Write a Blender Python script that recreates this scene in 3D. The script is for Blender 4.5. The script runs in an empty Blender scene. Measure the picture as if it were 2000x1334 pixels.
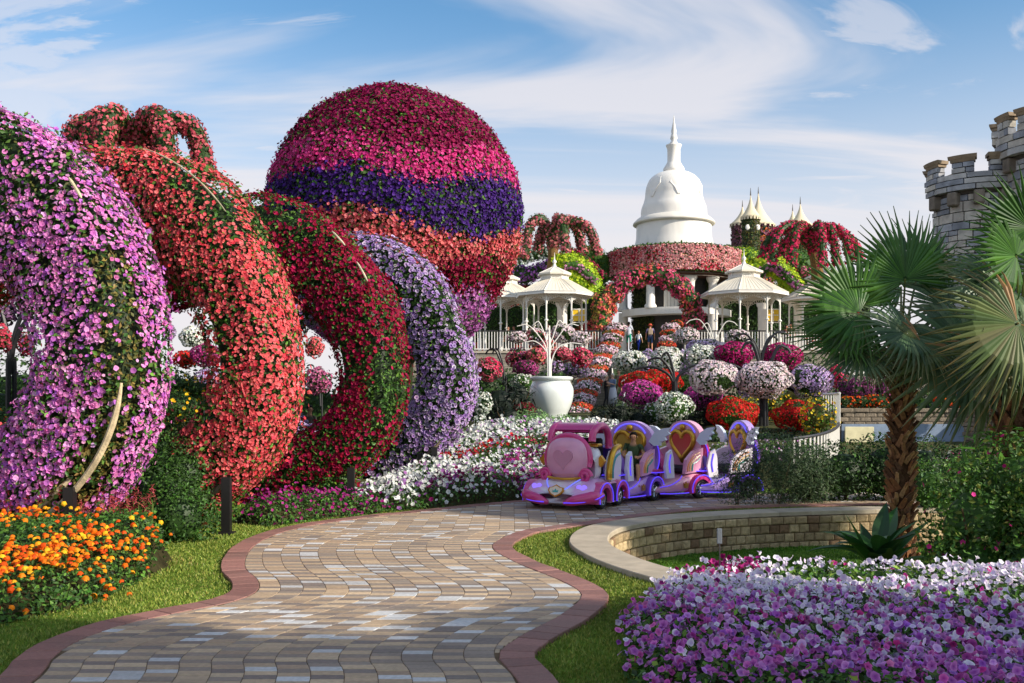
import bpy, bmesh, math
import numpy as np
from mathutils import Vector, Matrix
from math import sin, cos, pi, radians, sqrt

SC = bpy.context.scene
COL = SC.collection
# ------------------------------------------------------------------ camera, sky, sun, exposure
F, CH, HY = 1900.0, 1.65, 788.0            # focal length in photo pixels, eye height, horizon row
cam = bpy.data.cameras.new('camera')
cam.sensor_width = 36.0
cam.lens = 36.0 * F / 2000.0
cam.shift_y = (HY - 667.0) / 2000.0
cam.clip_end = 3000.0
camo = bpy.data.objects.new('camera', cam)
camo.location = (0, 0, CH)
camo.rotation_euler = (radians(90), 0, 0)
COL.objects.link(camo)
SC.camera = camo

SUN_EL = radians(27)
SUN_DIR = np.array([0.88, -0.475])           # towards the sun, on the ground plane
SUN_DIR = SUN_DIR / np.linalg.norm(SUN_DIR)
world = bpy.data.worlds.new('World')
SC.world = world
world.use_nodes = True


def build_world():
    nt = world.node_tree
    nt.nodes.clear()
    N, L = nt.nodes.new, nt.links.new
    out = N('ShaderNodeOutputWorld')
    bg = N('ShaderNodeBackground')
    bg.inputs[1].default_value = 0.115
    sky = N('ShaderNodeTexSky')
    sky.sky_type = 'NISHITA'
    sky.sun_disc = False
    sky.sun_elevation = SUN_EL
    sky.sun_rotation = math.atan2(SUN_DIR[0], SUN_DIR[1])
    sky.air_density, sky.dust_density, sky.ozone_density = 1.0, 1.2, 2.0
    tc = N('ShaderNodeTexCoord')
    sep = N('ShaderNodeSeparateXYZ')
    L(tc.outputs['Generated'], sep.inputs[0])

    def math_(op, a, b=None, clamp=False):
        m = N('ShaderNodeMath')
        m.operation = op
        m.use_clamp = clamp
        for i, v in enumerate((a, b)):
            if v is None:
                continue
            if isinstance(v, (int, float)):
                m.inputs[i].default_value = v
            else:
                L(v, m.inputs[i])
        return m.outputs[0]
    zz = math_('MAXIMUM', sep.outputs[2], 0.0)
    den = math_('ADD', zz, 0.16)
    cx = math_('DIVIDE', sep.outputs[0], den)
    cy = math_('DIVIDE', sep.outputs[1], den)

    def cloud(sx, sy, off, lo, hi, det=7, dist=0.9, rough=0.55):
        cmb = N('ShaderNodeCombineXYZ')
        L(math_('MULTIPLY', cx, sx), cmb.inputs[0])
        L(math_('MULTIPLY', cy, sy), cmb.inputs[1])
        cmb.inputs[2].default_value = off
        n = N('ShaderNodeTexNoise')
        n.inputs['Scale'].default_value = 1.0
        n.inputs['Detail'].default_value = det
        n.inputs['Roughness'].default_value = rough
        n.inputs['Distortion'].default_value = dist
        L(cmb.outputs[0], n.inputs['Vector'])
        r = N('ShaderNodeMapRange')
        r.interpolation_type = 'SMOOTHSTEP'
        r.inputs[1].default_value, r.inputs[2].default_value = lo, hi
        L(n.outputs[0], r.inputs[0])
        return r.outputs[0]
    veil = cloud(0.5, 1.5, 5.1, 0.42, 0.60, 6, 0.7)
    wisp = cloud(1.3, 2.8, 14.2, 0.55, 0.66, 7, 1.5, 0.58)
    hz = N('ShaderNodeMapRange')
    hz.interpolation_type = 'SMOOTHSTEP'
    hz.inputs[1].default_value, hz.inputs[2].default_value = 0.08, 0.39
    hz.inputs[3].default_value, hz.inputs[4].default_value = 0.93, 0.0
    L(zz, hz.inputs[0])
    v2 = math_('MULTIPLY', veil, 0.78)
    w2 = math_('MULTIPLY', wisp, 0.48)
    inv = math_('MULTIPLY', math_('SUBTRACT', 1.0, hz.outputs[0]), math_('SUBTRACT', 1.0, math_('MAXIMUM', v2, w2)))
    fac = math_('SUBTRACT', 1.0, inv, True)
    blue = N('ShaderNodeMixRGB')
    blue.blend_type = 'MULTIPLY'
    blue.inputs[0].default_value = 1.0
    blue.inputs[2].default_value = (0.70, 1.0, 1.10, 1)
    L(sky.outputs[0], blue.inputs[1])
    mix = N('ShaderNodeMixRGB')
    mix.inputs[2].default_value = (4.95, 4.75, 4.9, 1)
    L(fac, mix.inputs[0])
    L(blue.outputs[0], mix.inputs[1])
    L(mix.outputs[0], bg.inputs[0])
    L(bg.outputs[0], out.inputs[0])


build_world()
sun = bpy.data.lights.new('sun', 'SUN')
sun.energy = 4.1
sun.angle = radians(1.2)
sun.color = (1.0, 0.90, 0.77)
suno = bpy.data.objects.new('sun', sun)
sv = Vector((SUN_DIR[0] * cos(SUN_EL), SUN_DIR[1] * cos(SUN_EL), sin(SUN_EL)))
suno.rotation_euler = sv.to_track_quat('Z', 'Y').to_euler()
suno.location = (20, -10, 20)
COL.objects.link(suno)
vs = SC.view_settings
vs.view_transform = 'Standard'
vs.look = 'None'
vs.exposure = 0.62
vs.gamma = 1.0
vs.use_curve_mapping = False

# ------------------------------------------------------------------ helpers
rng = np.random.default_rng(11)
WM = {}


def lin(*c):
    """sRGB 0-255 -> linear"""
    if len(c) == 1:
        c = c[0]
    c = np.array(c, float) / 255.0
    return np.where(c <= 0.04045, c / 12.92, ((c + 0.055) / 1.055) ** 2.4)


def P(px, py, d):
    """the point at depth d seen at photo position px, py"""
    return np.array([(px - 1000.0) / F * d, d, CH - (py - HY) / F * d])


def nz(p, f, seed=0):
    r = np.random.default_rng(seed)
    o = 0
    for k in range(5):
        o = o + np.sin(p @ (r.normal(size=3) * f) + r.uniform(0, 6.28))
    return o / 3.2


def tag(o, label=None, cat=None, group=None, kind=None):
    if label: o['label'] = label
    if cat: o['category'] = cat
    if group: o['group'] = group
    if kind: o['kind'] = kind
    return o


def attach(o, parent):
    WM[o.name] = o.matrix_basis.copy()
    if parent is not None:
        o.parent = parent
        o.matrix_parent_inverse = WM[parent.name].inverted()


def thing(name, label, cat, loc=(0, 0, 0), group=None, rotz=0.0):
    o = bpy.data.objects.new(name, None)
    COL.objects.link(o)
    o.empty_display_size = 0.2
    o.matrix_basis = Matrix.Translation(Vector([float(v) for v in loc])) @ Matrix.Rotation(rotz, 4, 'Z')
    WM[o.name] = o.matrix_basis.copy()
    return tag(o, label, cat, group)


def place(name, me, parent, mw, kind=None):
    """a further object on shared mesh data, world matrix mw"""
    o = bpy.data.objects.new(name, me)
    COL.objects.link(o)
    o.matrix_basis = mw
    attach(o, parent)
    if kind: o['kind'] = kind
    return o


class MB:
    def __init__(s):
        s.V, s.C, s.L, s.S, s.M, s.n = [], [], [], [], [], 0

    def add(s, v, faces, c=(0.8, 0.8, 0.8), m=0):
        v = np.asarray(v, float).reshape(-1, 3)
        c = np.asarray(c, float)
        s.V.append(v)
        s.C.append(np.broadcast_to(c, (len(v), 3)))
        if not isinstance(faces, list):
            faces = [faces]
        for f in faces:
            f = np.asarray(f, np.int64)
            if f.size == 0: continue
            s.L.append((f + s.n).ravel())
            s.S.append(np.full(len(f), f.shape[1], np.int64))
            s.M.append(np.full(len(f), m, np.int64))
        s.n += len(v)
        return s

    def mesh(s, name, mats, smooth=False):
        me = bpy.data.meshes.new(name)
        V = np.concatenate(s.V); C = np.concatenate(s.C)
        Lp = np.concatenate(s.L); S = np.concatenate(s.S); Mi = np.concatenate(s.M)
        me.vertices.add(len(V)); me.loops.add(len(Lp)); me.polygons.add(len(S))
        me.vertices.foreach_set('co', V.astype(np.float32).ravel())
        me.loops.foreach_set('vertex_index', Lp.astype(np.int32))
        st = np.concatenate([[0], np.cumsum(S)[:-1]])
        me.polygons.foreach_set('loop_start', st.astype(np.int32))
        me.polygons.foreach_set('loop_total', S.astype(np.int32))
        me.polygons.foreach_set('material_index', Mi.astype(np.int32))
        me.polygons.foreach_set('use_smooth', np.full(len(S), smooth))
        a = me.attributes.new('Col', 'FLOAT_COLOR', 'POINT')
        a.data.foreach_set('color', np.concatenate([C, np.ones((len(C), 1))], 1).astype(np.float32).ravel())
        for m in (mats if isinstance(mats, (list, tuple)) else [mats]):
            me.materials.append(m)
        me.update(calc_edges=True)
        return me

    def build(s, name, mats, parent=None, smooth=False, kind=None, mw=None):
        me = s.mesh(name, mats, smooth)
        return place(name, me, parent, mw if mw is not None else Matrix.Identity(4), kind)


# ---- shapes (vertices, faces)
def xf(v, loc=(0, 0, 0), rz=0.0, sc=(1, 1, 1)):
    v = np.asarray(v, float) * np.asarray(sc, float)
    c, s_ = cos(rz), sin(rz)
    v = np.stack([v[:, 0] * c - v[:, 1] * s_, v[:, 0] * s_ + v[:, 1] * c, v[:, 2]], 1)
    return v + np.asarray(loc, float)


def box(x0, x1, y0, y1, z0, z1):
    v = np.array([[x, y, z] for z in (z0, z1) for y in (y0, y1) for x in (x0, x1)], float)
    f = np.array([[0, 2, 3, 1], [4, 5, 7, 6], [0, 1, 5, 4], [2, 6, 7, 3], [0, 4, 6, 2], [1, 3, 7, 5]])
    return v, f


def cbox(x0, x1, y0, y1, z0, z1, b=0.01):
    """box with a chamfer round the top and front edges (all edges): 24 vertices"""
    bm = bmesh.new()
    r = bmesh.ops.create_cube(bm, size=1.0)
    for v in bm.verts:
        v.co = Vector(((x0 + x1) / 2 + v.co.x * (x1 - x0), (y0 + y1) / 2 + v.co.y * (y1 - y0), (z0 + z1) / 2 + v.co.z * (z1 - z0)))
    bmesh.ops.bevel(bm, geom=bm.edges[:], offset=b, segments=1, affect='EDGES')
    bm.verts.index_update()
    v = np.array([v.co[:] for v in bm.verts])
    tri = [[x.index for x in f.verts] for f in bm.faces if len(f.verts) == 3]
    q = [[x.index for x in f.verts] for f in bm.faces if len(f.verts) == 4]
    bm.free()
    return v, [np.array(q), np.array(tri)]


def grid_faces(nu, nv, cu=False, cv=False):
    """faces of an nu x nv vertex grid (index = i*nv + j), optionally closed"""
    I = np.arange(nu if cu else nu - 1)[:, None]
    J = np.arange(nv if cv else nv - 1)[None, :]
    a = (I * nv + J); b = (((I + 1) % nu) * nv + J)
    c = (((I + 1) % nu) * nv + (J + 1) % nv); d = (I * nv + (J + 1) % nv)
    return np.stack([a, b, c, d], -1).reshape(-1, 4)


def lathe(prof, n=24, a0=0.0, a1=2 * pi):
    """prof: list of (r, z) from top to bottom"""
    prof = np.asarray(prof, float)
    closed = abs(a1 - a0 - 2 * pi) < 1e-6
    t = np.linspace(a0, a1, n, endpoint=not closed)
    v = np.stack([prof[:, 0][:, None] * np.cos(t), prof[:, 0][:, None] * np.sin(t), np.repeat(prof[:, 1][:, None], n, 1)], -1)
    return v.reshape(-1, 3), grid_faces(len(prof), n, False, closed)


def tube(pts, rad, n=8, caps=True):
    p = np.asarray(pts, float)
    m = len(p)
    rad = np.broadcast_to(np.asarray(rad, float), (m,))
    t = np.gradient(p, axis=0)
    t /= np.linalg.norm(t, axis=1)[:, None] + 1e-12
    ref = np.array([0, 0, 1.0]) if abs(t[0, 2]) < 0.9 else np.array([0, 1.0, 0])
    us = []
    u = np.cross(t[0], ref); u /= np.linalg.norm(u)
    for i in range(m):
        u = u - t[i] * (u @ t[i]); u /= np.linalg.norm(u) + 1e-12
        us.append(u.copy())
    us = np.array(us); w = np.cross(t, us)
    a = np.linspace(0, 2 * pi, n, endpoint=False)
    v = p[:, None, :] + rad[:, None, None] * (us[:, None, :] * np.cos(a)[None, :, None] + w[:, None, :] * np.sin(a)[None, :, None])
    f = [grid_faces(m, n, False, True)]
    if caps:
        f.append(np.array([list(range(n))[::-1], list(range((m - 1) * n, m * n))]))
    return v.reshape(-1, 3), f


def ellip(c, r, nu=10, nv=14):
    th = np.linspace(0.0, pi, nu)
    th[0] += 1e-3; th[-1] -= 1e-3
    v, f = lathe(np.stack([np.sin(th), np.cos(th)], 1), nv)
    return v * np.asarray(r, float) + np.asarray(c, float), f


def prism(poly, t, axis='y', c=(0, 0, 0)):
    """polygon (a, b) extruded by thickness t: axis y -> polygon in x,z ; x -> in y,z ; z -> in x,y"""
    p = np.asarray(poly, float); n = len(p)
    z = np.zeros(n)
    def mk(o):
        if axis == 'y': return np.stack([p[:, 0], z + o, p[:, 1]], 1)
        if axis == 'x': return np.stack([z + o, p[:, 0], p[:, 1]], 1)
        return np.stack([p[:, 0], p[:, 1], z + o], 1)
    v = np.concatenate([mk(-t / 2), mk(t / 2)]) + np.asarray(c, float)
    i = np.arange(n)
    side = np.stack([i, (i + 1) % n, (i + 1) % n + n, i + n], 1)
    return v, [side, np.array([list(range(n))[::-1], list(range(n, 2 * n))])]


def arc(cx, cz, rx, rz, a0, a1, n=16):
    t = np.linspace(a0, a1, n)
    return np.stack([cx + rx * np.cos(t), cz + rz * np.sin(t)], 1)


def spline(pts, n=60):
    """Catmull-Rom through the points"""
    p = np.asarray(pts, float)
    q = np.concatenate([[2 * p[0] - p[1]], p, [2 * p[-1] - p[-2]]])
    m = len(p) - 1
    t = np.linspace(0, m - 1e-9, n)
    k = t.astype(int); u = (t - k)[:, None]
    a, b, c, d = q[k], q[k + 1], q[k + 2], q[k + 3]
    return 0.5 * ((2 * b) + (-a + c) * u + (2 * a - 5 * b + 4 * c - d) * u ** 2 + (-a + 3 * b - 3 * c + d) * u ** 3)


def inpoly(x, y, poly):
    x = np.asarray(x); y = np.asarray(y)
    r = np.zeros(x.shape, bool)
    p = np.asarray(poly, float)
    for (x1, y1), (x2, y2) in zip(p, np.roll(p, -1, 0)):
        c = ((y1 > y) != (y2 > y))
        with np.errstate(divide='ignore', invalid='ignore'):
            xi = (x2 - x1) * (y - y1) / (y2 - y1 + 1e-12) + x1
        r ^= c & (x < xi)
    return r


# ---- petals and leaves
def _pet(lobes=5, depth=0.93, cup=0.16, mid=0.36):
    v = [[0, 0, -cup * 1.3]]
    w = [1.0]
    for i in range(lobes):
        a = 2 * pi * i / lobes
        v.append([mid * cos(a), mid * sin(a), -cup * 0.35]); w.append(0.75)
    for i in range(2 * lobes):
        a = pi * i / lobes
        r = 1.0 if i % 2 == 0 else depth
        v.append([r * cos(a), r * sin(a), cup * (1.0 if i % 2 == 0 else 0.55)]); w.append(0.0)
    f = []
    for i in range(lobes):
        j = (i + 1) % lobes
        f.append([0, 1 + i, 1 + j])
        o = 1 + lobes
        f.append([1 + i, o + 2 * i, o + 2 * i + 1])
        f.append([1 + i, o + 2 * i + 1, 1 + j])
        f.append([1 + j, o + 2 * i + 1, o + (2 * i + 2) % (2 * lobes)])
    return np.array(v, float), np.array(f), np.array(w)


PET0 = _pet()


def _ruffle(seed, cup, mid=0.36, tube_z=0.0):
    v, f, w = _pet(5, 0.90, cup, mid)
    q = np.random.default_rng(seed)
    v = v.copy()
    v[6:, :2] *= q.uniform(0.84, 1.12, (10, 1))
    v[6:, 2] += q.normal(size=10) * 0.16
    v[0, 2] -= tube_z
    return v, f, w


PETR = [PET0, _ruffle(1, 0.16), _ruffle(2, 0.34, 0.32, 0.25), _ruffle(3, 0.05), _ruffle(4, 0.55, 0.25, 0.7)]
POM = (lambda t: (t[0] * [1, 1, 0] + np.concatenate([[[0, 0, 0.75]], np.tile([[0, 0, 0.58]], (5, 1)), np.tile([[0, 0, -0.1], [0, 0, 0.12]], (5, 1))]), t[1], t[2]))(_pet(5, 0.8, 0, 0.55))
_a = np.linspace(0, 2 * pi, 5, endpoint=False)
PET1 = (np.concatenate([[[0, 0, -0.15]], np.stack([np.cos(_a), np.sin(_a), 0.1 + 0 * _a], 1)]),
        np.array([[0, 1 + i, 1 + (i + 1) % 5] for i in range(5)]), np.array([1, 0, 0, 0, 0, 0.0]))
PET2 = (np.array([[1, 0, 0.1], [0, 1, -0.06], [-1, 0, 0.1], [0, -1, -0.06]], float), np.array([[0, 1, 2, 3]]), np.array([0, 0, 0, 0.0]))
LEAF = (np.array([[0, 0, 0], [0.5, 0.30, 0.07], [1.05, 0, -0.06], [0.5, -0.30, 0.07]], float), np.array([[0, 1, 2], [0, 2, 3]]), np.array([0, 0, 0, 0.0]))
BLADE = (np.array([[0, 0.10, 0], [0.55, 0.07, 0.10], [1.1, 0, 0.0], [0.55, -0.07, 0.10], [0, -0.10, 0]], float), np.array([[0, 4, 3, 1]]), np.array([0, 0, 0, 0, 0.0]))
BLADE = (np.array([[0, 0.08, 0], [0, -0.08, 0], [0.6, -0.06, 0.05], [0.6, 0.06, 0.05], [1.1, 0, -0.1]], float), [np.array([[0, 1, 2, 3]]), np.array([[3, 2, 4]])], np.array([0, 0, 0, 0, 0.0]))


def unit(v):
    return v / (np.linalg.norm(v, axis=-1, keepdims=True) + 1e-12)


def scatter(mb, p, n, size, col, T, jit=0.3, ccol=None, m=0, r=None):
    r = r or rng
    N = len(p)
    if N == 0: return
    if isinstance(T, list):
        g = r.integers(0, len(T), N)
        size = np.broadcast_to(size, (N,)); col = np.broadcast_to(col, (N, 3))
        for i, t_ in enumerate(T):
            k = g == i
            scatter(mb, p[k], n[k], size[k], col[k], t_, jit, None if ccol is None else np.broadcast_to(ccol, (N, 3))[k], m, r)
        return
    n = unit(n + r.normal(size=(N, 3)) * jit)
    ref = r.normal(size=(N, 3))
    t = unit(np.cross(n, ref)); b = np.cross(n, t)
    tv, tf, tw = T
    k = len(tv)
    size = np.broadcast_to(size, (N,))
    v = p[:, None, :] + size[:, None, None] * (tv[None, :, 0, None] * t[:, None] + tv[None, :, 1, None] * b[:, None] + tv[None, :, 2, None] * n[:, None])
    col = np.broadcast_to(col, (N, 3))
    c = np.repeat(col[:, None, :], k, 1)
    if ccol is not None:
        cc = np.broadcast_to(ccol, (N, 3))[:, None, :]
        w = tw[None, :, None]
        c = c * (1 - w) + cc * w
    tfs = tf if isinstance(tf, list) else [tf]
    F_ = [(f[None] + (np.arange(N) * k)[:, None, None]).reshape(-1, f.shape[1]) for f in tfs]
    mb.add(v.reshape(-1, 3), F_, c.reshape(-1, 3), m)


def pick(cols, N, var=0.12, r=None):
    """random colours out of a list of sRGB triples, a little varied"""
    r = r or rng
    c = np.array([lin(x) for x in cols])
    o = c[r.integers(0, len(c), N)]
    return np.clip(o * np.exp(r.normal(size=(N, 1)) * var) * np.exp(r.normal(size=(N, 3)) * var * 0.35), 0, 0.95)


# ------------------------------------------------------------------ materials
def principled(name):
    m = bpy.data.materials.new(name)
    m.use_nodes = True
    return m, m.node_tree, m.node_tree.nodes['Principled BSDF']


def mat_attr(name, rough=0.6, spec=0.4, metal=0.0, coat=0.0, grain=0.0, gscale=8.0, bump=0.0, bscale=60.0, emit=0.0, wear=None):
    m, nt, b = principled(name)
    N, L = nt.nodes.new, nt.links.new
    a = N('ShaderNodeAttribute'); a.attribute_name = 'Col'
    src = a.outputs['Color']
    tc = N('ShaderNodeTexCoord')
    if grain:
        n = N('ShaderNodeTexNoise'); n.inputs['Scale'].default_value = gscale; n.inputs['Detail'].default_value = 6
        L(tc.outputs['Object'], n.inputs['Vector'])
        r = N('ShaderNodeMapRange'); r.inputs[1].default_value = 0.3; r.inputs[2].default_value = 0.7
        r.inputs[3].default_value = 1 - grain; r.inputs[4].default_value = 1 + grain * 0.6
        L(n.outputs[0], r.inputs[0])
        x = N('ShaderNodeMixRGB'); x.blend_type = 'MULTIPLY'; x.inputs[0].default_value = 1
        L(src, x.inputs[1]); L(r.outputs[0], x.inputs[2])
        src = x.outputs[0]
    if wear is not None:
        n = N('ShaderNodeTexNoise'); n.inputs['Scale'].default_value = wear[1]; n.inputs['Detail'].default_value = 8
        mp = N('ShaderNodeMapping'); mp.inputs['Scale'].default_value = (1, 1, 0.25)
        L(tc.outputs['Object'], mp.inputs['Vector']); L(mp.outputs[0], n.inputs['Vector'])
        r = N('ShaderNodeMapRange'); r.inputs[1].default_value = 0.5; r.inputs[2].default_value = 0.75
        r.inputs[4].default_value = wear[2]
        L(n.outputs[0], r.inputs[0])
        x = N('ShaderNodeMixRGB'); x.inputs[2].default_value = (*wear[0], 1)
        L(r.outputs[0], x.inputs[0]); L(src, x.inputs[1])
        src = x.outputs[0]
    L(src, b.inputs['Base Color'])
    if bump:
        n = N('ShaderNodeTexNoise'); n.inputs['Scale'].default_value = bscale; n.inputs['Detail'].default_value = 5
        L(tc.outputs['Object'], n.inputs['Vector'])
        bp = N('ShaderNodeBump'); bp.inputs['Strength'].default_value = bump; bp.inputs['Distance'].default_value = 0.02
        L(n.outputs[0], bp.inputs['Height']); L(bp.outputs[0], b.inputs['Normal'])
    b.inputs['Roughness'].default_value = rough
    b.inputs['Metallic'].default_value = metal
    b.inputs['Specular IOR Level'].default_value = spec
    b.inputs['Coat Weight'].default_value = coat
    b.inputs['Coat Roughness'].default_value = 0.12
    if emit:
        L(src, b.inputs['Emission Color'])
        b.inputs['Emission Strength'].default_value = emit
    return m


def mat_veg(name, trans=0.25, rough=0.55, spec=0.25):
    m, nt, b = principled(name)
    N, L = nt.nodes.new, nt.links.new
    a = N('ShaderNodeAttribute'); a.attribute_name = 'Col'
    L(a.outputs['Color'], b.inputs['Base Color'])
    b.inputs['Roughness'].default_value = rough
    b.inputs['Specular IOR Level'].default_value = spec
    t = N('ShaderNodeBsdfTranslucent')
    L(a.outputs['Color'], t.inputs['Color'])
    mx = N('ShaderNodeMixShader'); mx.inputs[0].default_value = trans
    L(b.outputs[0], mx.inputs[1]); L(t.outputs[0], mx.inputs[2])
    L(mx.outputs[0], nt.nodes['Material Output'].inputs['Surface'])
    return m


M_PETAL = mat_veg('petal', 0.30, 0.6, 0.2)
M_LEAF = mat_veg('leaf', 0.22, 0.5, 0.3)
M_PALM = mat_veg('palm_leaf', 0.24, 0.42, 0.4)
M_CORE = mat_attr('inner_foliage', 0.9, 0.1, grain=0.4, gscale=14, bump=0.6, bscale=40)
M_SOIL = mat_attr('soil', 0.95, 0.1, grain=0.45, gscale=9, bump=0.8, bscale=70)
M_STONE = mat_attr('split_stone', 0.85, 0.25, grain=0.3, gscale=22, bump=0.7, bscale=55)
M_CAST = mat_attr('castle_stone', 0.85, 0.25, grain=0.35, gscale=3.0, bump=0.8, bscale=7)
M_CONC = mat_attr('concrete', 0.8, 0.3, grain=0.16, gscale=6, bump=0.25, bscale=90)
M_PAVER = mat_attr('paver', 0.62, 0.45, grain=0.16, gscale=30, bump=0.3, bscale=160, wear=((0.16, 0.135, 0.11), 1.1, 0.42))
M_WHITE = mat_attr('white_paint', 0.5, 0.4, grain=0.05, gscale=3, wear=((0.42, 0.40, 0.36), 1.4, 0.28))
M_PLASTER = mat_attr('white_plaster', 0.55, 0.35, grain=0.05, gscale=0.7, bump=0.12, bscale=6, wear=((0.42, 0.41, 0.40), 0.9, 0.42))
M_BLACK = mat_attr('black_metal', 0.42, 0.5, grain=0.1, gscale=5)
M_WOOD = mat_attr('weathered_wood', 0.8, 0.25, grain=0.35, gscale=9, bump=0.4, bscale=50)
M_GLOSS = mat_attr('fibreglass', 0.28, 0.5, coat=0.6, grain=0.05, gscale=6)
M_GOLD = mat_attr('gold_paint', 0.3, 0.5, metal=0.75)
M_RUB = mat_attr('rubber', 0.7, 0.3)
M_CHROME = mat_attr('chrome', 0.22, 0.5, metal=1.0)
M_NEON = mat_attr('neon_strip', 0.4, 0.3, emit=0.5)
M_CERAM = mat_attr('glazed_ceramic', 0.16, 0.6, coat=0.5, grain=0.06, gscale=2.5)
M_CLOTH = mat_attr('cloth_and_skin', 0.8, 0.2)
M_FIBRE = mat_attr('palm_fibre', 0.9, 0.15, grain=0.45, gscale=25, bump=0.6, bscale=60)
M_GRASS = mat_veg('grass', 0.2, 0.5, 0.25)
M_FABRIC = mat_attr('tent_fabric', 0.7, 0.2, grain=0.08, gscale=1.5)

G_DARK = [(46, 72, 30), (56, 88, 34), (66, 100, 38), (42, 64, 32)]
G_MID = [(62, 100, 36), (80, 120, 42), (52, 88, 34), (95, 132, 50)]
G_LIME = [(150, 185, 40), (175, 200, 45), (120, 165, 40), (190, 205, 60)]
G_OLIVE = [(95, 95, 45), (120, 110, 55), (80, 88, 38), (138, 120, 62)]
G_SAGE = [(115, 150, 95), (135, 168, 110), (95, 135, 80), (150, 178, 125)]

# ------------------------------------------------------------------ ground, lawn, path
LP = np.array([(-2.55, 3.6), (-2.7, 4.6), (-2.8, 5.74), (-2.92, 6.18), (-2.96, 6.64), (-2.84, 7.14), (-2.58, 7.54), (-2.28, 7.96), (-2.2, 8.4), (-2.34, 8.95),
               (-2.63, 9.6), (-2.85, 10.5), (-2.95, 11.5), (-2.82, 12.5), (-2.3, 13.5), (-1.1, 14.8), (0.05, 15.9), (1.2, 16.6), (2.6, 17.2), (5.0, 17.6), (9.5, 17.9)])
RP = np.array([(0.35, 3.6), (0.2, 4.6), (0.02, 5.74), (-0.09, 6.25), (0.035, 6.73), (0.33, 7.36), (0.54, 7.96), (0.58, 8.38), (0.42, 8.96), (0.06, 9.86),
               (-0.22, 10.9), (-0.12, 11.7), (0.2, 12.5), (0.95, 13.3), (1.97, 14.4), (3.26, 15.3), (5.5, 15.75), (9.5, 15.95)])
LS, RS = spline(LP, 240), spline(RP, 240)


def Lx(y): return np.interp(y, LS[:, 1], LS[:, 0])
def Rx(y): return np.interp(y, RS[:, 1], RS[:, 0])


WALL = spline([(1.75, 8.3), (1.28, 9.0), (0.86, 10.1), (0.70, 11.4), (1.08, 12.8), (2.2, 13.95), (4.0, 14.75), (6.5, 15.2), (9.6, 15.4)], 200)   # outer edge of the low wall
PIT = np.concatenate([WALL, [(9.6, 7.6), (2.4, 7.6)]])
PITZ = -0.46


def offset_line(l, d):
    t = unit(np.gradient(l, axis=0))
    return l + d * np.stack([t[:, 1], -t[:, 0]], 1)


def hgt(x, y):
    """rise of the ground behind the path"""
    return np.interp(y, [0, 17.5, 22, 30, 50, 57, 200], [0, 0, 0.35, 0.95, 1.4, 1.5, 1.5])


# the far ground: one sheet to the horizon
mb = MB()
xs = np.concatenate([[-900, -300, -100], np.linspace(-40, 40, 41), [100, 300, 900]])
ys = np.concatenate([[-40, 0, 10], np.linspace(18, 70, 40), [100, 300, 1500]])
X, Y = np.meshgrid(xs, ys, indexing='ij')
Z = hgt(X, Y) - 0.62 * (Y < 18.6)
mb.add(np.stack([X, Y, Z], -1).reshape(-1, 3), grid_faces(len(xs), len(ys)), lin(82, 84, 52))
tag(mb.build('ground', M_SOIL, smooth=True), 'brown green garden soil reaching to the horizon', kind='structure')

# lawn sheet with the sunken lawn inside the low wall
mb = MB()
xs = np.arange(-13, 12.01, 0.11); ys = np.arange(1.5, 19.0, 0.11)
X, Y = np.meshgrid(xs, ys, indexing='ij')
inp = inpoly(X, Y, np.concatenate([offset_line(WALL, 0.22), [(9.6, 7.6), (2.4, 7.6)]]))
pth = (X > Lx(Y) - 0.05) & (X < Rx(Y) + 0.05)
Z = 0.012 * nz(np.stack([X, Y, 0 * X], -1).reshape(-1, 3), 1.3, 3).reshape(X.shape)
Z = np.where(inp, PITZ + Z, np.where(pth, -0.06, Z - 0.008))
g = lin(96, 124, 40) * (1 + 0.18 * nz(np.stack([X, Y, 0 * X], -1).reshape(-1, 3), 2.2, 5))[:, None]
mb.add(np.stack([X, Y, Z], -1).reshape(-1, 3), grid_faces(len(xs), len(ys)), g)
tag(mb.build('lawn', M_SOIL, smooth=True), 'short mown green lawn beside the winding path', kind='structure')

path = thing('path', 'winding path of tan, brown and pale grey brick pavers', 'path', (-1, 8, 0))
del path['category']
path['kind'] = 'structure'
mb = MB()
yy = np.arange(3.6, 17.85, 0.08)
v = np.stack([np.stack([Lx(yy) - 0.02, yy, 0 * yy + 0.0255], 1), np.stack([np.maximum(Rx(yy), Lx(yy)) + 0.02, yy, 0 * yy + 0.0255], 1)], 1)
mb.add(v.reshape(-1, 3), grid_faces(len(yy), 2)[:, ::-1], lin(112, 94, 74))
mb.build('joint_bed', M_SOIL, path)

PAV = [((184, 160, 130), 0.30), ((170, 146, 120), 0.18), ((148, 134, 119), 0.22), ((132, 120, 110), 0.12), ((196, 172, 140), 0.07), ((198, 198, 196), 0.11)]
pw = np.array([w for _, w in PAV]); pw /= pw.sum()
BL, BD, GAP = 0.2, 0.088, 0.004
prng = np.random.default_rng(5)
sy = np.linspace(3.6, 18, 400)
shift = np.interp(sy, sy[sy < 12.4], ((Lx(sy) + Rx(sy)) / 2)[sy < 12.4])
bricks = []
for ci in range(-14, 66):
    for rj in range(int(3.6 / BD), int(17.9 / BD)):
        y = (rj + (0.5 if ci % 2 else 0.0)) * BD
        x = np.interp(y, sy, shift) + (ci + 0.5) * BL
        x0, x1 = max(x - BL / 2, Lx(y)), min(x + BL / 2, Rx(y))
        if x1 - x0 < 0.035: continue
        bricks.append((x0, x1, y, rj))
bricks.sort(key=lambda b: b[2])
mbr = MB(); nb = 0
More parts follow.
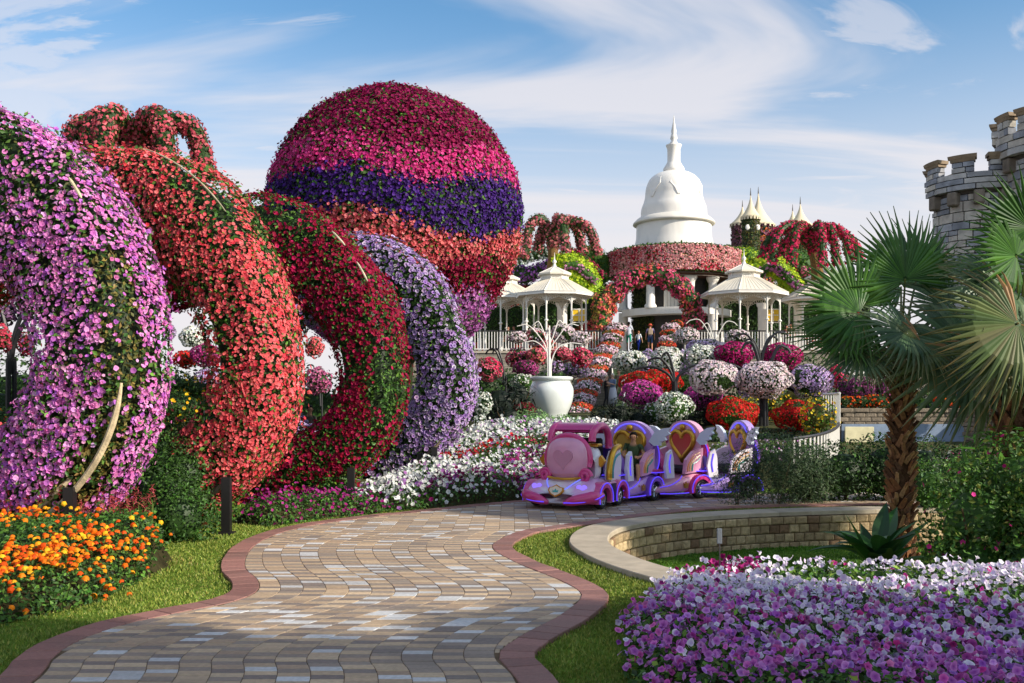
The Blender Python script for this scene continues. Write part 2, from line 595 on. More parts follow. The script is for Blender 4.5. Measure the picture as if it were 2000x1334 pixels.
def paver_tone(b):
    if prng.random() < 0.125: return 5
    if (b[3] + int(prng.random() < 0.07)) % 2 == 0: return int(prng.choice([0, 1, 4], p=[0.6, 0.2, 0.2]))
    return int(prng.choice([2, 3, 1], p=[0.6, 0.32, 0.08]))


cols = np.array([paver_tone(b) for b in bricks])
vb, fb = cbox(-0.5, 0.5, -BD / 2 + GAP / 2, BD / 2 - GAP / 2, -0.03, 0.03, 0.003)
for k, (x0, x1, y, _r) in enumerate(bricks):
    dz = prng.normal() * 0.0012
    infr = abs((x0 + x1) / 2) < y * 0.52 and y > 5.6
    if infr and nb < 300 and x1 - x0 > BL - 0.002:
        mb1 = MB(); nb += 1
    else:
        mb1 = mbr
    if True:
        w = x1 - x0 - GAP
        v = vb.copy()
        v[:, 0] = np.sign(v[:, 0]) * (w / 2 - np.where(np.abs(v[:, 0]) < 0.4999, 0.003, 0)) + (x0 + x1) / 2
        sl = (np.interp(y + 0.04, sy, shift) - np.interp(y - 0.04, sy, shift)) / 0.08
        v[:, 0] += sl * v[:, 1]
        v[:, 1] += y; v[:, 2] += dz
        mb1.add(v, fb, lin(PAV[cols[k]][0]) * (0.9 + 0.2 * prng.random()))
    if mb1 is not mbr: mb1.build('paver', M_PAVER, path)
mbr.build('pavers', M_PAVER, path, kind='stuff')

# the red border stones on both sides
for side, ln in ((-1, LS), (1, RS)):
    seg = np.concatenate([[0], np.cumsum(np.linalg.norm(np.diff(ln, axis=0), axis=1))])
    t = np.arange(0.0, seg[-1], 0.2)
    q = np.stack([np.interp(t, seg, ln[:, 0]), np.interp(t, seg, ln[:, 1])], 1)
    tt = unit(np.gradient(q, axis=0))
    o = q + side * np.stack([tt[:, 1], -tt[:, 0]], 1) * 0.235
    for k in range(len(q) - 1):
        if q[k][1] > 17.3: break
        a, b, c, d = q[k], q[k + 1], o[k + 1], o[k]
        cc = (a + b + c + d) / 4
        quad = np.array([p + (cc - p) * 0.03 for p in (a, b, c, d)])
        qi = np.array([p + (cc - p) * 0.06 for p in (a, b, c, d)])
        h = 0.034 + 0.002 * prng.normal()
        v = np.concatenate([np.c_[quad, np.full(4, -0.04)], np.c_[quad, np.full(4, h - 0.006)], np.c_[qi, np.full(4, h)]])
        f = [[i, (i + 1) % 4, (i + 1) % 4 + 4, i + 4] for i in range(4)] + [[i + 4, (i + 1) % 4 + 4, (i + 1) % 4 + 8, i + 8] for i in range(4)] + [[8, 9, 10, 11]]
        f = np.array(f)
        if side > 0: f = f[:, ::-1]
        MB().add(v, f[:, ::-1], lin(146, 104, 94) * (0.78 + 0.4 * prng.random())).build('border_stone', M_PAVER, path)

# grass blades over the lawn
gr = np.random.default_rng(21)


def grass(poly, n, name, label, z=0.0, h=0.023, cols=((110, 130, 50), (126, 142, 58), (98, 118, 44), (146, 150, 70)), mask=None):
    poly = np.asarray(poly, float)
    lo, hi = poly.min(0), poly.max(0)
    # denser towards the camera
    y = lo[1] + (hi[1] - lo[1]) * gr.random(n) ** 1.5
    x = gr.uniform(lo[0], hi[0], n)
    ok = inpoly(x, y, poly) & (np.abs(x) < 0.56 * y + 0.3)
    ok &= ~((x > Lx(y) - 0.225) & (x < Rx(y) + 0.225) & (y < 17.9))
    if mask is not None: ok &= mask(x, y)
    x, y = x[ok], y[ok]
    N = len(x)
    k = h * gr.uniform(0.6, 1.3, N) * (1 + 0.25 * nz(np.c_[x, y, 0 * x], 3, 8))
    a = gr.uniform(0, 2 * pi, N)
    w = 0.0028 + 0.0005 * y
    lean = gr.uniform(0, 1.0, N) * k; la = gr.uniform(0, 2 * pi, N)
    b0 = np.c_[x - w * np.cos(a), y - w * np.sin(a), np.full(N, z)]
    b1 = np.c_[x + w * np.cos(a), y + w * np.sin(a), np.full(N, z)]
    t = np.c_[x + lean * np.cos(la), y + lean * np.sin(la), z + k]
    v = np.stack([b0, b1, t], 1).reshape(-1, 3)
    c = pick(cols, N, 0.11, gr) * (1 + 0.22 * nz(np.c_[x, y, 0 * x], 2.2, 5))[:, None]
    dry = nz(np.c_[x, y, 0 * x], 1.4, 15) + 0.4 * gr.normal(size=N) > 1.15
    c[dry] = pick(((158, 150, 76), (150, 138, 84)), int(dry.sum()), 0.15, gr)
    m_ = MB(); m_.add(v, np.arange(3 * N).reshape(-1, 3), np.repeat(np.clip(c, 0, 1), 3, 0))
    tag(m_.build(name, M_GRASS), label, 'grass', kind='stuff')


grass([(-8, 4.2), (-1.5, 4.2), (-1.5, 9), (-2.5, 13), (-1, 14.6), (2, 16.8), (8, 17.6), (8, 18.2), (0, 17.2), (-4, 14.5), (-5.5, 12), (-8, 9)], 520000, 'grass', 'short grass verge on the arch side of the path')
RIN = offset_line(WALL, 0.0)
grass([(-0.5, 4.0), (3, 4.0), (2.5, 8), (1.6, 9.2), (0.9, 11), (1.4, 13.1), (3, 14.2), (9, 15.2), (9, 15.9), (3, 15.4), (0, 13), (-0.5, 10)], 400000, 'grass', 'short grass strip between the path and the low stone wall',
      mask=lambda x, y: ~inpoly(x, y, PIT))
grass([(1.3, 8.4), (9, 8.4), (9, 15.2), (1.3, 14.2)], 110000, 'grass', 'grass on the sunken lawn inside the curved stone wall', z=PITZ,
      mask=lambda x, y: inpoly(x, y, np.concatenate([offset_line(WALL, 0.46), [(9.6, 7.6), (2.6, 7.6)]])), cols=((78, 122, 34), (92, 134, 40), (66, 108, 30)))

# ------------------------------------------------------------------ low curved wall of split blocks with a coping
wall = thing('stone_wall', 'low curved wall of split tan stone blocks with a smooth coping round the sunken lawn', 'wall', (2, 12, PITZ))
wr = np.random.default_rng(8)


def along(line, d0, step):
    seg = np.concatenate([[0], np.cumsum(np.linalg.norm(np.diff(line, axis=0), axis=1))])
    t = np.arange(d0, seg[-1], step)
    return np.stack([np.interp(t, seg, line[:, 0]), np.interp(t, seg, line[:, 1])], 1)


inner = offset_line(WALL, 0.44)
# backing
mb = MB()
a, b = offset_line(WALL, 0.06), offset_line(WALL, 0.36)
v = np.concatenate([np.c_[a, np.full(len(a), PITZ - 0.1)], np.c_[a, np.full(len(a), -0.012)], np.c_[b, np.full(len(a), -0.012)], np.c_[b, np.full(len(a), PITZ - 0.1)]])
mb.add(v, grid_faces(4, len(a)), lin(70, 60, 48))
mb.build('wall_core', M_STONE, wall)
CH_ = [0.115, 0.13, 0.13, 0.10]


def wall_block(q0, q1, n0, n1, z0, z1, depth, bulge, col, name, parent, mat=M_STONE):
    """block with a rough pillowed face; q = face corners on the ground plan, n = inward normals"""
    g = 0.006
    tdir = (q1 - q0) / np.linalg.norm(q1 - q0)
    q0 = q0 + tdir * g; q1 = q1 - tdir * g
    z0 += g; z1 -= g
    iy = 0.16
    f0 = q0 + (q1 - q0) * iy; f1 = q1 - (q1 - q0) * iy
    zz0 = z0 + (z1 - z0) * 0.18; zz1 = z1 - (z1 - z0) * 0.18
    j = wr.normal(size=4) * bulge * 0.35
    v = np.array([[*(q0 - n0 * depth), z0], [*(q1 - n1 * depth), z0], [*(q1 - n1 * depth), z1], [*(q0 - n0 * depth), z1],
                  [*q0, z0], [*q1, z0], [*q1, z1], [*q0, z1],
                  [*(f0 + n0 * (bulge + j[0])), zz0], [*(f1 + n1 * (bulge + j[1])), zz0], [*(f1 + n1 * (bulge + j[2])), zz1], [*(f0 + n0 * (bulge + j[3])), zz1]])
    f = [[i, (i + 1) % 4, (i + 1) % 4 + 4, i + 4] for i in range(4)] + [[i + 4, (i + 1) % 4 + 4, (i + 1) % 4 + 8, i + 8] for i in range(4)] + [[8, 9, 10, 11]]
    MB().add(v, np.array(f), col).build(name, mat, parent)


zc = -0.012
for ci, ch in enumerate(CH_[:]):
    wid = 0.20 if ci == 0 else 0.165
    q = along(inner, 0.02 + (ci % 2) * 0.08, wid)
    t = unit(np.gradient(q, axis=0)); nn = np.stack([t[:, 1], -t[:, 0]], 1)
    for k in range(len(q) - 1):
        if q[k][0] > 7.2: break
        c = lin(190, 168, 130) if wr.random() < 0.5 else lin(168, 146, 112)
        if wr.random() < 0.12: c = lin(140, 112, 86)
        s_ = 0.015 if ci == 0 else 0.0
        wall_block(q[k] + nn[k] * s_, q[k + 1] + nn[k + 1] * s_, nn[k], nn[k + 1], max(zc - ch, PITZ - 0.02), zc, 0.1, 0.012, c * wr.uniform(0.8, 1.15), 'coping_block' if ci == 0 else 'stone_block', wall)
    zc -= ch
# smooth coping slabs
co, cin = offset_line(WALL, -0.03), offset_line(WALL, 0.425)
qo, qi_ = along(co, 0, 0.6), None
seg = np.concatenate([[0], np.cumsum(np.linalg.norm(np.diff(co, axis=0), axis=1))])
t = np.arange(0, seg[-1], 0.55)
ido = np.stack([np.interp(t, seg, co[:, 0]), np.interp(t, seg, co[:, 1])], 1)
idi = np.stack([np.interp(t, seg, cin[:, 0]), np.interp(t, seg, cin[:, 1])], 1)
for k in range(len(t) - 1):
    if ido[k][0] > 7.4: break
    sub = np.linspace(0.006, 0.994, 5)
    tt_ = t[k] + sub * (t[k + 1] - t[k])
    A = np.stack([np.interp(tt_, seg, co[:, 0]), np.interp(tt_, seg, co[:, 1])], 1)
    B = np.stack([np.interp(tt_, seg, cin[:, 0]), np.interp(tt_, seg, cin[:, 1])], 1)
    z0, z1 = -0.005, 0.055
    n_ = len(A)
    v = np.concatenate([np.c_[A, np.full(n_, z0)], np.c_[A, np.full(n_, z1 - 0.008)], np.c_[A + (B - A) * 0.02, np.full(n_, z1)],
                        np.c_[B - (B - A) * 0.02, np.full(n_, z1)], np.c_[B, np.full(n_, z1 - 0.008)], np.c_[B, np.full(n_, z0)]])
    ends = np.array([[i * n_ for i in range(6)], [i * n_ + n_ - 1 for i in range(6)][::-1]])
    MB().add(v, [grid_faces(6, n_)[:, ::-1], ends], lin(176, 164, 144) * wr.uniform(0.9, 1.08)).build('coping_slab', M_CONC, wall)

# ------------------------------------------------------------------ vegetation builders
CAMP = np.array([0, 0, CH])


def facing(p, n):
    return (unit(CAMP - p) * n).sum(1)


def leafmass(mb, p, n, size, cols, T=LEAF, jit=0.6, var=0.2, r=None):
    r = r or rng
    N = len(p)
    scatter(mb, p, n, size * r.uniform(0.6, 1.3, N), pick(cols, N, var, r), T, jit, r=r)


def ell_pts(N, c, rad, r=None, bump=0.06, zmin=None):
    """points and normals on a lumpy ellipsoid"""
    r = r or rng
    d = unit(r.normal(size=(N, 3)))
    rad = np.asarray(rad, float)
    p = d * rad
    n = unit(d / rad)
    s = 1 + bump * nz(d * 3.0 + np.asarray(c)[None] * 1.7, 1.5, 4)
    p = p * s[:, None] + np.asarray(c, float)
    if zmin is not None:
        k = p[:, 2] > zmin
        p, n = p[k], n[k]
    return p, n


def flower_ball(name, label, cat, group, c, rad, cols, leafc=G_DARK, size=0.05, cover=0.75, T=PET1, ccol=None, parent=None, lsize=None, flat=0.0, leafcover=0.9, mix=None):
    """a ball of blossoms: foliage core, leaves, flowers; rad = (rx, ry, rz)"""
    rad = np.asarray(rad, float)
    area = 4 * pi * (((rad[0] * rad[1]) ** 1.6 + (rad[0] * rad[2]) ** 1.6 + (rad[1] * rad[2]) ** 1.6) / 3) ** (1 / 1.6)
    th = thing(name, label, cat, (c[0], c[1], c[2] - rad[2]), group) if parent is None else parent
    mb = MB()
    v, f = ellip(c, rad * 0.78, 9, 14)
    mb.add(v, f, lin(leafc[0]))
    N = int(leafcover * area / (size * size * 1.2)) + 20
    p, n = ell_pts(N, c, rad * 0.95, bump=0.11)
    k = facing(p, n) > -0.45
    leafmass(mb, p[k], n[k], (lsize or size * 1.35), leafc)
    if flat:
        pass
    mb.build('foliage', [M_LEAF], th, kind='stuff')
    N = int(1.35 * cover * area / (size * size * 2.4)) + 20
    p, n = ell_pts(N, c, rad * 1.0, bump=0.11)
    k = (facing(p, n) > -0.4) & (nz(p, 2.2 / max(rad[0], 0.2), 9) > -0.75)
    p, n = p[k], n[k]
    cc = pick(cols, len(p), 0.14)
    if mix is not None:
        s = (nz(p, 1.6 / max(rad[0], 0.2), 17) + 0.3 * rng.normal(size=len(p))) > mix[1]
        cc[s] = pick(mix[0], int(s.sum()), 0.14)
    mb = MB()
    scatter(mb, p, n, size * rng.uniform(0.75, 1.2, len(p)), cc, T, 0.42, ccol=ccol)
    mb.build('flowers', [M_PETAL], th, kind='stuff')
    return th


def flower_tube(name, label, cat, group, pts, r0, cols, leafc=G_DARK, size=0.08, cover=0.8, parent=None, T=PET2, mix=None, bead=0.0, fname='flowers', bead_n=0, zs=1.0):
    """a long rounded roll of blossoms along a line"""
    p = np.asarray(pts, float)
    line = spline(p, max(24, 8 * len(p)))
    m = len(line)
    rad = np.interp(np.linspace(0, 1, m), np.linspace(0, 1, len(np.atleast_1d(r0))), np.atleast_1d(r0)) if np.ndim(r0) else np.full(m, r0)
    th = thing(name, label, cat, line[:, :].min(0), group) if parent is None else parent
    mb = MB()
    if bead_n:
        rad = rad * (1 + bead * np.abs(np.sin(np.linspace(0, pi * bead_n, m))) - bead * 0.5)
    v, f = tube(line, rad * 0.85, 10)
    mb.add(v, f, lin(leafc[0]))
    seg = np.concatenate([[0], np.cumsum(np.linalg.norm(np.diff(line, axis=0), axis=1))])
    A = 2 * pi * rad.mean() * seg[-1] + 4 * pi * rad.mean() ** 2
    t = unit(np.gradient(line, axis=0))

    def smp(N, s=1.0):
        u = rng.uniform(-rad[0] * 0.6, seg[-1] + rad[-1] * 0.6, N)
        c = np.stack([np.interp(u, seg, line[:, i]) for i in range(3)], 1)
        tg = unit(np.stack([np.interp(u, seg, t[:, i]) for i in range(3)], 1))
        rr = np.interp(u, seg, rad)
        over = np.where(u < 0, -u, np.where(u > seg[-1], u - seg[-1], 0))
        d = rng.normal(size=(N, 3)); d = unit(d - tg * (d * tg).sum(1)[:, None])
        sgn = np.where(u < 0, -1, 1)[:, None]
        rr2 = np.sqrt(np.clip(rr ** 2 - over ** 2, 0, None))
        q = c + tg * sgn * over[:, None] + d * (rr2 * s * (1 + 0.08 * rng.normal(size=N)))[:, None]
        return q, unit(d * rr2[:, None] + tg * sgn * over[:, None])
    q, n = smp(int(A / (size * size * 1.2)), 0.95)
    k = facing(q, n) > -0.4
    leafmass(mb, q[k], n[k], size * 1.3, leafc)
    mb.build('foliage', [M_LEAF], th, kind='stuff')
    q, n = smp(int(cover * A / (size * size * 2.2)))
    k = (facing(q, n) > -0.4) & (nz(q, 1.6 / rad.mean() * 0.6, 9) > -0.8)
    q, n = q[k], n[k]
    cc = pick(cols, len(q), 0.15)
    if mix is not None:
        s = (nz(q, 0.8 / rad.mean(), 17) + 0.35 * rng.normal(size=len(q))) > mix[1]
        cc[s] = pick(mix[0], int(s.sum()), 0.15)
    mb = MB()
    scatter(mb, q, n, size * rng.uniform(0.75, 1.2, len(q)), cc, T, 0.4)
    mb.build(fname, [M_PETAL], th, kind='stuff')
    return th


def shrub(name, label, cat, lobes, cols, leaf=0.05, dens=1.0, T=LEAF, group=None, inside=0.35, flowers=None, zmin=0.0, up=0.2, jit=0.7, stem=True, core=0.62):
    """lobes: list of (center, radii); leaf-sized faces through the outer volume of every lobe"""
    c0 = np.mean([l[0] for l in lobes], 0)
    th = thing(name, label, cat, (c0[0], c0[1], zmin), group)
    mb = MB(); fl = MB(); any_f = False
    for c, rad in lobes:
        rad = np.asarray(rad, float)
        if core:
            v, f = ellip(c, rad * core, 8, 12)
            v[:, 2] = np.maximum(v[:, 2], zmin)
            mb.add(v, f, lin(cols[0]) * 0.9)
        A = 4 * pi * (rad[0] * rad[1] * rad[2]) ** (2 / 3)
        N = int(dens * 2.6 * A / (leaf * leaf))
        p, n = ell_pts(N, (0, 0, 0), rad, bump=0.10)
        s = 1 - inside * rng.random(len(p)) ** 2
        p = p * s[:, None] + np.asarray(c)
        n = n + np.array([0, 0, up])
        k = (p[:, 2] > zmin) & (facing(p, n) > -0.55)
        leafmass(mb, p[k], n[k], leaf, cols, T, jit)
        if flowers:
            fc, fs, fcov = flowers
            N = int(fcov * A / (fs * fs * 2.4))
            p, n = ell_pts(N, c, rad * 1.02, bump=0.10)
            k = (p[:, 2] > zmin) & (facing(p, n) > -0.4)
            scatter(fl, p[k], n[k], fs * rng.uniform(0.7, 1.2, int(k.sum())), pick(fc, int(k.sum()), 0.15), PET1, 0.5)
            any_f = True
    mb.build('leaves', [M_LEAF], th, kind='stuff')
    if any_f: fl.build('flowers', [M_PETAL], th, kind='stuff')
    if stem:
        sb = MB()
        for c, rad in lobes[:3]:
            for k in range(3):
                o = rng.normal(size=2) * 0.12 * rad[0]
                v, f = tube([[c[0] + o[0] * 0.3, c[1] + o[1] * 0.3, zmin - 0.02], [c[0] + o[0], c[1] + o[1], (zmin + c[2]) / 2], [c[0] + o[0] * 3, c[1] + o[1] * 3, c[2] + rad[2] * 0.4]], [q_ * (stem if stem is not True else 1.0) for q_ in (0.03, 0.02, 0.008)], 6)
                sb.add(v, f, lin(88, 70, 48))
        sb.build('stems', M_WOOD, th, kind='stuff')
    return th


def flower_parts(parent, name, p, n, size, col, T, mat, count, ccol=None, jit=0.35, nvar=8, rest_T=None):
    """the `count` blossoms that show largest become objects on shared mesh data; the rest one mesh"""
    d = np.linalg.norm(p - CAMP, axis=1)
    px = 1000 + p[:, 0] / p[:, 1] * F
    py = HY - (p[:, 2] - CH) / p[:, 1] * F
    vis = (px > 5) & (px < 1995) & (py > 5) & (py < 1330) & (facing(p, n) > -0.1)
    order = np.argsort(np.where(vis, d / (size + 1e-9), 1e9))
    first = order[:count]
    rest = order[count:]
    cc = np.asarray(col)
    qn = np.argsort(cc[first].sum(1))
    grp = np.array_split(first[qn], nvar)
    for gi, g_ in enumerate(grp):
        c = cc[g_].mean(0)
        m_ = MB()
        tv, tf, tw = T if not isinstance(T, list) else T[gi % len(T)]
        vc = np.repeat(c[None], len(tv), 0)
        if ccol is not None:
            ce = np.broadcast_to(ccol, (len(p), 3))[g_].mean(0)
            vc = vc * (1 - tw[:, None]) + ce * tw[:, None]
        m_.add(tv, tf, vc)
        me = m_.mesh(name, mat)
        for i in g_:
            nn = Vector(unit(n[i] + rng.normal(size=3) * jit))
            q = nn.to_track_quat('Z', 'Y').to_matrix().to_4x4()
            s = float(size[i])
            place(name, me, parent, Matrix.Translation(Vector(p[i])) @ q @ Matrix.Rotation(float(rng.uniform(0, 6.28)), 4, 'Z') @ Matrix.Diagonal((s, s, s, 1)))
    mb = MB()
    scatter(mb, p[rest], n[rest], size[rest], cc[rest], rest_T or T, jit, ccol=None if ccol is None else np.broadcast_to(ccol, (len(p), 3))[rest])
    mb.build('flowers', [mat], parent, kind='stuff')


# ------------------------------------------------------------------ the four big flower rings along the path
E1 = unit(np.array([0.965, -0.262])); E2 = np.array([-E1[1], E1[0]])        # in the ring's plane to the right / away from the camera


def ring_arch(name, label, C, cols, size, leafc=G_DARK, cover=0.8, ccol=None, zc=2.05, T=PET0, parts=0, bare=None, green_low=0.0, dry=0.0, beam=None, post=None, sparse=0.0, scale=1.0, a0=0.46, axl=3.6, rest_T=None):
    C = np.asarray(C, float)
    th = thing(name, label, 'flower ring', (C[0], C[1], 0), 'flower rings along the path')
    r = np.random.default_rng(int(abs(C[0]) * 1000))
    axr, zup, zlo, b = 2.58 - a0, 3.03 - a0, 2.08 - a0, 0.52
    # axl: half width on the far side, where most of the rings are wider

    def mid(t):
        s = np.sin(t)
        return np.stack([np.where(np.cos(t) > 0, axr, axl) * np.cos(t), np.where(s > 0, zup, zlo) * s], -1)

    def nrm(t):
        s = np.sin(t)
        rz = np.where(s > 0, zup, zlo)
        return unit(np.stack([np.cos(t) / np.where(np.cos(t) > 0, axr, axl), s / rz], -1))

    def thick(t):
        return a0 + 0.30 * np.clip(np.sin(t), 0, 1) ** 2

    def surf(t, ph, s=1.0, ex=0.55):
        cu, cv = np.cos(ph), np.sin(ph)
        u = np.sign(cu) * np.abs(cu) ** ex; v = np.sign(cv) * np.abs(cv) ** ex
        a = thick(t)
        nn = nrm(t)
        # outer face keeps its line; extra thickness goes inwards
        q = mid(t) + nn * ((a0 - a) + u * a * s)[..., None]
        p = np.stack([C[0] + E1[0] * q[..., 0] + E2[0] * v * b * s, C[1] + E1[1] * q[..., 0] + E2[1] * v * b * s, zc + q[..., 1]], -1)
        gu = np.sign(cu) * np.abs(cu) ** (2 - ex); gv = np.sign(cv) * np.abs(cv) ** (2 - ex)
        n3 = np.stack([E1[0] * nn[..., 0] * gu + E2[0] * gv, E1[1] * nn[..., 0] * gu + E2[1] * gv, nn[..., 1] * gu], -1)
        return p, unit(n3)

    def smp(N, s=1.0, lump=0.12):
        t = r.uniform(-pi, pi, N); ph = r.uniform(-pi, pi, N)
        # sample perimeter evenly: redistribute the angle along the boxy section
        ph = np.interp(ph, PHT, PHS)
        p, n = surf(t, ph, s)
        p = p + n * (lump * (0.45 + 0.6 * np.clip(nz(p, 1.7, 4), -0.75, 1.5)))[:, None]
        w = np.clip((np.hypot(p[:, 0] - C[0], p[:, 1] - C[1]) + np.abs(p[:, 2] - zc)) / 3.4, 0.1, 1)
        k = (r.random(N) < w) & (p[:, 2] > 0.02)
        px = 1000 + p[:, 0] / p[:, 1] * F
        k &= (facing(p, n) > -0.35) & (px > -260)
        return p[k], n[k], t[k], ph[k]
    pp = np.linspace(-pi, pi, 721)
    cu, cv = np.cos(pp), np.sin(pp)
    X_ = np.stack([np.sign(cu) * np.abs(cu) ** 0.55 * (a0 + 0.05), np.sign(cv) * np.abs(cv) ** 0.55 * b], 1)
    L_ = np.concatenate([[0], np.cumsum(np.linalg.norm(np.diff(X_, axis=0), axis=1))])
    PHT, PHS = -pi + 2 * pi * L_ / L_[-1], pp
    # foliage body
    tt = np.linspace(-pi, pi, 72, endpoint=False); hh = np.linspace(-pi, pi, 20, endpoint=False)
    T_, H_ = np.meshgrid(tt, hh, indexing='ij')
    p, _ = surf(T_, H_, 0.9)
    p = p.reshape(-1, 3)
    p[:, 2] = np.maximum(p[:, 2], -0.05)
    mb = MB(); mb.add(p, grid_faces(72, 20, True, True), lin(34, 50, 24))
    A = 2 * pi * 2.6 * (4 * a0 + 4 * b)
    N = int(A * 620 * (0.05 / max(size, 0.03)) ** 0.6)
    p, n, t, ph = smp(N, 0.97)
    lowg = (t < -0.1) & (t > -2.6)
    # dry brown strip on the outer side below the bulge
    front_edge = (np.cos(ph) > 0.3) & (np.sin(ph) < 0.2)
    lc = pick(leafc, len(p), 0.2, r)
    if dry:
        dm = front_edge & (np.abs(np.sin(ph) + 0.55) < 0.42) & (t < 0.5) & (t > -1.4) & (r.random(len(p)) < dry)
        lc[dm] = pick(G_OLIVE, int(dm.sum()), 0.2, r)
    scatter(mb, p, n, 0.055 * r.uniform(0.6, 1.4, len(p)), lc, LEAF, 0.6, r=r)
    # tufts sticking out
    p, n, t, ph = smp(int(N * 0.12), 1.05)
    scatter(mb, p, n + [0, 0, 0.4], 0.06 * r.uniform(0.6, 1.4, len(p)), pick(G_MID, len(p), 0.2, r), LEAF, 0.8, r=r)
    mb.build('foliage', [M_LEAF], th, kind='stuff')
    N = int(cover * A * 0.42 / (size * size))
    p, n, t, ph = smp(N, 1.02)
    keep = nz(p, 2.4, 31) + 0.5 * nz(p, 6.0, 32) + 0.9 * r.random(len(p)) > (-0.15 + sparse)
    if green_low:
        g_ = np.clip((1.35 - p[:, 2]) / 1.2, 0, 1) * green_low
        inn = np.cos(ph) < 0.35
        keep &= r.random(len(p)) > np.where(inn, g_, g_ * 0.25)
    if dry:
        dm = (np.cos(ph) > 0.3) & (np.sin(ph) < 0.2) & (np.abs(np.sin(ph) + 0.55) < 0.34) & (t < 0.45) & (t > -1.4)
        keep &= ~(dm & (r.random(len(p)) < 0.9))
    p, n, t, ph = p[keep], n[keep], t[keep], ph[keep]
    c = np.clip(pick(cols, len(p), 0.15, r) * (1 + 0.16 * nz(p, 1.6, 41))[:, None], 0, 0.95)
    sz = size * r.uniform(0.62, 1.22, len(p))
    cc = None
    if ccol is not None:
        cc = lin(ccol)
    nf = n + np.array([0.0, 0, 0.15])
    p = p + n * np.where(r.random(len(p)) < 0.08, r.uniform(0.03, 0.10, len(p)), 0)[:, None]
    if parts:
        flower_parts(th, 'petunia_flower', p, nf, sz, c, T, M_PETAL, parts, ccol=(cc if cc is not None else np.clip(c * 0.8, 0, 1)), rest_T=rest_T)
    else:
        mb = MB()
        scatter(mb, p, nf, sz, c, T, 0.4, ccol=cc if cc is not None else c * 0.75, r=r)
        mb.build('flowers', [M_PETAL], th, kind='stuff')
    # edge rail on the outer front corner, where the planting has thinned
    for (t0, t1, col, rr, lift) in (beam or []):
        t = np.linspace(t0, t1, 22)
        q = mid(t) + nrm(t) * (a0 + lift)
        line = np.stack([C[0] + E1[0] * q[:, 0] - E2[0] * b * 0.97, C[1] + E1[1] * q[:, 0] - E2[1] * b * 0.97, zc + q[:, 1]], 1)
        line = line[line[:, 2] > -0.05]
        if len(line) < 2: continue
        v, f = tube(line, rr * np.clip(np.sin(np.linspace(0.25, pi - 0.25, len(line))) * 1.6, 0.4, 1), 7)
        MB().add(v, f, lin(col)).build('edge_rail', M_WOOD, th)
    for (dx, dy, h) in (post or []):
        x, y = C[0] + dx, C[1] + dy
        mb = MB()
        mb.add(*box(x - 0.055, x + 0.055, y - 0.05, y + 0.05, -0.02, h), lin(26, 24, 24))
        mb.add(*box(x - 0.1, x + 0.1, y - 0.1, y + 0.1, -0.02, 0.025), lin(30, 28, 28))
        mb.build('post', M_BLACK, th)
    return th


RAIL = (206, 186, 150)
ring_arch('flower_ring', 'large ring of pink and lilac petunias nearest the camera at the left edge', (-6.5, 11.5),
          [(234, 142, 208), (242, 170, 220), (218, 120, 200), (232, 134, 198), (196, 110, 206)], 0.028, leafc=G_DARK + G_OLIVE[:1], cover=1.12, T=PETR, parts=300, dry=0.75, a0=0.6,
          beam=[(-1.12, -0.08, RAIL, 0.036, 0.0), (-1.18, -0.62, RAIL, 0.04, -0.13), (0.66, 0.76, (210, 196, 160), 0.018, 0.0), (1.2, 1.36, RAIL, 0.012, 0.0)], post=[(1.75, -1.05, 0.75)])
ring_arch('flower_ring', 'ring of bright coral red petunias, second from the camera', (-5.36, 13.35),
          [(240, 98, 104), (244, 124, 124), (222, 62, 78), (242, 108, 112)], 0.027, leafc=G_DARK + G_MID[:2], cover=1.4, T=PETR, parts=300, green_low=1.0, rest_T=PET1,
          beam=[(-1.1, -0.72, (132, 116, 96), 0.04, 0.0), (-1.15, -0.8, (110, 96, 80), 0.035, -0.12), (0.75, 1.3, (180, 166, 140), 0.012, 0.01)], post=[(1.75, -1.05, 0.72)])
ring_arch('flower_ring', 'ring of dark crimson petunias with much green leaf, third from the camera', (-4.33, 16.65),
          [(158, 14, 62), (134, 10, 48), (184, 24, 84), (150, 10, 44)], 0.034, leafc=G_DARK + G_MID, cover=1.35, T=PET1, green_low=0.4, sparse=-0.15,
          beam=[(0.55, 0.68, (204, 192, 166), 0.017, 0.01), (0.80, 0.92, (204, 192, 166), 0.017, 0.01)], post=[(1.75, -1.05, 0.62)])
ring_arch('flower_ring', 'ring of pale lavender petunias with dark purple throats, farthest of the four', (-3.36, 20.0),
          [(216, 190, 234), (204, 168, 226), (228, 208, 238), (190, 150, 216)], 0.040, leafc=G_DARK, cover=1.25, ccol=(84, 34, 118), T=PET0, sparse=-0.1, axl=2.0,
          beam=[(-1.12, -0.55, (120, 108, 88), 0.04, 0.0)], post=[(1.85, -1.05, 0.8), (1.55, -0.9, 0.7)])

# ------------------------------------------------------------------ the giant flower globe
GC = P(772, 426, 33.0); GR = 245 / F * 33.0
globe = thing('flower_globe', 'giant globe of petunias in crimson, pink, violet and coral bands behind the rings', 'flower globe', (GC[0], GC[1], 0))
gr2 = np.random.default_rng(77)


def globe_pts(N, s=1.0):
    d = unit(gr2.normal(size=(N, 3)))
    low = np.clip((-d[:, 2] - 0.62) / 0.38, 0, 1)
    p = d * GR
    p[:, :2] *= (1 + 0.25 * low)[:, None] * np.where(low > 0, np.maximum(1, 1 + 0 * low), 1)[:, None]
    p[:, 2] -= low * 0.35
    s_ = s * (1 + 0.014 * nz(p, 1.6, 6) + 0.012 * nz(p, 0.7, 61))
    return p * s_[:, None] + GC, d


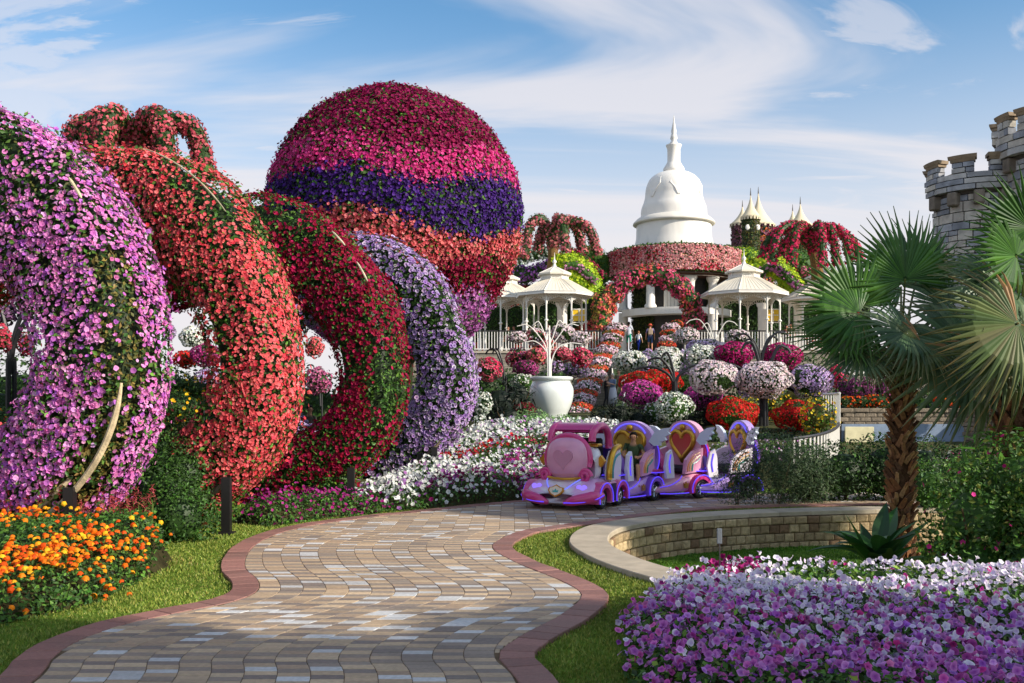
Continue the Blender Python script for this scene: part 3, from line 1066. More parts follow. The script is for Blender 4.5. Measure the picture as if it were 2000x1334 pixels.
mb = MB()
v, f = ellip(GC, (GR * 0.965,) * 3, 28, 40)
mb.add(v, f, lin(40, 52, 26))
v, f = lathe([(0.5, 0.9), (0.62, 3.0), (1.6, 4.4)][::-1], 16)
mb.add(v + [GC[0], GC[1], 0], f, lin(52, 60, 34))
p, n = globe_pts(48000, 0.985)
k = facing(p, n) > -0.3
leafmass(mb, p[k], n[k], 0.10, G_DARK + G_MID[:2])
spr, sn = globe_pts(9000, 1.012)
k = facing(spr, sn) > -0.3
leafmass(mb, spr[k], sn[k], 0.13, G_DARK + G_MID, jit=0.9)
mb.build('foliage', [M_LEAF], globe, kind='stuff')
p, n = globe_pts(100000, 1.003)
k = facing(p, n) > -0.3
p, n = p[k], n[k]
zr = (p[:, 2] - GC[2]) / GR
az = np.arctan2(p[:, 0] - GC[0], -(p[:, 1] - GC[1]))
wob = 0.05 * np.sin(2.3 * az + 1) + 0.045 * np.sin(5.1 * az) + 0.035 * gr2.normal(size=len(p)) + 0.03 * nz(p, 2.5, 2)
zz = zr + wob
low_w = zr + 0.09 * np.sin(3.2 * az - 0.4) * 1.0 + 0.03 * gr2.normal(size=len(p)) + 0.035 * nz(p, 2.0, 3)
B = np.zeros(len(p), int)
B[zz < 0.41] = 1
B[zz < 0.17] = 2
B[low_w < -0.19] = 3
B[zz < -0.42] = 4
B[zz < -0.66] = 5
bands = [[(142, 12, 74), (120, 8, 56), (160, 22, 92)], [(216, 52, 136), (232, 84, 156), (196, 34, 116)], [(74, 34, 124), (88, 46, 146), (58, 26, 100)],
         [(234, 112, 116), (240, 136, 134), (214, 84, 94)], [(146, 26, 62), (120, 12, 44), (168, 30, 76)], [(196, 116, 190), (178, 96, 172), (212, 140, 204)]]
keepp = np.array([0.85, 0.95, 0.8, 1.0, 0.8, 0.95])[B]
k = gr2.random(len(p)) < keepp * (0.85 + 0.22 * nz(p, 1.8, 12) + 0.25 * nz(p, 5, 13))
p, n, B = p[k], n[k], B[k]
cc = np.zeros((len(p), 3))
for i, bc in enumerate(bands):
    s = B == i
    cc[s] = pick(bc, int(s.sum()), 0.16)
mb = MB()
p = p + n * (0.06 * gr2.normal(size=len(p)))[:, None]
scatter(mb, p, n + [0, 0, 0.1], 0.051 * gr2.uniform(0.7, 1.25, len(p)), cc, PET1, 0.4, ccol=cc * 0.72)
mb.build('flowers', [M_PETAL], globe, kind='stuff')

# ------------------------------------------------------------------ terrace with stairs, railing and gazebos
WHITE = lin(236, 232, 224)
TZ = 4.79            # terrace floor
TY = 58.0


def mat_brick(name, c1, c2, mortar, scale, bw=0.5, rh=0.25):
    m, nt, b = principled(name)
    N, L = nt.nodes.new, nt.links.new
    tc = N('ShaderNodeTexCoord'); sp = N('ShaderNodeSeparateXYZ'); cb = N('ShaderNodeCombineXYZ')
    L(tc.outputs['Object'], sp.inputs[0])
    ad = N('ShaderNodeMath'); ad.operation = 'ADD'
    L(sp.outputs[0], ad.inputs[0]); L(sp.outputs[1], ad.inputs[1])
    L(ad.outputs[0], cb.inputs[0]); L(sp.outputs[2], cb.inputs[1])
    t = N('ShaderNodeTexBrick')
    t.inputs['Color1'].default_value = (*lin(c1), 1); t.inputs['Color2'].default_value = (*lin(c2), 1); t.inputs['Mortar'].default_value = (*lin(mortar), 1)
    t.inputs['Scale'].default_value = scale; t.inputs['Mortar Size'].default_value = 0.012; t.inputs['Brick Width'].default_value = bw; t.inputs['Row Height'].default_value = rh
    L(cb.outputs[0], t.inputs['Vector']); L(t.outputs[0], b.inputs['Base Color'])
    bp = N('ShaderNodeBump'); bp.inputs['Strength'].default_value = 0.6; bp.inputs['Distance'].default_value = 0.02; bp.invert = True
    L(t.outputs[1], bp.inputs['Height']); L(bp.outputs[0], b.inputs['Normal'])
    b.inputs['Roughness'].default_value = 0.85
    return m


M_TBRICK = mat_brick('terrace_brick', (150, 142, 128), (126, 118, 106), (92, 86, 78), 1.0, 0.42, 0.16)
tr = thing('terrace', 'raised terrace with a grey block retaining wall below the white gazebos', 'terrace', (9, TY, 1.4))
mb = MB()
STX0, STX1 = P(1196, 0, TY)[0], P(1306, 0, TY)[0]
for x0, x1 in ((-6.0, STX0), (STX1, 26.0)):
    mb.add(*box(x0, x1, TY, TY + 24, 0.6, TZ - 0.14))
mb.add(*box(STX0 + 0.002, STX1 - 0.002, TY + 0.6, TY + 24, 0.6, TZ - 0.14))
mb.build('retaining_wall', M_TBRICK, tr)
mb = MB()
for x0, x1 in ((-6.0, STX0), (STX1, 26.0)):
    mb.add(*box(x0, x1, TY - 0.08, TY + 24, TZ - 0.137, TZ), lin(176, 166, 150))
mb.add(*box(STX0 + 0.002, STX1 - 0.002, TY + 0.55, TY + 24, TZ - 0.137, TZ - 0.002), lin(176, 166, 150))
mb.build('floor_slab', M_CONC, tr)

# stairs
st = thing('stairs', 'broad green carpeted stairs climbing between rows of flower tubs', 'stairs', (STX0, 50, 1.4))
NS = 20
for i in range(NS):
    z1 = 1.42 + (TZ - 1.42) * (i + 1) / NS
    y0 = 50.4 + 0.4 * i
    v, f = cbox(STX0 - 0.6 * (1 - i / NS), STX1, y0, TY + 0.58 if i > NS - 3 else y0 + 0.8, z1 - 0.3, z1, 0.015)
    MB().add(v, f, lin(66, 86, 54) if i % 1 == 0 else WHITE).build('step', M_CONC, st)
v, f = tube([[STX0 - 0.75, 50.2, 2.3], [STX0 - 0.1, 58.2, 5.75]], 0.035, 6)
MB().add(v, f, WHITE).build('handrail', M_WHITE, st)

# railing on the terrace edge
rail = thing('railing', 'white baluster railing with a black handrail along the terrace edge', 'railing', (9, TY, TZ))
bal = MB(); bal.add(*box(-0.022, 0.022, -0.018, 0.018, 0.1, 1.13), WHITE)
balm = bal.mesh('baluster', M_WHITE)
pst = MB(); pst.add(*box(-0.035, 0.035, -0.035, 0.035, 0.0, 1.22), lin(40, 38, 38))
pstm = pst.mesh('rail_post', M_BLACK)
for xa, xb in ((P(925, 0, TY)[0], STX0 - 0.25), (STX1 + 0.9, P(1675, 0, TY)[0])):
    mb = MB(); mb.add(*box(xa, xb, TY - 0.0, TY + 0.07, 1.15 + TZ, 1.22 + TZ), lin(44, 40, 40)); mb.build('handrail', M_BLACK, rail)
    mb = MB(); mb.add(*box(xa, xb, TY + 0.01, TY + 0.06, 0.08 + TZ, 0.13 + TZ), WHITE); mb.build('bottom_rail', M_WHITE, rail)
    n = int((xb - xa) / 0.165)
    for i in range(n):
        x = xa + (i + 0.5) * (xb - xa) / n
        place('baluster', balm, rail, Matrix.Translation((float(x), TY + 0.035, TZ)))
    for i in range(0, n + 1, 9):
        place('rail_post', pstm, rail, Matrix.Translation((float(xa + i * (xb - xa) / n), TY + 0.035, TZ)))


def gazebo(label, px, y, R, eave_z, rot=0.0, z0=TZ):
    x = (px - 1000) / F * y
    g = thing('gazebo', label, 'gazebo', (x, y, z0), 'white gazebos on the terrace')
    B0 = np.array([x, y, 0.0])
    n = 8
    ang = [rot + 2 * pi * (i + 0.5) / n for i in range(n)]
    roofc = lin(222, 214, 196)
    r1, z1 = R, eave_z
    r2, z2 = R * 0.36, eave_z + R * 0.36
    r3, z3 = R * 0.34, z2 + R * 0.155
    r4 = R * 0.43
    z4 = z3 + R * 0.19
    for i in range(n):
        a, b_ = ang[i], ang[(i + 1) % n]
        m_ = MB()
        # standing-seam panels: thin ribs on every roof field
        q = [B0 + [r1 * cos(a), r1 * sin(a), z1], B0 + [r1 * cos(b_), r1 * sin(b_), z1], B0 + [r2 * cos(b_), r2 * sin(b_), z2], B0 + [r2 * cos(a), r2 * sin(a), z2]]
        q = np.array(q)
        m_.add(np.concatenate([q, q - [0, 0, 0.04]]), np.array([[0, 1, 2, 3], [7, 6, 5, 4], [0, 4, 5, 1]]), roofc)
        for k in range(8):
            t = k / 8.0
            s0 = q[0] + (q[1] - q[0]) * t; s1 = q[3] + (q[2] - q[3]) * t
            v, f = tube([s0 + [0, 0, 0.008], s1 + [0, 0, 0.008]], 0.03 if k == 0 else 0.011, 4)
            m_.add(v, f, roofc * (1.0 if k else 1.06))
        m_.build('roof_panel', M_WHITE, g)
        # fascia with a scalloped edge
        m_ = MB()
        p0, p1 = B0 + [r1 * cos(a), r1 * sin(a), z1], B0 + [r1 * cos(b_), r1 * sin(b_), z1]
        m_.add(np.array([p0 + [0, 0, 0.03], p1 + [0, 0, 0.03], p1 - [0, 0, 0.16], p0 - [0, 0, 0.16]]), np.array([[3, 2, 1, 0]]), WHITE)
        m_.build('fascia', M_WHITE, g)
        # pierced drum panel
        m_ = MB()
        for k in range(7):
            t0, t1 = k / 7.0, (k + 1) / 7.0
            A = B0 + np.array([r3 * cos(a), r3 * sin(a), 0]); Bq = B0 + np.array([r3 * cos(b_), r3 * sin(b_), 0])
            s0, s1 = A + (Bq - A) * t0, A + (Bq - A) * t1
            zm = (z2 + z3) / 2; hh = (z3 - z2) / 2
            cx_ = (s0 + s1) / 2
            tdir = unit(Bq - A)
            aa = np.linspace(0, 2 * pi, 9)
            for zc_, rr in ((zm + hh * 0.45, hh * 0.42), (zm - hh * 0.45, hh * 0.42)):
                ring = cx_ + tdir * (rr * 1.0 * np.cos(aa))[:, None] + np.array([0, 0, 1.0]) * (zc_ + rr * np.sin(aa))[:, None]
                v, f = tube(ring, 0.028, 4, False); m_.add(v, f, WHITE)
        for zq in (z2 + 0.02, z3 - 0.02):
            v, f = tube([B0 + [r3 * cos(a), r3 * sin(a), zq], B0 + [r3 * cos(b_), r3 * sin(b_), zq]], 0.05, 4); m_.add(v, f, WHITE)
        v, f = tube([B0 + [r3 * cos(a), r3 * sin(a), z2], B0 + [r3 * cos(a), r3 * sin(a), z3]], 0.05, 4); m_.add(v, f, WHITE)
        m_.build('pierced_panel', M_WHITE, g)
        # upper roof field
        m_ = MB()
        q = np.array([B0 + [r4 * cos(a), r4 * sin(a), z3], B0 + [r4 * cos(b_), r4 * sin(b_), z3], B0 + [0.05 * cos(b_), 0.05 * sin(b_), z4], B0 + [0.05 * cos(a), 0.05 * sin(a), z4]])
        m_.add(np.concatenate([q, q - [0, 0, 0.1]]), np.array([[0, 1, 2, 3], [7, 6, 5, 4], [0, 4, 5, 1]]), roofc)
        v, f = tube([q[0], q[3]], 0.025, 4); m_.add(v, f, WHITE)
        m_.build('upper_roof_panel', M_WHITE, g)
        # post with plinth, collar and pierced bracket
        rp = R * 0.80
        c = B0 + [rp * cos(a), rp * sin(a), 0]
        m_ = MB()
        hz = z1 - 0.1 - z0
        v, f = lathe([(0.05, hz), (0.05, hz * 0.56), (0.12, hz * 0.55), (0.12, hz * 0.53), (0.06, hz * 0.52), (0.06, hz * 0.3), (0.11, hz * 0.29), (0.12, 0.2), (0.17, 0.18), (0.17, 0.0)], 10)
        m_.add(v + c + [0, 0, z0], f, WHITE)
        m_.build('post', M_WHITE, g, smooth=False)
        m_ = MB()
        for sgn, other in ((1, ang[(i + 1) % n]), (-1, ang[(i - 1) % n])):
            c2 = B0 + [rp * cos(other), rp * sin(other), 0]
            dr = unit(c2 - c)
            half = np.linalg.norm(c2 - c) / 2
            for rad_, thk in ((half * 0.95, 0.03), (half * 0.72, 0.022), (half * 0.5, 0.022)):
                t = np.linspace(0, pi / 2, 8)
                ln = c + dr * (half - rad_ * np.cos(t) if rad_ > half * 0.9 else rad_ * (1 - np.cos(t)))[:, None] + np.array([0, 0, 1.0]) * (z1 - 0.16 - 0.62 * (1 - np.sin(t)) * rad_ / half)[:, None]
                v, f = tube(ln, thk, 4); m_.add(v, f, WHITE)
            for k in range(5):
                s = c + dr * half * (k + 0.6) / 5.5 + [0, 0, z1 - 0.2 - 0.05 * (5 - k)]
                aa = np.linspace(0, 2 * pi, 8)
                ring = s + dr * (0.09 * np.cos(aa))[:, None] + np.array([0, 0, 1.0]) * (0.09 * np.sin(aa))[:, None]
                v, f = tube(ring, 0.02, 4, False); m_.add(v, f, WHITE)
        m_.build('bracket', M_WHITE, g)
    # ceiling, finial
    m_ = MB(); v, f = lathe([(R * 0.97, z1 - 0.05), (0.02, z1 + 0.05)], 8, rot + pi / 8, rot + pi / 8 + 2 * pi); m_.add(v + B0, f, lin(190, 180, 165)); m_.build('ceiling', M_WHITE, g)
    m_ = MB()
    h = R * 0.36
    v, f = lathe([(0.01, h), (0.03, h * 0.6), (0.05, h * 0.5), (0.12, h * 0.42), (0.14, h * 0.33), (0.06, h * 0.24), (0.10, h * 0.12), (0.16, 0.0)], 10)
    m_.add(v + B0 + [0, 0, z4 - 0.03], f, WHITE); m_.build('finial', M_WHITE, g, smooth=True)
    return g


gazebo('white gazebo to the right of the flower globe, left of the stairs', 1083, 61.0, 2.52, 8.46, 0.1)
gazebo('white gazebo half hidden behind the flower globe', 984, 64.5, 2.5, 8.62, 0.3)
gazebo('white gazebo just right of the stupa building and pink arch', 1453, 59.6, 2.66, 8.34, 0.05)
gazebo('white gazebo behind the fronds of the fan palm', 1606, 63.0, 2.6, 8.42, 0.25)

# ------------------------------------------------------------------ stupa on its colonnaded building
SY = 70.0
SX = (1316 - 1000) / F * SY
def zy(py, y): return CH - (py - HY) / F * y
k_ = SY / F
stu = thing('stupa', 'white bell shaped stupa with a slender spire on the round flower clad building', 'stupa', (SX, SY, zy(482, SY)))
prof = [(0.3, 225), (2, 240), (5.2, 256), (4.4, 261), (6.2, 266), (7, 271), (4.6, 275), (8.5, 280), (9, 283)]
v, f = lathe([(r * k_, zy(p, SY)) for r, p in prof], 24); MB().add(v + [SX, SY, 0], f, WHITE).build('spire', M_PLASTER, stu, smooth=True)
prof = [(0.5, 283), (15.6, 283.5), (14.8, 286), (12.6, 292), (12.4, 316), (15, 321), (20.6, 330), (20.6, 336.5), (18, 337)]
v, f = lathe([(r * k_, zy(p, SY)) for r, p in prof], 24); MB().add(v + [SX, SY, 0], f, WHITE).build('neck', M_PLASTER, stu, smooth=True)
pts = spline([(4, 335.5), (22, 336.8), (36, 342), (47, 351), (53, 363), (55.3, 374), (56, 384), (59, 396), (62.5, 405), (64.0, 413), (64.4, 426)], 40)
v, f = lathe([(r * k_, zy(p, SY)) for r, p in pts], 48)
ph = np.arctan2(v[:, 1], v[:, 0])
v[:, :2] *= (1 + 0.006 * np.sign(np.sin(ph * 6)))[:, None]
MB().add(v + [SX, SY, 0], f, WHITE).build('bell', M_PLASTER, stu, smooth=True)
# raised ornament panels on the bell
for q, (pa) in enumerate(np.linspace(-pi / 2 - 0.95, -pi / 2 + 0.95, 3)):
    m_ = MB()
    rr = 56.5 * k_
    pol = [(-0.34, 352), (0.34, 352), (0.40, 366), (0.18, 378), (0.05, 392), (-0.05, 392), (-0.18, 378), (-0.40, 366)]
    def ring(s, lift):
        o = []
        for da, py in pol:
            r_ = np.interp(py, pts[:, 1], pts[:, 0]) * k_ + lift
            a = pa + da * s * 0.8
            o.append([r_ * cos(a) + SX, r_ * sin(a) + SY, zy(368 + (py - 368) * s, SY)])
        return o
    A, B_ = ring(1.0, 0.0), ring(0.9, 0.05)
    n_ = len(pol)
    m_.add(np.array(A + B_), [np.array([[i, (i + 1) % n_, (i + 1) % n_ + n_, i + n_] for i in range(n_)]), np.array([list(range(n_, 2 * n_))])], WHITE)
    m_.build('relief_panel', M_PLASTER, stu)
prof = [(64, 425.5), (69, 427), (74, 431), (79, 436), (79.6, 439), (76, 441), (72.5, 441)]
v, f = lathe([(r * k_, zy(p, SY)) for r, p in prof], 48); MB().add(v + [SX, SY, 0], f, lin(228, 222, 210)).build('cornice', M_PLASTER, stu, smooth=True)
prof = [(72.4, 440), (73, 466), (75, 474), (77.5, 486)]
v, f = lathe([(r * k_, zy(p, SY)) for r, p in prof], 48); MB().add(v + [SX, SY, 0], f, WHITE).build('drum', M_PLASTER, stu, smooth=True)

bd = thing('stupa_building', 'round building with white columns, a balcony and a band of pink flowers below the stupa', 'building', (SX, SY, TZ))
RB = 127 * k_
zt, zb = zy(484, SY - 3), zy(529, SY - 4)
mb = MB()
v, f = lathe([(0.5, zt + 0.05), (RB * 0.97, zt), (RB, zt - 0.25), (RB, zb + 0.1), (RB * 0.95, zb), (0.5, zb)], 48); mb.add(v + [SX, SY, 0], f, lin(46, 56, 30))
th_ = rng.uniform(-pi, 0, 15000); z_ = rng.uniform(zb, zt, 15000)
p = np.c_[SX + RB * np.cos(th_), SY + RB * np.sin(th_), z_]; n = np.c_[np.cos(th_), np.sin(th_), 0 * th_]
leafmass(mb, p, n, 0.16, G_DARK + G_MID + [(120, 96, 50)])
th_ = rng.uniform(-pi, 0, 2600); rr = RB * rng.uniform(0.62, 1.0, 2600)
leafmass(mb, np.c_[SX + rr * np.cos(th_), SY + rr * np.sin(th_), np.full(2600, zt + 0.06)], np.tile([0, -0.5, 1.0], (2600, 1)), 0.2, G_DARK + G_MID[:2])
mb.build('hedge_band', [M_LEAF], bd, kind='stuff')
th_ = rng.uniform(-pi, 0, 9500); z_ = rng.uniform(zb + 0.02, zt, 9500)
p = np.c_[SX + 1.02 * RB * np.cos(th_), SY + 1.02 * RB * np.sin(th_), z_]; n = np.c_[np.cos(th_), np.sin(th_), 0.2 + 0 * th_]
s = nz(p, 0.9, 3) + 0.4 * rng.normal(size=len(p)); k = (s > -0.9) & (rng.random(len(p)) < 0.50)
p, n, s = p[k], n[k], s[k]
cc = pick([(230, 164, 166), (216, 134, 138), (238, 184, 174)], len(p), 0.18)
k = s > 0.75; cc[k] = pick([(214, 44, 78), (196, 34, 66)], int(k.sum()))
mb = MB(); scatter(mb, p, n, 0.075 * rng.uniform(0.7, 1.25, len(p)), cc, PET2, 0.5); mb.build('flowers', [M_PETAL], bd, kind='stuff')
mb = MB()
v, f = lathe([(RB * 0.94, zb + 0.02), (RB * 0.90, zb - 0.25), (RB * 0.86, zb - 0.3), (0.3, zb - 0.3)], 40); mb.add(v + [SX, SY, 0], f, lin(92, 62, 50))
mb.build('soffit_beam', M_WOOD, bd)
for i in range(2):
    t = np.linspace(-pi + 0.1, -0.1, 30)
    v, f = tube(np.c_[SX + RB * 0.93 * np.cos(t), SY + RB * 0.93 * np.sin(t), np.full(30, zb - 0.12 - 0.2 * i)], 0.03, 5)
    MB().add(v, f, lin(120, 110, 100)).build('trellis_rail', M_BLACK, bd)
# inner wall, a dark hall behind the columns with climbing green
RI = RB * 0.62
v, f = lathe([(RI, zb - 0.25), (RI, TZ)], 32, -pi, 0); MB().add(v + [SX, SY, 0], f, lin(62, 60, 58)).build('inner_wall', M_CONC, bd)
mb = MB()
for a0, a1 in ((-pi + 0.05, -2.22), (-0.9, -0.05)):
    th_ = rng.uniform(a0, a1, 5000); z_ = rng.uniform(TZ, zb - 0.2, 5000)
    p = np.c_[SX + (RI + 0.12) * np.cos(th_), SY + (RI + 0.12) * np.sin(th_), z_]
    leafmass(mb, p, np.c_[np.cos(th_), np.sin(th_), 0 * th_ - 0.4], 0.15, [(52, 68, 30), (70, 84, 36), (44, 58, 28), (88, 92, 42)])
mb.build('climbing_ivy', [M_LEAF], bd, kind='stuff')
RC = RB * 0.80
zbal = zy(600, SY - 4)
for px, lower in ((1226, True), (1271, False), (1346, False), (1393, True)):
    x = (px - 1000) / F * (SY - 3.2)
    x = x - SX
    a = -math.acos(max(-1, min(1, x / RC)))
    cx_, cy_ = SX + RC * cos(a), SY + RC * sin(a)
    v, f = lathe([(0.46, zb - 0.28), (0.46, zb - 0.42), (0.36, zb - 0.62), (0.30, zb - 0.7), (0.29, zb - 0.8), (0.31, zbal + 0.35), (0.42, zbal + 0.2), (0.42, zbal + 0.02)], 16)
    MB().add(v + [cx_, cy_, 0], f, WHITE).build('column', M_WHITE, bd, smooth=True)
    if lower or True:
        if lower:
            v, f = lathe([(0.34, zbal - 0.1), (0.34, TZ)], 16); MB().add(v + [cx_, cy_, 0], f, WHITE).build('column', M_WHITE, bd, smooth=True)
for px in (1098, 1171, 1490, 1560):
    x = (px - 1000) / F * 66; v, f = lathe([(0.46, zb - 2.2), (0.4, zb - 2.4), (0.34, zb - 2.5), (0.34, TZ)], 16)
    MB().add(v + [x, 66.0, 0], f, WHITE).build('column', M_WHITE, bd, smooth=True)
mb = MB()
v, f = lathe([(RC - 1.2, zbal + 0.06), (RC + 0.3, zbal + 0.05), (RC + 0.3, zbal - 0.42), (RC - 0.2, zbal - 0.44), (RC - 1.2, zbal - 0.42)], 40, -pi + 0.3, -0.3); mb.add(v + [SX, SY, 0], f, WHITE)
mb.build('balcony_slab', M_WHITE, bd)
x0, x1 = (1296 - 1000) / F * (SY - RI), (1330 - 1000) / F * (SY - RI)
for i in range(5):
    w = (x1 - x0) / 5
    v, f = cbox(x0 + i * w + 0.01, x0 + (i + 1) * w - 0.01, SY - RI - 0.12, SY - RI - 0.04, zbal + 0.05, zb - 0.5, 0.02)
    MB().add(v, f, lin(228, 220, 204)).build('door_board', M_WHITE, bd)
for i in range(12):
    z = TZ + 0.17 * i
    v, f = box(SX + 0.2, SX + 2.4, SY - RI - 1.9 + 0.16 * i, SY - RI - 1.6 + 0.16 * i, z, z + 0.05)
    MB().add(v, f, lin(120, 116, 104)).build('stair_tread', M_CONC, bd)
# back wall of hedges left and right of the building, seen through the gazebos
for lab, xa, xb, y, seed in (('tall dark hedge wall with red and pink blossoms behind the two gazebos beside the globe', 925, 1185, 69, 4), ('tall dark hedge wall with coral blossoms behind the gazebos near the palms', 1405, 1700, 69, 7)):
    x0, x1 = (xa - 1000) / F * y, (xb - 1000) / F * y
    ztop = zy(556, y)
    h = thing('hedge_wall', lab, 'hedge', ((x0 + x1) / 2, y, TZ))
    mb = MB(); mb.add(*box(x0, x1, y, y + 0.5, TZ, ztop), lin(36, 50, 24))
    p = np.c_[rng.uniform(x0, x1, 9000), y - 0.1 * rng.random(9000), rng.uniform(TZ, ztop, 9000)]
    leafmass(mb, p, np.tile([0, -1.0, 0.2], (9000, 1)), 0.17, G_DARK)
    mb.build('foliage', [M_LEAF], h, kind='stuff')
    p = np.c_[rng.uniform(x0, x1, 6000), y - 0.18 * rng.random(6000), rng.uniform(TZ, ztop, 6000)]
    k = nz(p * [1, 0, 1], 0.9, seed) > 0.25
    p = p[k]
    mb = MB(); scatter(mb, p, np.tile([0, -1.0, 0.2], (len(p), 1)), 0.1 * rng.uniform(0.7, 1.2, len(p)), pick([(206, 60, 84), (222, 110, 100), (196, 80, 60)], len(p)), PET2, 0.5)
    mb.build('flowers', [M_PETAL], h, kind='stuff')
for px, y in ((1131, 66.5), (1510, 66.5)):
    w_ = thing('yellow_window', 'small yellow window with a white frame seen through the gazebo ' + ('left' if px < 1200 else 'right') + ' of the stairs', 'window', ((px - 1000) / F * y, y, TZ + 1))
    x = (px - 1000) / F * y
    za, zb_ = zy(627, y), zy(604, y)
    MB().add(*box(x - 0.42, x + 0.42, y, y + 0.08, za, zb_), lin(240, 196, 30)).build('pane', M_GLOSS, w_)  # pane in one plain yellow base colour
    m_ = MB()
    for xx in (-0.45, 0.0, 0.42): m_.add(*box(x + xx - 0.03, x + xx + 0.03, y - 0.03, y - 0.002, za - 0.1, zb_ + 0.06), WHITE)
    for zz_ in (za - 0.1, (za + zb_) / 2, zb_): m_.add(*box(x - 0.47, x + 0.47, y - 0.036, y - 0.004, zz_ - 0.03, zz_ + 0.03), WHITE)
    m_.build('frame', M_WHITE, w_)

# pink flower arch at the head of the stairs
AY = 60.0
ac = P(1268, 630, AY)
t = np.linspace(pi * 0.955, -0.02 * pi, 22)
R_ = 88 / F * AY
pts_ = np.c_[ac[0] + R_ * np.cos(t), np.full(22, AY), ac[2] + R_ * 1.06 * np.sin(t)]
pa = flower_tube('flower_arch', 'arch of bunched pink and red blossoms spanning the head of the stairs', 'flower arch', None, pts_, [0.54, 0.58, 0.6, 0.6, 0.58, 0.6, 0.58], [(226, 84, 126), (234, 112, 142), (206, 58, 104)], leafc=G_DARK + G_MID,
                 size=0.085, cover=0.85, mix=([(222, 128, 90), (206, 70, 80)], 0.5), bead=0.28, bead_n=9)
q = P(1178, 0, 57.6)[0]
flower_tube('flower_pillar', 'pillar of orange pink blossoms at the left foot of the pink arch', 'flower pillar', None, [[q, 58.8, TZ + 0.05], [q, 58.8, TZ + 1.3], [q, 58.8, zy(582, 58.8)]], 0.52,
            [(214, 84, 100), (226, 120, 100), (232, 150, 96)], leafc=G_MID + G_DARK, size=0.085, mix=([(170, 150, 60), (206, 150, 80)], 0.7), bead=0.2, bead_n=4)

# lime and pink planting on the sloping flanks behind the gazebos
def roll(name, label, pts, r, cols, leafc=G_MID, size=0.1, cat='flower hedge', cover=0.8, mix=None):
    return flower_tube(name, label, cat, 'flowering hedges on the slopes beside the stupa building', [P(*q) for q in pts], r, cols, leafc=leafc, size=size, cover=cover, mix=mix)


LIME = [(186, 206, 40), (204, 214, 60), (160, 190, 40)]
roll('lime_hedge', 'lime yellow hedge sloping down left of the pink arch', [(1085, 512, 66), (1112, 512, 66), (1140, 532, 66), (1164, 566, 66)], [0.5, 0.75, 0.8, 0.6], LIME, G_LIME)
roll('lime_hedge', 'lower lime yellow hedge behind the gazebo left of the stairs', [(1098, 535, 65.5), (1125, 545, 65.5), (1150, 575, 65.5)], [0.5, 0.6, 0.6], LIME, G_LIME)
roll('pink_hedge', 'thin roll of lilac pink blossoms crossing the lime hedge left of the pink arch', [(1104, 520, 65), (1124, 518, 65), (1142, 532, 65), (1164, 550, 65)], 0.26, [(206, 130, 180), (222, 150, 190)], G_MID)
roll('crimson_hedge', 'thin crimson roll of blossoms above the lime hedge left of the pink arch', [(1112, 490, 67), (1140, 506, 67), (1178, 540, 67)], 0.3, [(150, 24, 66), (176, 36, 84)], G_DARK)
roll('green_hedge', 'plain green hedge against the left side of the flower band building', [(1140, 498, 70), (1165, 510, 70), (1192, 545, 70)], [0.7, 0.9, 0.9], G_MID, G_MID)
roll('purple_hedge', 'purple flowering hedge between the globe and the gazebo finial', [(1004, 536, 68), (1030, 538, 68), (1062, 522, 68), (1090, 508, 68)], [0.7, 0.6, 0.42, 0.25], [(152, 96, 176), (176, 116, 196), (130, 70, 150)], G_DARK)
roll('white_flower_hedge', 'greyish white flowering hedge at the edge of the globe', [(1000, 540, 72), (1018, 505, 72), (1045, 496, 72), (1078, 492, 72)], 0.5, [(206, 214, 206), (226, 230, 222), (180, 196, 184)], G_DARK)
roll('lime_hedge', 'lime green hedge just behind the gazebo right of the stupa building', [(1432, 508, 69), (1462, 505, 69), (1478, 512, 69)], [0.9, 0.8, 0.6], LIME[:1] + G_MID[:2], G_LIME + G_MID)
roll('lime_hedge', 'lime yellow hedge arching down between the two gazebos near the palm', [(1440, 548, 66), (1478, 526, 66), (1508, 518, 66), (1540, 548, 66), (1572, 580, 66)], [0.5, 0.6, 0.75, 0.7, 0.5], LIME, G_LIME)
roll('pink_hedge', 'roll of lilac pink blossoms arching between the two gazebos near the palm', [(1480, 540, 65), (1502, 521, 65), (1526, 532, 65), (1562, 562, 65)], 0.3, [(206, 120, 176), (222, 146, 190)], G_MID)
roll('crimson_hedge', 'crimson roll of blossoms sloping down beneath the red flower fountain', [(1500, 492, 68), (1530, 505, 68), (1556, 524, 68)], 0.3, [(150, 24, 56), (176, 36, 70)], G_DARK)
roll('green_hedge', 'dull green hedge below the red flower fountain beside the palm', [(1520, 506, 70), (1560, 512, 70), (1600, 540, 70), (1640, 570, 70)], [0.7, 0.9, 0.9, 0.8], G_MID + G_OLIVE[:1], G_MID)
roll('pink_hedge', 'small pink flowering hedge above the gazebo behind the palm', [(1568, 530, 67), (1590, 536, 67), (1612, 545, 67)], 0.36, [(206, 90, 130), (222, 120, 150)], G_MID)


# ------------------------------------------------------------------ flower fountains (drooping flower-clad arms on a trunk)
def fountain(label, base, top, arms, r, cols, mix=None, size=0.1, trunk_r=0.45, d=60):
    th = thing('flower_fountain', label, 'flower fountain', base, 'flower fountains with drooping arms')
    b0, t0 = np.asarray(base, float), np.asarray(top, float)
    v, f = tube([b0, b0 + (t0 - b0) * 0.5, t0], [trunk_r, trunk_r * 0.75, trunk_r * 0.8], 10)
    m_ = MB(); m_.add(v, f, lin(120, 92, 52)); m_.build('trunk', M_WOOD, th)
    for a in arms:
        flower_tube('arm', None, None, None, a, r, cols, leafc=G_DARK + [(110, 84, 46)], size=size, parent=th, mix=mix, fname='arm_flowers', cover=0.8)
    return th


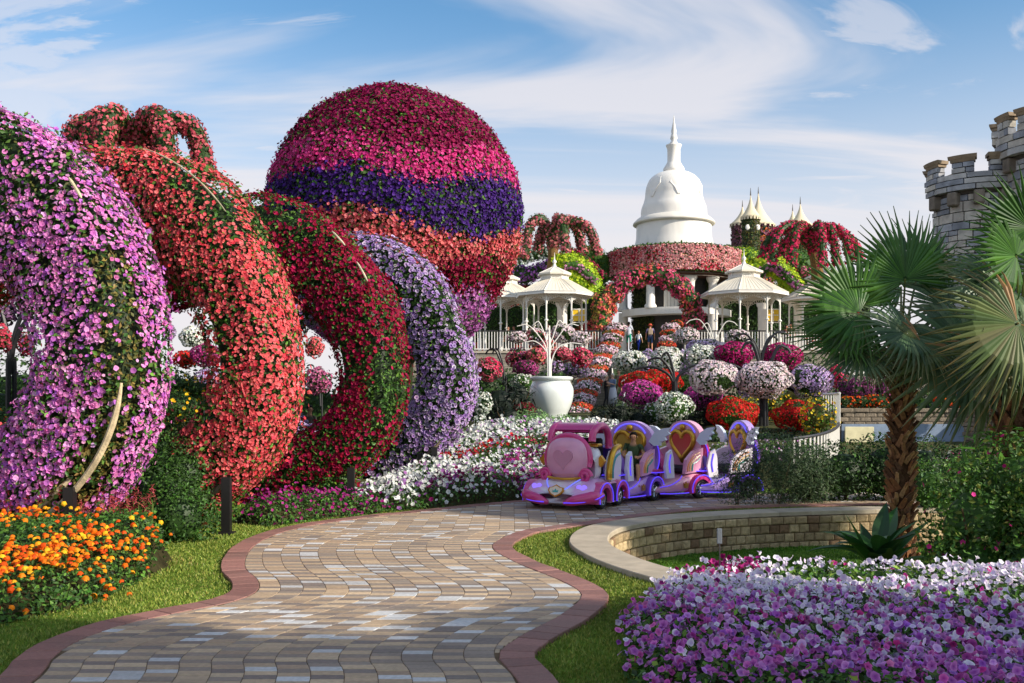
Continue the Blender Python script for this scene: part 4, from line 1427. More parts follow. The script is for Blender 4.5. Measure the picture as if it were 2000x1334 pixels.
def arm(t0, e, h, rise=0.55):
    t0 = np.asarray(t0, float); e = np.asarray(e, float)
    m1 = t0 + (e - t0) * [0.36, 0.36, 0]; m1[2] = t0[2] + h
    m2 = t0 + (e - t0) * [0.80, 0.80, 0]; m2[2] = t0[2] + h * 0.72
    return [t0, m1, m2, e]


y = 66.0
T0 = P(1080, 482, y)
fountain('brownish pink flower fountain between the globe and the stupa', P(1080, 525, y), T0,
         [arm(T0, P(1024, 500, y - 1), 1.75), arm(T0, P(1050, 488, y + 2), 1.5), arm(T0, P(1104, 490, y - 2), 1.6), arm(T0, P(1138, 492, y + 1.5), 1.9), arm(T0, P(1166, 494, y - 0.5), 1.6), [T0, P(1082, 460, y), P(1086, 440, y), P(1090, 424, y)]],
         0.36, [(206, 116, 126), (206, 124, 124), (170, 80, 90)], size=0.1)
y = 62.0
T0 = P(1590, 492, y)
fountain('crimson flower fountain below the pointed tents', P(1598, 545, y), T0,
         [arm(T0, P(1490, 502, y - 1), 1.35), arm(T0, P(1508, 512, y - 2.5), 1.4), arm(T0, P(1546, 510, y - 3), 1.3), arm(T0, P(1606, 520, y - 3), 1.3), arm(T0, P(1634, 518, y - 1.5), 1.4), arm(T0, P(1662, 512, y), 1.5), arm(T0, P(1680, 505, y + 1.5), 1.4), arm(T0, P(1524, 495, y + 2), 1.4)],
         0.30, [(210, 40, 92), (220, 54, 104), (180, 24, 66)], size=0.1)
y = 27.0
T0 = P(255, 275, y)
fountain('dusty pink flower fountain towering behind the coral red ring', (T0[0], y, 0.6), T0,
         [arm(T0, P(128, 310, y - 0.3), 0.42), arm(T0, P(170, 330, y - 0.8), 0.45), arm(T0, P(200, 320, y - 1), 0.5), arm(T0, P(330, 345, y - 1), 0.42), arm(T0, P(300, 335, y + 0.8), 0.4), arm(T0, P(405, 350, y), 0.45)],
         0.30, [(206, 88, 104), (220, 116, 124), (184, 66, 84)], size=0.055, trunk_r=0.3)


# ------------------------------------------------------------------ pointed fabric tents on green towers
def tent(label, px, tip, eave, hw, y, tower=True, tz=None, flow=None):
    x = (px - 1000) / F * y; k = y / F
    th = thing('tent_tower', label, 'tower', (x, y, TZ), 'towers with pointed fabric tents')
    t = np.linspace(0, 1, 14)
    r_ = (0.02 + 0.98 * t ** 2.1) * hw * k
    z_ = zy(tip, y) + (zy(eave, y) - zy(tip, y)) * t
    v, f = lathe(np.c_[r_, z_], 18)
    a = np.arctan2(v[:, 1], v[:, 0])
    MB().add(v * [1, 1, 1] + [x, y, 0], f, lin(222, 208, 176)).build('tent_roof', M_FABRIC, th, smooth=True)
    m_ = MB()
    n = 18
    for i in range(n):
        a = 2 * pi * i / n
        v, f = box(-0.09, 0.09, -0.02, 0.02, -0.28, 0.02)
        m_.add(xf(v, (x + hw * k * cos(a), y + hw * k * sin(a), zy(eave, y)), a + pi / 2), f, lin(216, 202, 172))
    v, f = lathe([(hw * k * 1.01, zy(eave, y) + 0.04), (hw * k * 1.01, zy(eave, y) - 0.09)], 18); m_.add(v + [x, y, 0], f, lin(216, 202, 172))
    m_.build('valance', M_FABRIC, th)
    v, f = tube([[x, y, zy(tip, y) - 0.3], [x, y, zy(tip, y) + 0.35]], [0.06, 0.015], 6); MB().add(v, f, lin(90, 84, 76)).build('mast', M_BLACK, th)
    if tower:
        R1 = hw * k * 0.88
        zt_ = zy(eave, y) - 0.05
        m_ = MB(); v, f = lathe([(R1, zt_), (R1, TZ)], 18); m_.add(v + [x, y, 0], f, lin(44, 48, 26))
        N = 4200
        a = rng.uniform(-pi, 0, N); zq = rng.uniform(TZ + 4, zt_, N)
        p = np.c_[x + R1 * np.cos(a), y + R1 * np.sin(a), zq]; n_ = np.c_[np.cos(a), np.sin(a), 0 * a]
        leafmass(m_, p, n_, 0.16, tower if isinstance(tower, list) else G_DARK + G_OLIVE)
        m_.build('green_wall', [M_LEAF], th, kind='stuff')
        if flow:
            k2 = rng.random(N) < 0.5
            m_ = MB(); scatter(m_, p[k2] + n_[k2] * 0.08, n_[k2], 0.11, pick(flow, int(k2.sum())), PET2, 0.4); m_.build('flowers', [M_PETAL], th, kind='stuff')
        else:
            for da in (-pi / 2 - 0.55, -pi / 2 + 0.62):
                v, f = ellip((x + (R1 + 0.05) * cos(da), y + (R1 + 0.05) * sin(da), zt_ - 0.95), (0.2, 0.1, 0.26), 7, 10)
                MB().add(v, f, WHITE).build('round_window', M_WHITE, th)
    return th


tent('pointed tent on a narrow dark green tower with two white windows', 1466, 375, 424, 19, 84)
tent('wide cream tent tower behind the narrow green tower', 1481, 372, 440, 32, 92, flow=[(150, 84, 110), (170, 110, 126), (206, 110, 60)])
tent('small tent with pinkish walls at the left of the narrow green tower', 1450, 398, 438, 24, 96, flow=[(150, 100, 116), (120, 80, 90)])
tent('cream pointed tent just above the crimson flower fountain', 1563, 392, 440, 23, 84)
tent('thin tent tip behind the cream tent above the crimson fountain', 1548, 406, 442, 17, 96)


# ------------------------------------------------------------------ stone castle towers
def castle_tower(label, px, y, hw, top, ledge, bottom_z, merl, seed):
    """top = row of merlon tops, ledge = row where the parapet juts out; hw = parapet half width in photo pixels"""
    r = np.random.default_rng(seed)
    x = (px - 1000) / F * y; k = y / F
    th = thing('castle_tower', label, 'tower', (x, y, bottom_z), 'stone castle towers')
    R1 = hw * k; R0 = R1 * 0.86
    zt_, zl = zy(top, y - R1), zy(ledge, y - R1)
    hm = (zt_ - zl) * 0.5                     # merlon height
    m_ = MB()
    v, f = lathe([(R0 - 0.22, zl + 0.05), (R0 - 0.22, bottom_z)], 40); m_.add(v + [x, y, 0], f, lin(92, 88, 84))
    v, f = lathe([(R1 - 0.30, zt_ - hm - 0.02), (R1 - 0.22, zt_ - hm), (R1 - 0.2, zl + 0.2), (R0 - 0.05, zl - 0.1)], 40); m_.add(v + [x, y, 0], f, lin(92, 88, 84))
    m_.build('core', M_CAST, th)
    tones = [(178, 177, 174), (160, 162, 166), (192, 187, 176), (146, 150, 158), (182, 176, 166)]

    def block(R, a0, a1, z0, z1, dep=0.24, name='stone', proud=0.0):
        g = 0.02
        aa = np.linspace(a0 + g / R, a1 - g / R, 4)
        z0, z1 = z0 + g, z1 - g
        pr = r.uniform(0.0, 0.05) + proud
        ro = R + pr + r.normal(size=4) * 0.012
        o0 = np.c_[ro * np.cos(aa), ro * np.sin(aa), np.full(4, z0)]; o1 = np.c_[ro * np.cos(aa), ro * np.sin(aa), np.full(4, z1)]
        i0 = np.c_[(R - dep) * np.cos(aa), (R - dep) * np.sin(aa), np.full(4, z0)]; i1 = np.c_[(R - dep) * np.cos(aa), (R - dep) * np.sin(aa), np.full(4, z1)]
        v = np.concatenate([i0, o0, o1, i1]) + [x, y, 0]
        ends = np.array([[0, 4, 8, 12], [15, 11, 7, 3]])
        MB().add(v, [grid_faces(4, 4, True, False)[:, ::-1], ends], lin(tones[r.integers(0, 5)]) * r.uniform(0.85, 1.12)).build(name, M_CAST, th)
    def course(R, z0, z1, proud=0.0, wmin=0.35, wmax=0.95):
        a = -pi - 0.15
        while a < 0.15:
            da = r.uniform(wmin, wmax) / R
            if r.random() < 0.3 and z1 - z0 > 0.4:
                zm = z0 + (z1 - z0) * r.uniform(0.4, 0.6)
                block(R, a, a + da, z0, zm, proud=proud); block(R, a, a + da, zm, z1, proud=proud)
            else:
                block(R, a, a + da, z0, z1, proud=proud)
            a += da
    z = zl - 0.12
    while z > bottom_z:
        h = r.uniform(0.24, 0.46)
        course(R0, z - h, z)
        z -= h
    # parapet courses
    hp = (zt_ - hm - zl) / 3
    for i in range(3): course(R1, zl + i * hp, zl + (i + 1) * hp, 0.02, 0.6, 1.3)
    # corbels
    for i in range(7):
        a = -pi + 0.12 + pi * i / 6
        v, f = cbox(-0.2, 0.2, -0.2, 0.25, -0.55, 0.0, 0.05)
        MB().add(xf(v, (x + (R0 + 0.06) * cos(a), y + (R0 + 0.06) * sin(a), zl - 0.02), a - pi / 2), f, lin(128, 118, 106)).build('corbel', M_CAST, th)
    # merlons with moulded caps
    for (a0, a1) in merl:
        zb0 = zt_ - hm; zcap = zt_ - 0.26
        nrow = 2
        for i in range(nrow):
            za, zb_ = zb0 + (zcap - zb0) * i / nrow, zb0 + (zcap - zb0) * (i + 1) / nrow
            sp = 0.5 if i % 2 else 0.62
            am = a0 + (a1 - a0) * sp
            block(R1, a0, am, za, zb_, 0.32); block(R1, am, a1, za, zb_, 0.32)
        for (z0_, z1_, ov) in ((zcap, zcap + 0.12, 0.03), (zcap + 0.12, zcap + 0.26, 0.09)):
            aa = np.linspace(a0 - ov / R1, a1 + ov / R1, 5)
            vs_ = []
            for rr, zz2 in ((R1 - 0.34 - ov, z0_), (R1 + ov, z0_), (R1 + ov + 0.05, z1_), (R1 - 0.36 - ov, z1_)):
                vs_.append(np.c_[rr * np.cos(aa), rr * np.sin(aa), np.full(5, zz2)])
            MB().add(np.concatenate(vs_) + [x, y, 0], [grid_faces(4, 5, True, False)[:, ::-1], np.array([[0, 5, 10, 15], [19, 14, 9, 4]])], lin(150, 132, 110)).build('merlon_cap', M_CAST, th)
    return th


ML = [(-pi * 1.03 + i * 0.5, -pi * 1.03 + i * 0.5 + 0.30) for i in range(8)]
castle_tower('round grey stone castle tower with battlements above the palm fronds', 1908, 40, 94, 297, 366, 0.9, [(-3.22, -2.80), (-2.50, -2.06), (-1.78, -1.34), (-0.95, -0.6), (-0.25, 0.1), (0.5, 0.85), (1.3, 1.7), (2.1, 2.5)], 3)
castle_tower('taller castle tower cut by the right picture edge', 2075, 38, 122, 190, 280, 0.9, [(-3.20, -2.9), (-2.74, -2.3), (-1.9, -1.45), (-1.05, -0.65), (-0.25, 0.15), (0.6, 1.0), (1.5, 1.9), (2.3, 2.7)], 5)

# ------------------------------------------------------------------ flower baskets on arms, the big pot, tubs by the stairs
WHT = [(232, 232, 222), (220, 226, 214), (240, 238, 232)]
PALE = [(236, 216, 220), (226, 202, 210), (242, 230, 230)]
LIL = [(206, 178, 222), (220, 198, 230), (190, 158, 210)]
MAG = [(186, 30, 112), (206, 50, 136), (164, 20, 92)]
PNKM = [(206, 76, 168), (220, 104, 184), (190, 60, 150)]
RED = [(206, 34, 34), (222, 54, 44), (184, 24, 30)]
PNK = [(222, 104, 128), (232, 130, 144), (206, 80, 110)]
HOT = [(222, 56, 106), (236, 84, 126), (206, 40, 90)]
PUR = [(132, 60, 112), (150, 76, 126), (110, 44, 92)]


def basket(label, px, py, rx, ry, y, cols, mix=None, leafc=G_DARK, cover=0.8, group='flower balls carried on curved metal arms', ccol=None, name='flower_basket', size=None):
    c = P(px, py, y); k = y / F
    return flower_ball(name, label, 'flower basket', group, c, (rx * k * 1.06, rx * k * 1.06, ry * k * 1.06), cols, leafc, size or max(0.03, 2.1 * k), cover, PET1 if y < 40 else PET2, mix=mix, ccol=ccol)


def pole_tree(label, px, y, base_z, fork_py, arms, col=(24, 24, 27), mat=M_BLACK, r=0.055, name='basket_stand', poles=3, cat='basket stand'):
    x = (px - 1000) / F * y
    th = thing(name, label, cat, (x, y, base_z), 'stands with curved arms for flower balls')
    zf = zy(fork_py, y)
    for i in range(poles):
        a = 2 * pi * i / poles + 0.4
        o = np.array([cos(a), sin(a), 0]) * r * 1.6
        v, f = tube([np.array([x, y, base_z - 0.05]) + o, np.array([x, y, zf]) + o * 0.7], r * 0.8, 7)
        MB().add(v, f, lin(col)).build('pole', mat, th)
    for (ex, ey, bow) in arms:
        e = P(ex, ey, y); s0 = np.array([x, y, zf - 0.3])
        top = max(e[2], zf) + bow
        m1 = np.array([x + (e[0] - x) * 0.12, y, zf + (top - zf) * 0.35])
        m2 = np.array([x + (e[0] - x) * 0.48, y, zf + (top - zf) * 0.9])
        m3 = np.array([x + (e[0] - x) * 0.82, y, top * 0.6 + e[2] * 0.4 + 0.0])
        v, f = tube(spline([s0, m1, m2, m3, e], 22), r * np.linspace(0.85, 0.6, 22), 7)
        MB().add(v, f, lin(col)).build('arm', mat, th)
    return th


# right cluster, nearest stands first
pole_tree('tall black stand in the middle of the flower balls beside the stairs', 1492, 30.0, 0.9, 770, [(1440, 762, 0.35), (1375, 715, 0.1), (1395, 765, 0.25), (1560, 775, 0.25), (1610, 765, 0.2), (1545, 690, 0.3), (1450, 680, 0.25)], r=0.07)
basket('red flower ball low on the left arm of the tall black stand', 1430, 810, 47, 31, 29.0, RED, leafc=G_MID)
basket('red flower ball beside the curved white railing', 1558, 812, 45, 29, 28.5, RED, leafc=G_DARK)
basket('large pale pink flower ball straight above the tall black stand', 1492, 741, 49, 34, 29.6, PALE)
basket('large pale pink flower ball left of the tall black stand', 1393, 738, 44, 33, 29.6, PALE)
basket('lilac flower ball tucked behind the pale one above the black stand', 1459, 744, 22, 28, 31.2, LIL)
basket('lilac flower ball reaching toward the palm fronds', 1583, 745, 40, 29, 29.8, LIL, mix=(PALE, 0.4))
pole_tree('black stand with bare arms spreading over the magenta ball', 1318, 33.0, 1.0, 745, [(1240, 722, 0.12), (1262, 708, 0.2), (1292, 700, 0.25), (1360, 735, 0.2), (1385, 720, 0.15)], r=0.06)
basket('big magenta pink flower ball at the foot of the stairs', 1254, 771, 40, 25, 31.5, PNKM)
basket('green and white flower ball in front of the magenta one', 1317, 795, 33, 29, 29.5, WHT, leafc=G_MID, cover=0.5)
basket('small green bush ball with few white flowers behind the green and white one', 1281, 808, 26, 22, 30.5, WHT, leafc=G_MID, cover=0.25)
basket('magenta pink flower ball between the green white ball and the red ball', 1371, 776, 36, 24, 31.0, PNKM)
basket('red flower ball half hidden behind the big magenta one', 1248, 748, 36, 20, 34.0, RED, leafc=G_MID)
basket('red flower ball behind the bare black arms', 1292, 744, 38, 22, 34.5, RED, leafc=G_MID)
basket('white flower ball first right of the stairs', 1229, 706, 32, 20, 38.0, WHT)
basket('white flower ball second right of the stairs', 1303, 705, 31, 26, 37.0, WHT)
basket('white flower ball below the right gazebo railing', 1370, 698, 33, 24, 37.0, WHT)
basket('lilac flower ball between the first two white balls right of the stairs', 1268, 709, 22, 23, 40.0, LIL)
basket('lilac flower ball between the second and third white balls', 1338, 707, 22, 24, 40.0, LIL)
basket('wide pale lilac flower ball along the foot of the terrace wall', 1378, 676, 36, 12, 46.0, PALE, mix=(LIL, 0.0))
basket('magenta flower ball under the right gazebo railing', 1434, 693, 36, 25, 36.5, MAG)
basket('magenta flower ball partly behind the lowest palm frond', 1526, 697, 38, 24, 36.5, MAG)
pole_tree('black stand between the two magenta balls', 1486, 36.0, 1.1, 705, [(1455, 668, 0.15), (1432, 660, 0.2), (1520, 665, 0.2), (1540, 655, 0.15)], r=0.06)
pole_tree('white curved stand in front of the right gazebo railing', 1395, 50.0, 1.4, 680, [(1340, 632, 0.3), (1440, 636, 0.3), (1372, 640, 0.3)], col=(226, 222, 212), mat=M_WHITE, r=0.036, poles=1)
basket('round pale flower ball hanging by the pink arch right foot', 1341, 656, 24, 16, 49.0, PALE)
basket('round pale flower ball in front of the right gazebo railing', 1440, 657, 21, 13, 49.0, PALE)
basket('hot pink flower ball behind the curved white railing top', 1637, 735, 18, 22, 33.0, HOT)

# the big white pot with its white branching stand
PY = 33.0
pc = P(1077, 822, PY)
pot = thing('giant_pot', 'giant white glazed pot standing in the shrubs left of the stairs', 'pot', pc)
k_ = PY / F
prof = [(36, 737), (41, 736), (42.5, 738.5), (41, 742), (37.5, 744), (38, 748), (42, 756), (43.5, 766), (42, 780), (37, 796), (30, 812), (27, 826), (22, 828)]
prof = [(r * k_, zy(p, PY)) for r, p in prof]
pin = [(30 * k_, zy(760, PY)), (34 * k_, zy(745, PY))]
v, f = lathe(spline(pin + prof, 60), 40)
MB().add(v + [pc[0], PY, 0], f, lin(226, 232, 228)).build('pot_body', M_CERAM, pot, smooth=True)
v, f = lathe([(0.02, zy(748, PY)), (35 * k_, zy(748, PY))], 24); MB().add(v + [pc[0], PY, 0], f, lin(70, 58, 44)).build('pot_soil', M_SOIL, pot)
th = thing('white_branch_stand', 'white metal branching stand rising out of the giant pot', 'basket stand', (pc[0], PY, zy(735, PY)))
x0 = (1073 - 1000) / F * PY
for i, (ex, ey, lift, fk) in enumerate([(1010, 637, 0.0, 672), (1042, 634, 0.06, 668), (1100, 632, 0.06, 668), (1130, 636, 0.0, 672), (1028, 668, 0.0, 690), (1136, 672, 0.0, 690)]):
    e = P(ex, ey, PY)
    o = (i - 2.5) * 0.022
    s_ = [np.array([x0 + o, PY + 0.02 * (i % 2), zy(737, PY)]), np.array([x0 + o * 1.6, PY, zy(fk + 14, PY)]), np.array([x0 + (e[0] - x0) * 0.28, PY, zy(fk - 12, PY)]),
          np.array([x0 + (e[0] - x0) * 0.66, PY, e[2] + 0.03 + lift]), e]
    v, f = tube(spline(s_, 24), np.linspace(0.021, 0.016, 24), 7); MB().add(v, f, WHITE).build('branch', M_WHITE, th)
v, f = tube([[x0, PY, zy(737, PY)], [x0, PY, zy(636, PY)]], [0.045, 0.025], 8); MB().add(v, f, WHITE).build('mast', M_WHITE, th)
G2 = 'flower balls around the giant pot'
basket('small pale flower ball under the left tip of the white branches', 1010, 659, 18, 10, 34.0, PALE, group=G2)
basket('pinkish flower ball second left of the white mast', 1046, 658, 19, 15, 35.0, PALE, mix=(PNK, 0.3), group=G2)
basket('pale flower ball first right of the white mast', 1100, 652, 23, 17, 34.5, PALE, group=G2)
basket('pale flower ball second right of the white mast', 1133, 661, 20, 13, 34.5, PALE, group=G2)
basket('pink red flower ball just below the left white branch', 1056, 674, 16, 10, 38.0, PNK, group=G2)
basket('dusty pink flower ball beside the globe shadow', 1012, 700, 22, 19, 38.0, PNK, mix=(PUR, 0.3), group=G2)
basket('pink and green flower ball left of the white mast', 1048, 696, 20, 16, 37.5, PNK, leafc=G_MID, mix=([(222, 150, 110)], 0.4), group=G2)
basket('pink flower ball right of the white mast', 1098, 693, 20, 14, 37.5, PNK, group=G2)
basket('bright pink flower ball nearest the stair tubs', 1135, 699, 21, 18, 37.5, HOT, mix=(PNK, 0.2), group=G2)
basket('magenta purple flower ball under the dusty pink one', 1028, 719, 24, 14, 36.5, [(160, 60, 120), (180, 80, 140)], group=G2)
basket('lilac flower ball under the pink one right of the white mast', 1086, 716, 14, 12, 39.0, LIL, group=G2)
basket('dark lilac flower ball beside the shoulder of the pot', 1124, 722, 24, 14, 40.0, [(130, 110, 150), (110, 90, 130), (150, 130, 166)], group=G2)
basket('pink flower ball at the edge of the lavender ring', 955, 722, 25, 22, 33.0, PNK, mix=(HOT, 0.3), group=G2)
basket('green and white flower ball in the shade left of the pot', 1022, 748, 22, 16, 34.5, WHT, leafc=G_MID, cover=0.35, group=G2)
basket('white flower ball in the shade beside the lavender ring', 944, 787, 17, 21, 26.0, WHT, group=G2, cover=0.6)
basket('small white flower ball low beside the lavender ring', 938, 822, 12, 12, 25.0, WHT, group=G2, cover=0.6)
basket('dark red flower ball at the foot of the pot', 1024, 800, 20, 13, 31.5, [(130, 24, 50), (110, 18, 40)], group=G2)
pole_tree('dark curved stand by the edge of the lavender ring', 985, 34.0, 1.0, 735, [(948, 692, 0.25), (962, 690, 0.2)], r=0.05, poles=1)

# tubs of white-pink and red flowers climbing both sides of the stairs
WPK = [(238, 206, 216), (244, 226, 230), (226, 184, 202)]
ORD = [(226, 84, 60), (234, 112, 76), (206, 60, 52)]
left = [(1125, 811, 25, 14), (1133, 797, 22, 9), (1138, 783, 22, 12), (1141, 771, 22, 9), (1149, 758, 22, 12), (1152, 747, 21, 8), (1160, 734, 21, 11), (1166, 722, 19, 8), (1172, 709, 20, 10), (1175, 698, 19, 7), (1184, 686, 20, 10), (1190, 676, 19, 7), (1195, 663, 19, 10), (1198, 653, 18, 7), (1203, 642, 18, 10)]
names = ['lowest', 'second', 'third', 'fourth', 'fifth', 'sixth', 'seventh', 'eighth', 'ninth', 'tenth', 'eleventh', 'twelfth', 'thirteenth', 'fourteenth', 'topmost']
for i, (px, py, rx, ry) in enumerate(left):
    y = 44.0 + i * 1.02
    w = i % 2 == 0
    basket(('pale pink' if w else 'red orange') + ' flower tub, %s in the row climbing left of the stairs' % names[i], px, py, rx * 1.12, ry * 1.15, y, WPK if w else ORD, leafc=G_DARK if w else G_MID, group='flower tubs climbing the stairs', name='flower_tub', mix=None if w else ([(150, 110, 50)], 0.8))
right = [(1297, 684, 17, 6), (1302, 674, 17, 7), (1305, 663, 17, 8), (1307, 652, 17, 8), (1310, 640, 17, 9), (1322, 634, 12, 9)]
for i, (px, py, rx, ry) in enumerate(right):
    w = i % 2 == 0
    y = 54.0 + i * 0.8
    basket(('pale pink' if w else 'red orange') + ' flower tub, %s in the short row right of the stairs' % ['lowest', 'second', 'third', 'fourth', 'fifth', 'topmost'][i], px, py, rx, ry, y, WPK if w else ORD, group='flower tubs climbing the stairs', name='flower_tub')

# behind the rings at the left
G3 = 'flower balls seen through the rings'
basket('white flower ball seen against the sky through the coral red ring', 375, 658, 22, 19, 26.0, WHT, group=G3)
basket('red flower ball seen through the coral red ring', 360, 702, 20, 16, 25.0, RED, group=G3)
basket('magenta flower ball seen through the coral red ring', 402, 694, 27, 21, 24.5, [(176, 50, 120), (190, 70, 140)], group=G3)
basket('lavender flower ball seen through the coral red ring', 404, 742, 24, 19, 24.0, LIL, group=G3)
basket('lavender flower ball at the left rim of the coral ring opening', 330, 648, 12, 14, 25.0, LIL, group=G3)
basket('coral pink flower ball seen between the coral and crimson rings', 614, 678, 17, 20, 25.0, [(232, 96, 106), (238, 120, 124)], group=G3)
basket('mauve pink flower ball seen between the coral and crimson rings', 622, 744, 24, 23, 24.0, [(186, 90, 140), (206, 120, 160)], group=G3)
basket('lilac flower ball hanging behind the nearest ring at the left edge', 52, 592, 24, 24, 19.5, [(176, 120, 170), (150, 96, 150)], group=G3)
basket('mauve flower ball at the left picture edge behind the nearest ring', 8, 612, 24, 22, 19.5, [(120, 76, 120), (150, 110, 150)], group=G3)
basket('rose flower ball at the left picture edge below the mauve one', 2, 662, 17, 26, 19.0, [(190, 60, 84), (206, 80, 100)], group=G3)
basket('dark rose flower ball behind the curved arm at the left edge', 50, 672, 14, 22, 20.0, [(130, 30, 56), (150, 44, 70)], group=G3)
pole_tree('black curved arm stand behind the nearest ring', 20, 19.3, 0.0, 700, [(62, 624, 0.12), (-20, 610, 0.2), (85, 628, 0.1)], r=0.06)
pole_tree('thin black stand with arms below the white ball in the coral ring', 395, 26.5, 0.4, 680, [(372, 632, 0.1), (420, 650, 0.15)], r=0.03, poles=1)
pole_tree('thin black stand below the mauve ball between the rings', 626, 24.5, 0.3, 770, [(600, 715, 0.05), (612, 772, 0.05)], r=0.03, poles=1)

# planted block wall glimpsed at the left edge
bw = thing('block_wall', 'low pale timber wall behind the nearest ring at the left edge', 'wall', (-9.4, 18.2, 0))
for i in range(4):
    v, f = cbox(-10.6, -8.3, 18.2, 18.4, 0.42 + i * 0.16, 0.57 + i * 0.16, 0.012)
    MB().add(v, f, lin(150, 134, 106) * (0.9 + 0.06 * i)).build('board', M_WOOD, bw)
for i, x in enumerate((-10.3, -9.3, -8.45)):
    MB().add(*box(x, x + 0.09, 18.41, 18.5, -0.05, 1.05), lin(120, 104, 80)).build('wall_post', M_WOOD, bw)

# ------------------------------------------------------------------ the little pink and lilac road train
NEON = lin(96, 70, 255)
LILAC = lin(214, 164, 214); PINKH = lin(206, 58, 128); PINKL = lin(226, 160, 190); VIO = lin(132, 84, 190); VWHITE = lin(232, 226, 234); GOLD = lin(206, 160, 60)


def put(th, name, mb_or, mat, smooth=False, rz=0, parent=None):
    """mesh in the car's own coordinates"""
    mw = WM[th.name]
    return mb_or.build(name, mat, parent or th, smooth=smooth, mw=mw)


def car_wheel(th, x, y, r=0.155, w=0.11):
    s = 1 if y > 0 else -1
    a = np.linspace(0, 2 * pi, 24, endpoint=False)
    def ringp(prof):
        pr = np.asarray(prof, float)
        v = np.stack([x + pr[:, 0][:, None] * np.cos(a), np.repeat((y + s * pr[:, 1])[:, None], 24, 1), r + pr[:, 0][:, None] * np.sin(a)], -1)
        return v.reshape(-1, 3), grid_faces(len(pr), 24, False, True)
    wt = MB(); v, f = ringp([(0.03, w * 0.18), (0.05, w * 0.25), (0.08, w * 0.12), (0.1, w * 0.42)]); wt.add(v, f, lin(60, 60, 64))
    wo = put(th, 'wheel', wt, M_CHROME)
    m_ = MB(); v, f = ringp([(r * 0.64, -w / 2), (r * 0.93, -w / 2), (r, -w * 0.3), (r, w * 0.3), (r * 0.93, w / 2), (r * 0.66, w / 2), (r * 0.62, w * 0.3)]); m_.add(v, f, lin(34, 34, 36))
    put(th, 'tyre', m_, M_RUB, smooth=True, parent=wo)
    m_ = MB(); v, f = ringp([(r * 0.66, w * 0.40), (r * 0.6, w * 0.47), (r * 0.56, w * 0.3)]); m_.add(v, f, lin(210, 210, 214))
    for i in range(8):
        t = 2 * pi * i / 8
        q = [[x + 0.03 * cos(t), y + s * w * 0.30, r + 0.03 * sin(t)], [x + r * 0.6 * cos(t + 0.12), y + s * w * 0.38, r + r * 0.6 * sin(t + 0.12)]]
        v, f = tube(q, 0.011, 5); m_.add(v, f, lin(200, 200, 206))
    v, f = ellip((x, y + s * w * 0.35, r), (0.03, 0.02, 0.03), 6, 8); m_.add(v, f, lin(220, 220, 224))
    put(th, 'rim', m_, M_CHROME, parent=wo)


def half_arch(x, y, r, thick, w, a0=0.0, a1=pi, zc=0.155):
    """flat half ring in the x,z plane (a wheel arch), width w along y"""
    t = np.linspace(a0, a1, 16)
    po = np.c_[x + (r + thick) * np.cos(t), zc + (r + thick) * np.sin(t)]; pi_ = np.c_[x + r * np.cos(t), zc + r * np.sin(t)]
    n = len(t)
    rings = [np.c_[pi_[:, 0], np.full(n, y - w / 2), pi_[:, 1]], np.c_[po[:, 0], np.full(n, y - w / 2), po[:, 1]],
             np.c_[po[:, 0], np.full(n, y + w / 2 * 0.8), po[:, 1]], np.c_[(po[:, 0] * 0.6 + pi_[:, 0] * 0.4), np.full(n, y + w / 2), (po[:, 1] * 0.6 + pi_[:, 1] * 0.4)], np.c_[pi_[:, 0], np.full(n, y + w / 2), pi_[:, 1]]]
    v = np.stack(rings, 1).reshape(-1, 3)
    return v, [grid_faces(n, 5, False, True), np.array([[0, 1, 2, 3, 4], [(n - 1) * 5 + i for i in (4, 3, 2, 1, 0)]])]


def neon(th, pts, r=0.013, col=None, parent=None):
    v, f = tube(spline(pts, 26), r * 0.72, 6)
    m_ = MB(); m_.add(v, f, NEON if col is None else col)
    return put(th, 'neon_strip', m_, M_NEON, smooth=True, parent=parent)


def heart(s, n=26):
    t = np.linspace(0, 2 * pi, n, endpoint=False)
    return np.c_[16 * np.sin(t) ** 3, 13 * np.cos(t) - 5 * np.cos(2 * t) - 2 * np.cos(3 * t) - np.cos(4 * t)] * s / 16.0


def loft(rings, cap=True):
    n = len(rings[0])
    v = np.concatenate(rings)
    f = [grid_faces(len(rings), n, False, True)]
    if cap: f.append(np.array([list(range(n))[::-1], [(len(rings) - 1) * n + i for i in range(n)]]))
    return v, f


def sect(x, hw, z0, z1, e=0.45, n=28, dz=0.0):
    t = np.linspace(0, 2 * pi, n, endpoint=False)
    c, s = np.cos(t), np.sin(t)
    return np.c_[np.full(n, x), hw * np.sign(c) * np.abs(c) ** e, (z0 + z1) / 2 + (z1 - z0) / 2 * np.sign(s) * np.abs(s) ** e]


def heading(h): return math.atan2(h[1], h[0])


# ---- engine
en = thing('train_engine', 'pink and lilac engine with heart headlights and hot pink roof frame leading the train', 'train', (0.98, 15.35, 0.036), 'road train cars', rotz=heading((-0.50, -0.866)))
HWd = 0.60
m_ = MB()
rings = [sect(0.62, 0.30, 0.10, 0.24), sect(0.60, 0.44, 0.08, 0.29), sect(0.52, 0.55, 0.07, 0.35), sect(0.38, HWd - 0.03, 0.07, 0.42), sect(0.2, HWd - 0.05, 0.08, 0.46), sect(0.0, HWd - 0.10, 0.09, 0.47), sect(-0.2, HWd - 0.11, 0.09, 0.46), sect(-0.5, HWd - 0.08, 0.09, 0.44), sect(-0.58, HWd - 0.14, 0.12, 0.40)]
v, f = loft(rings)
cc = np.tile(VWHITE, (len(v), 1))
side = np.abs(v[:, 1]) > 0.25 + 0.18 * np.clip(0.62 - v[:, 0], 0, 1)
cc[side] = LILAC * 1.05
m_.add(v, f, cc)
put(en, 'body', m_, M_GLOSS, smooth=True)
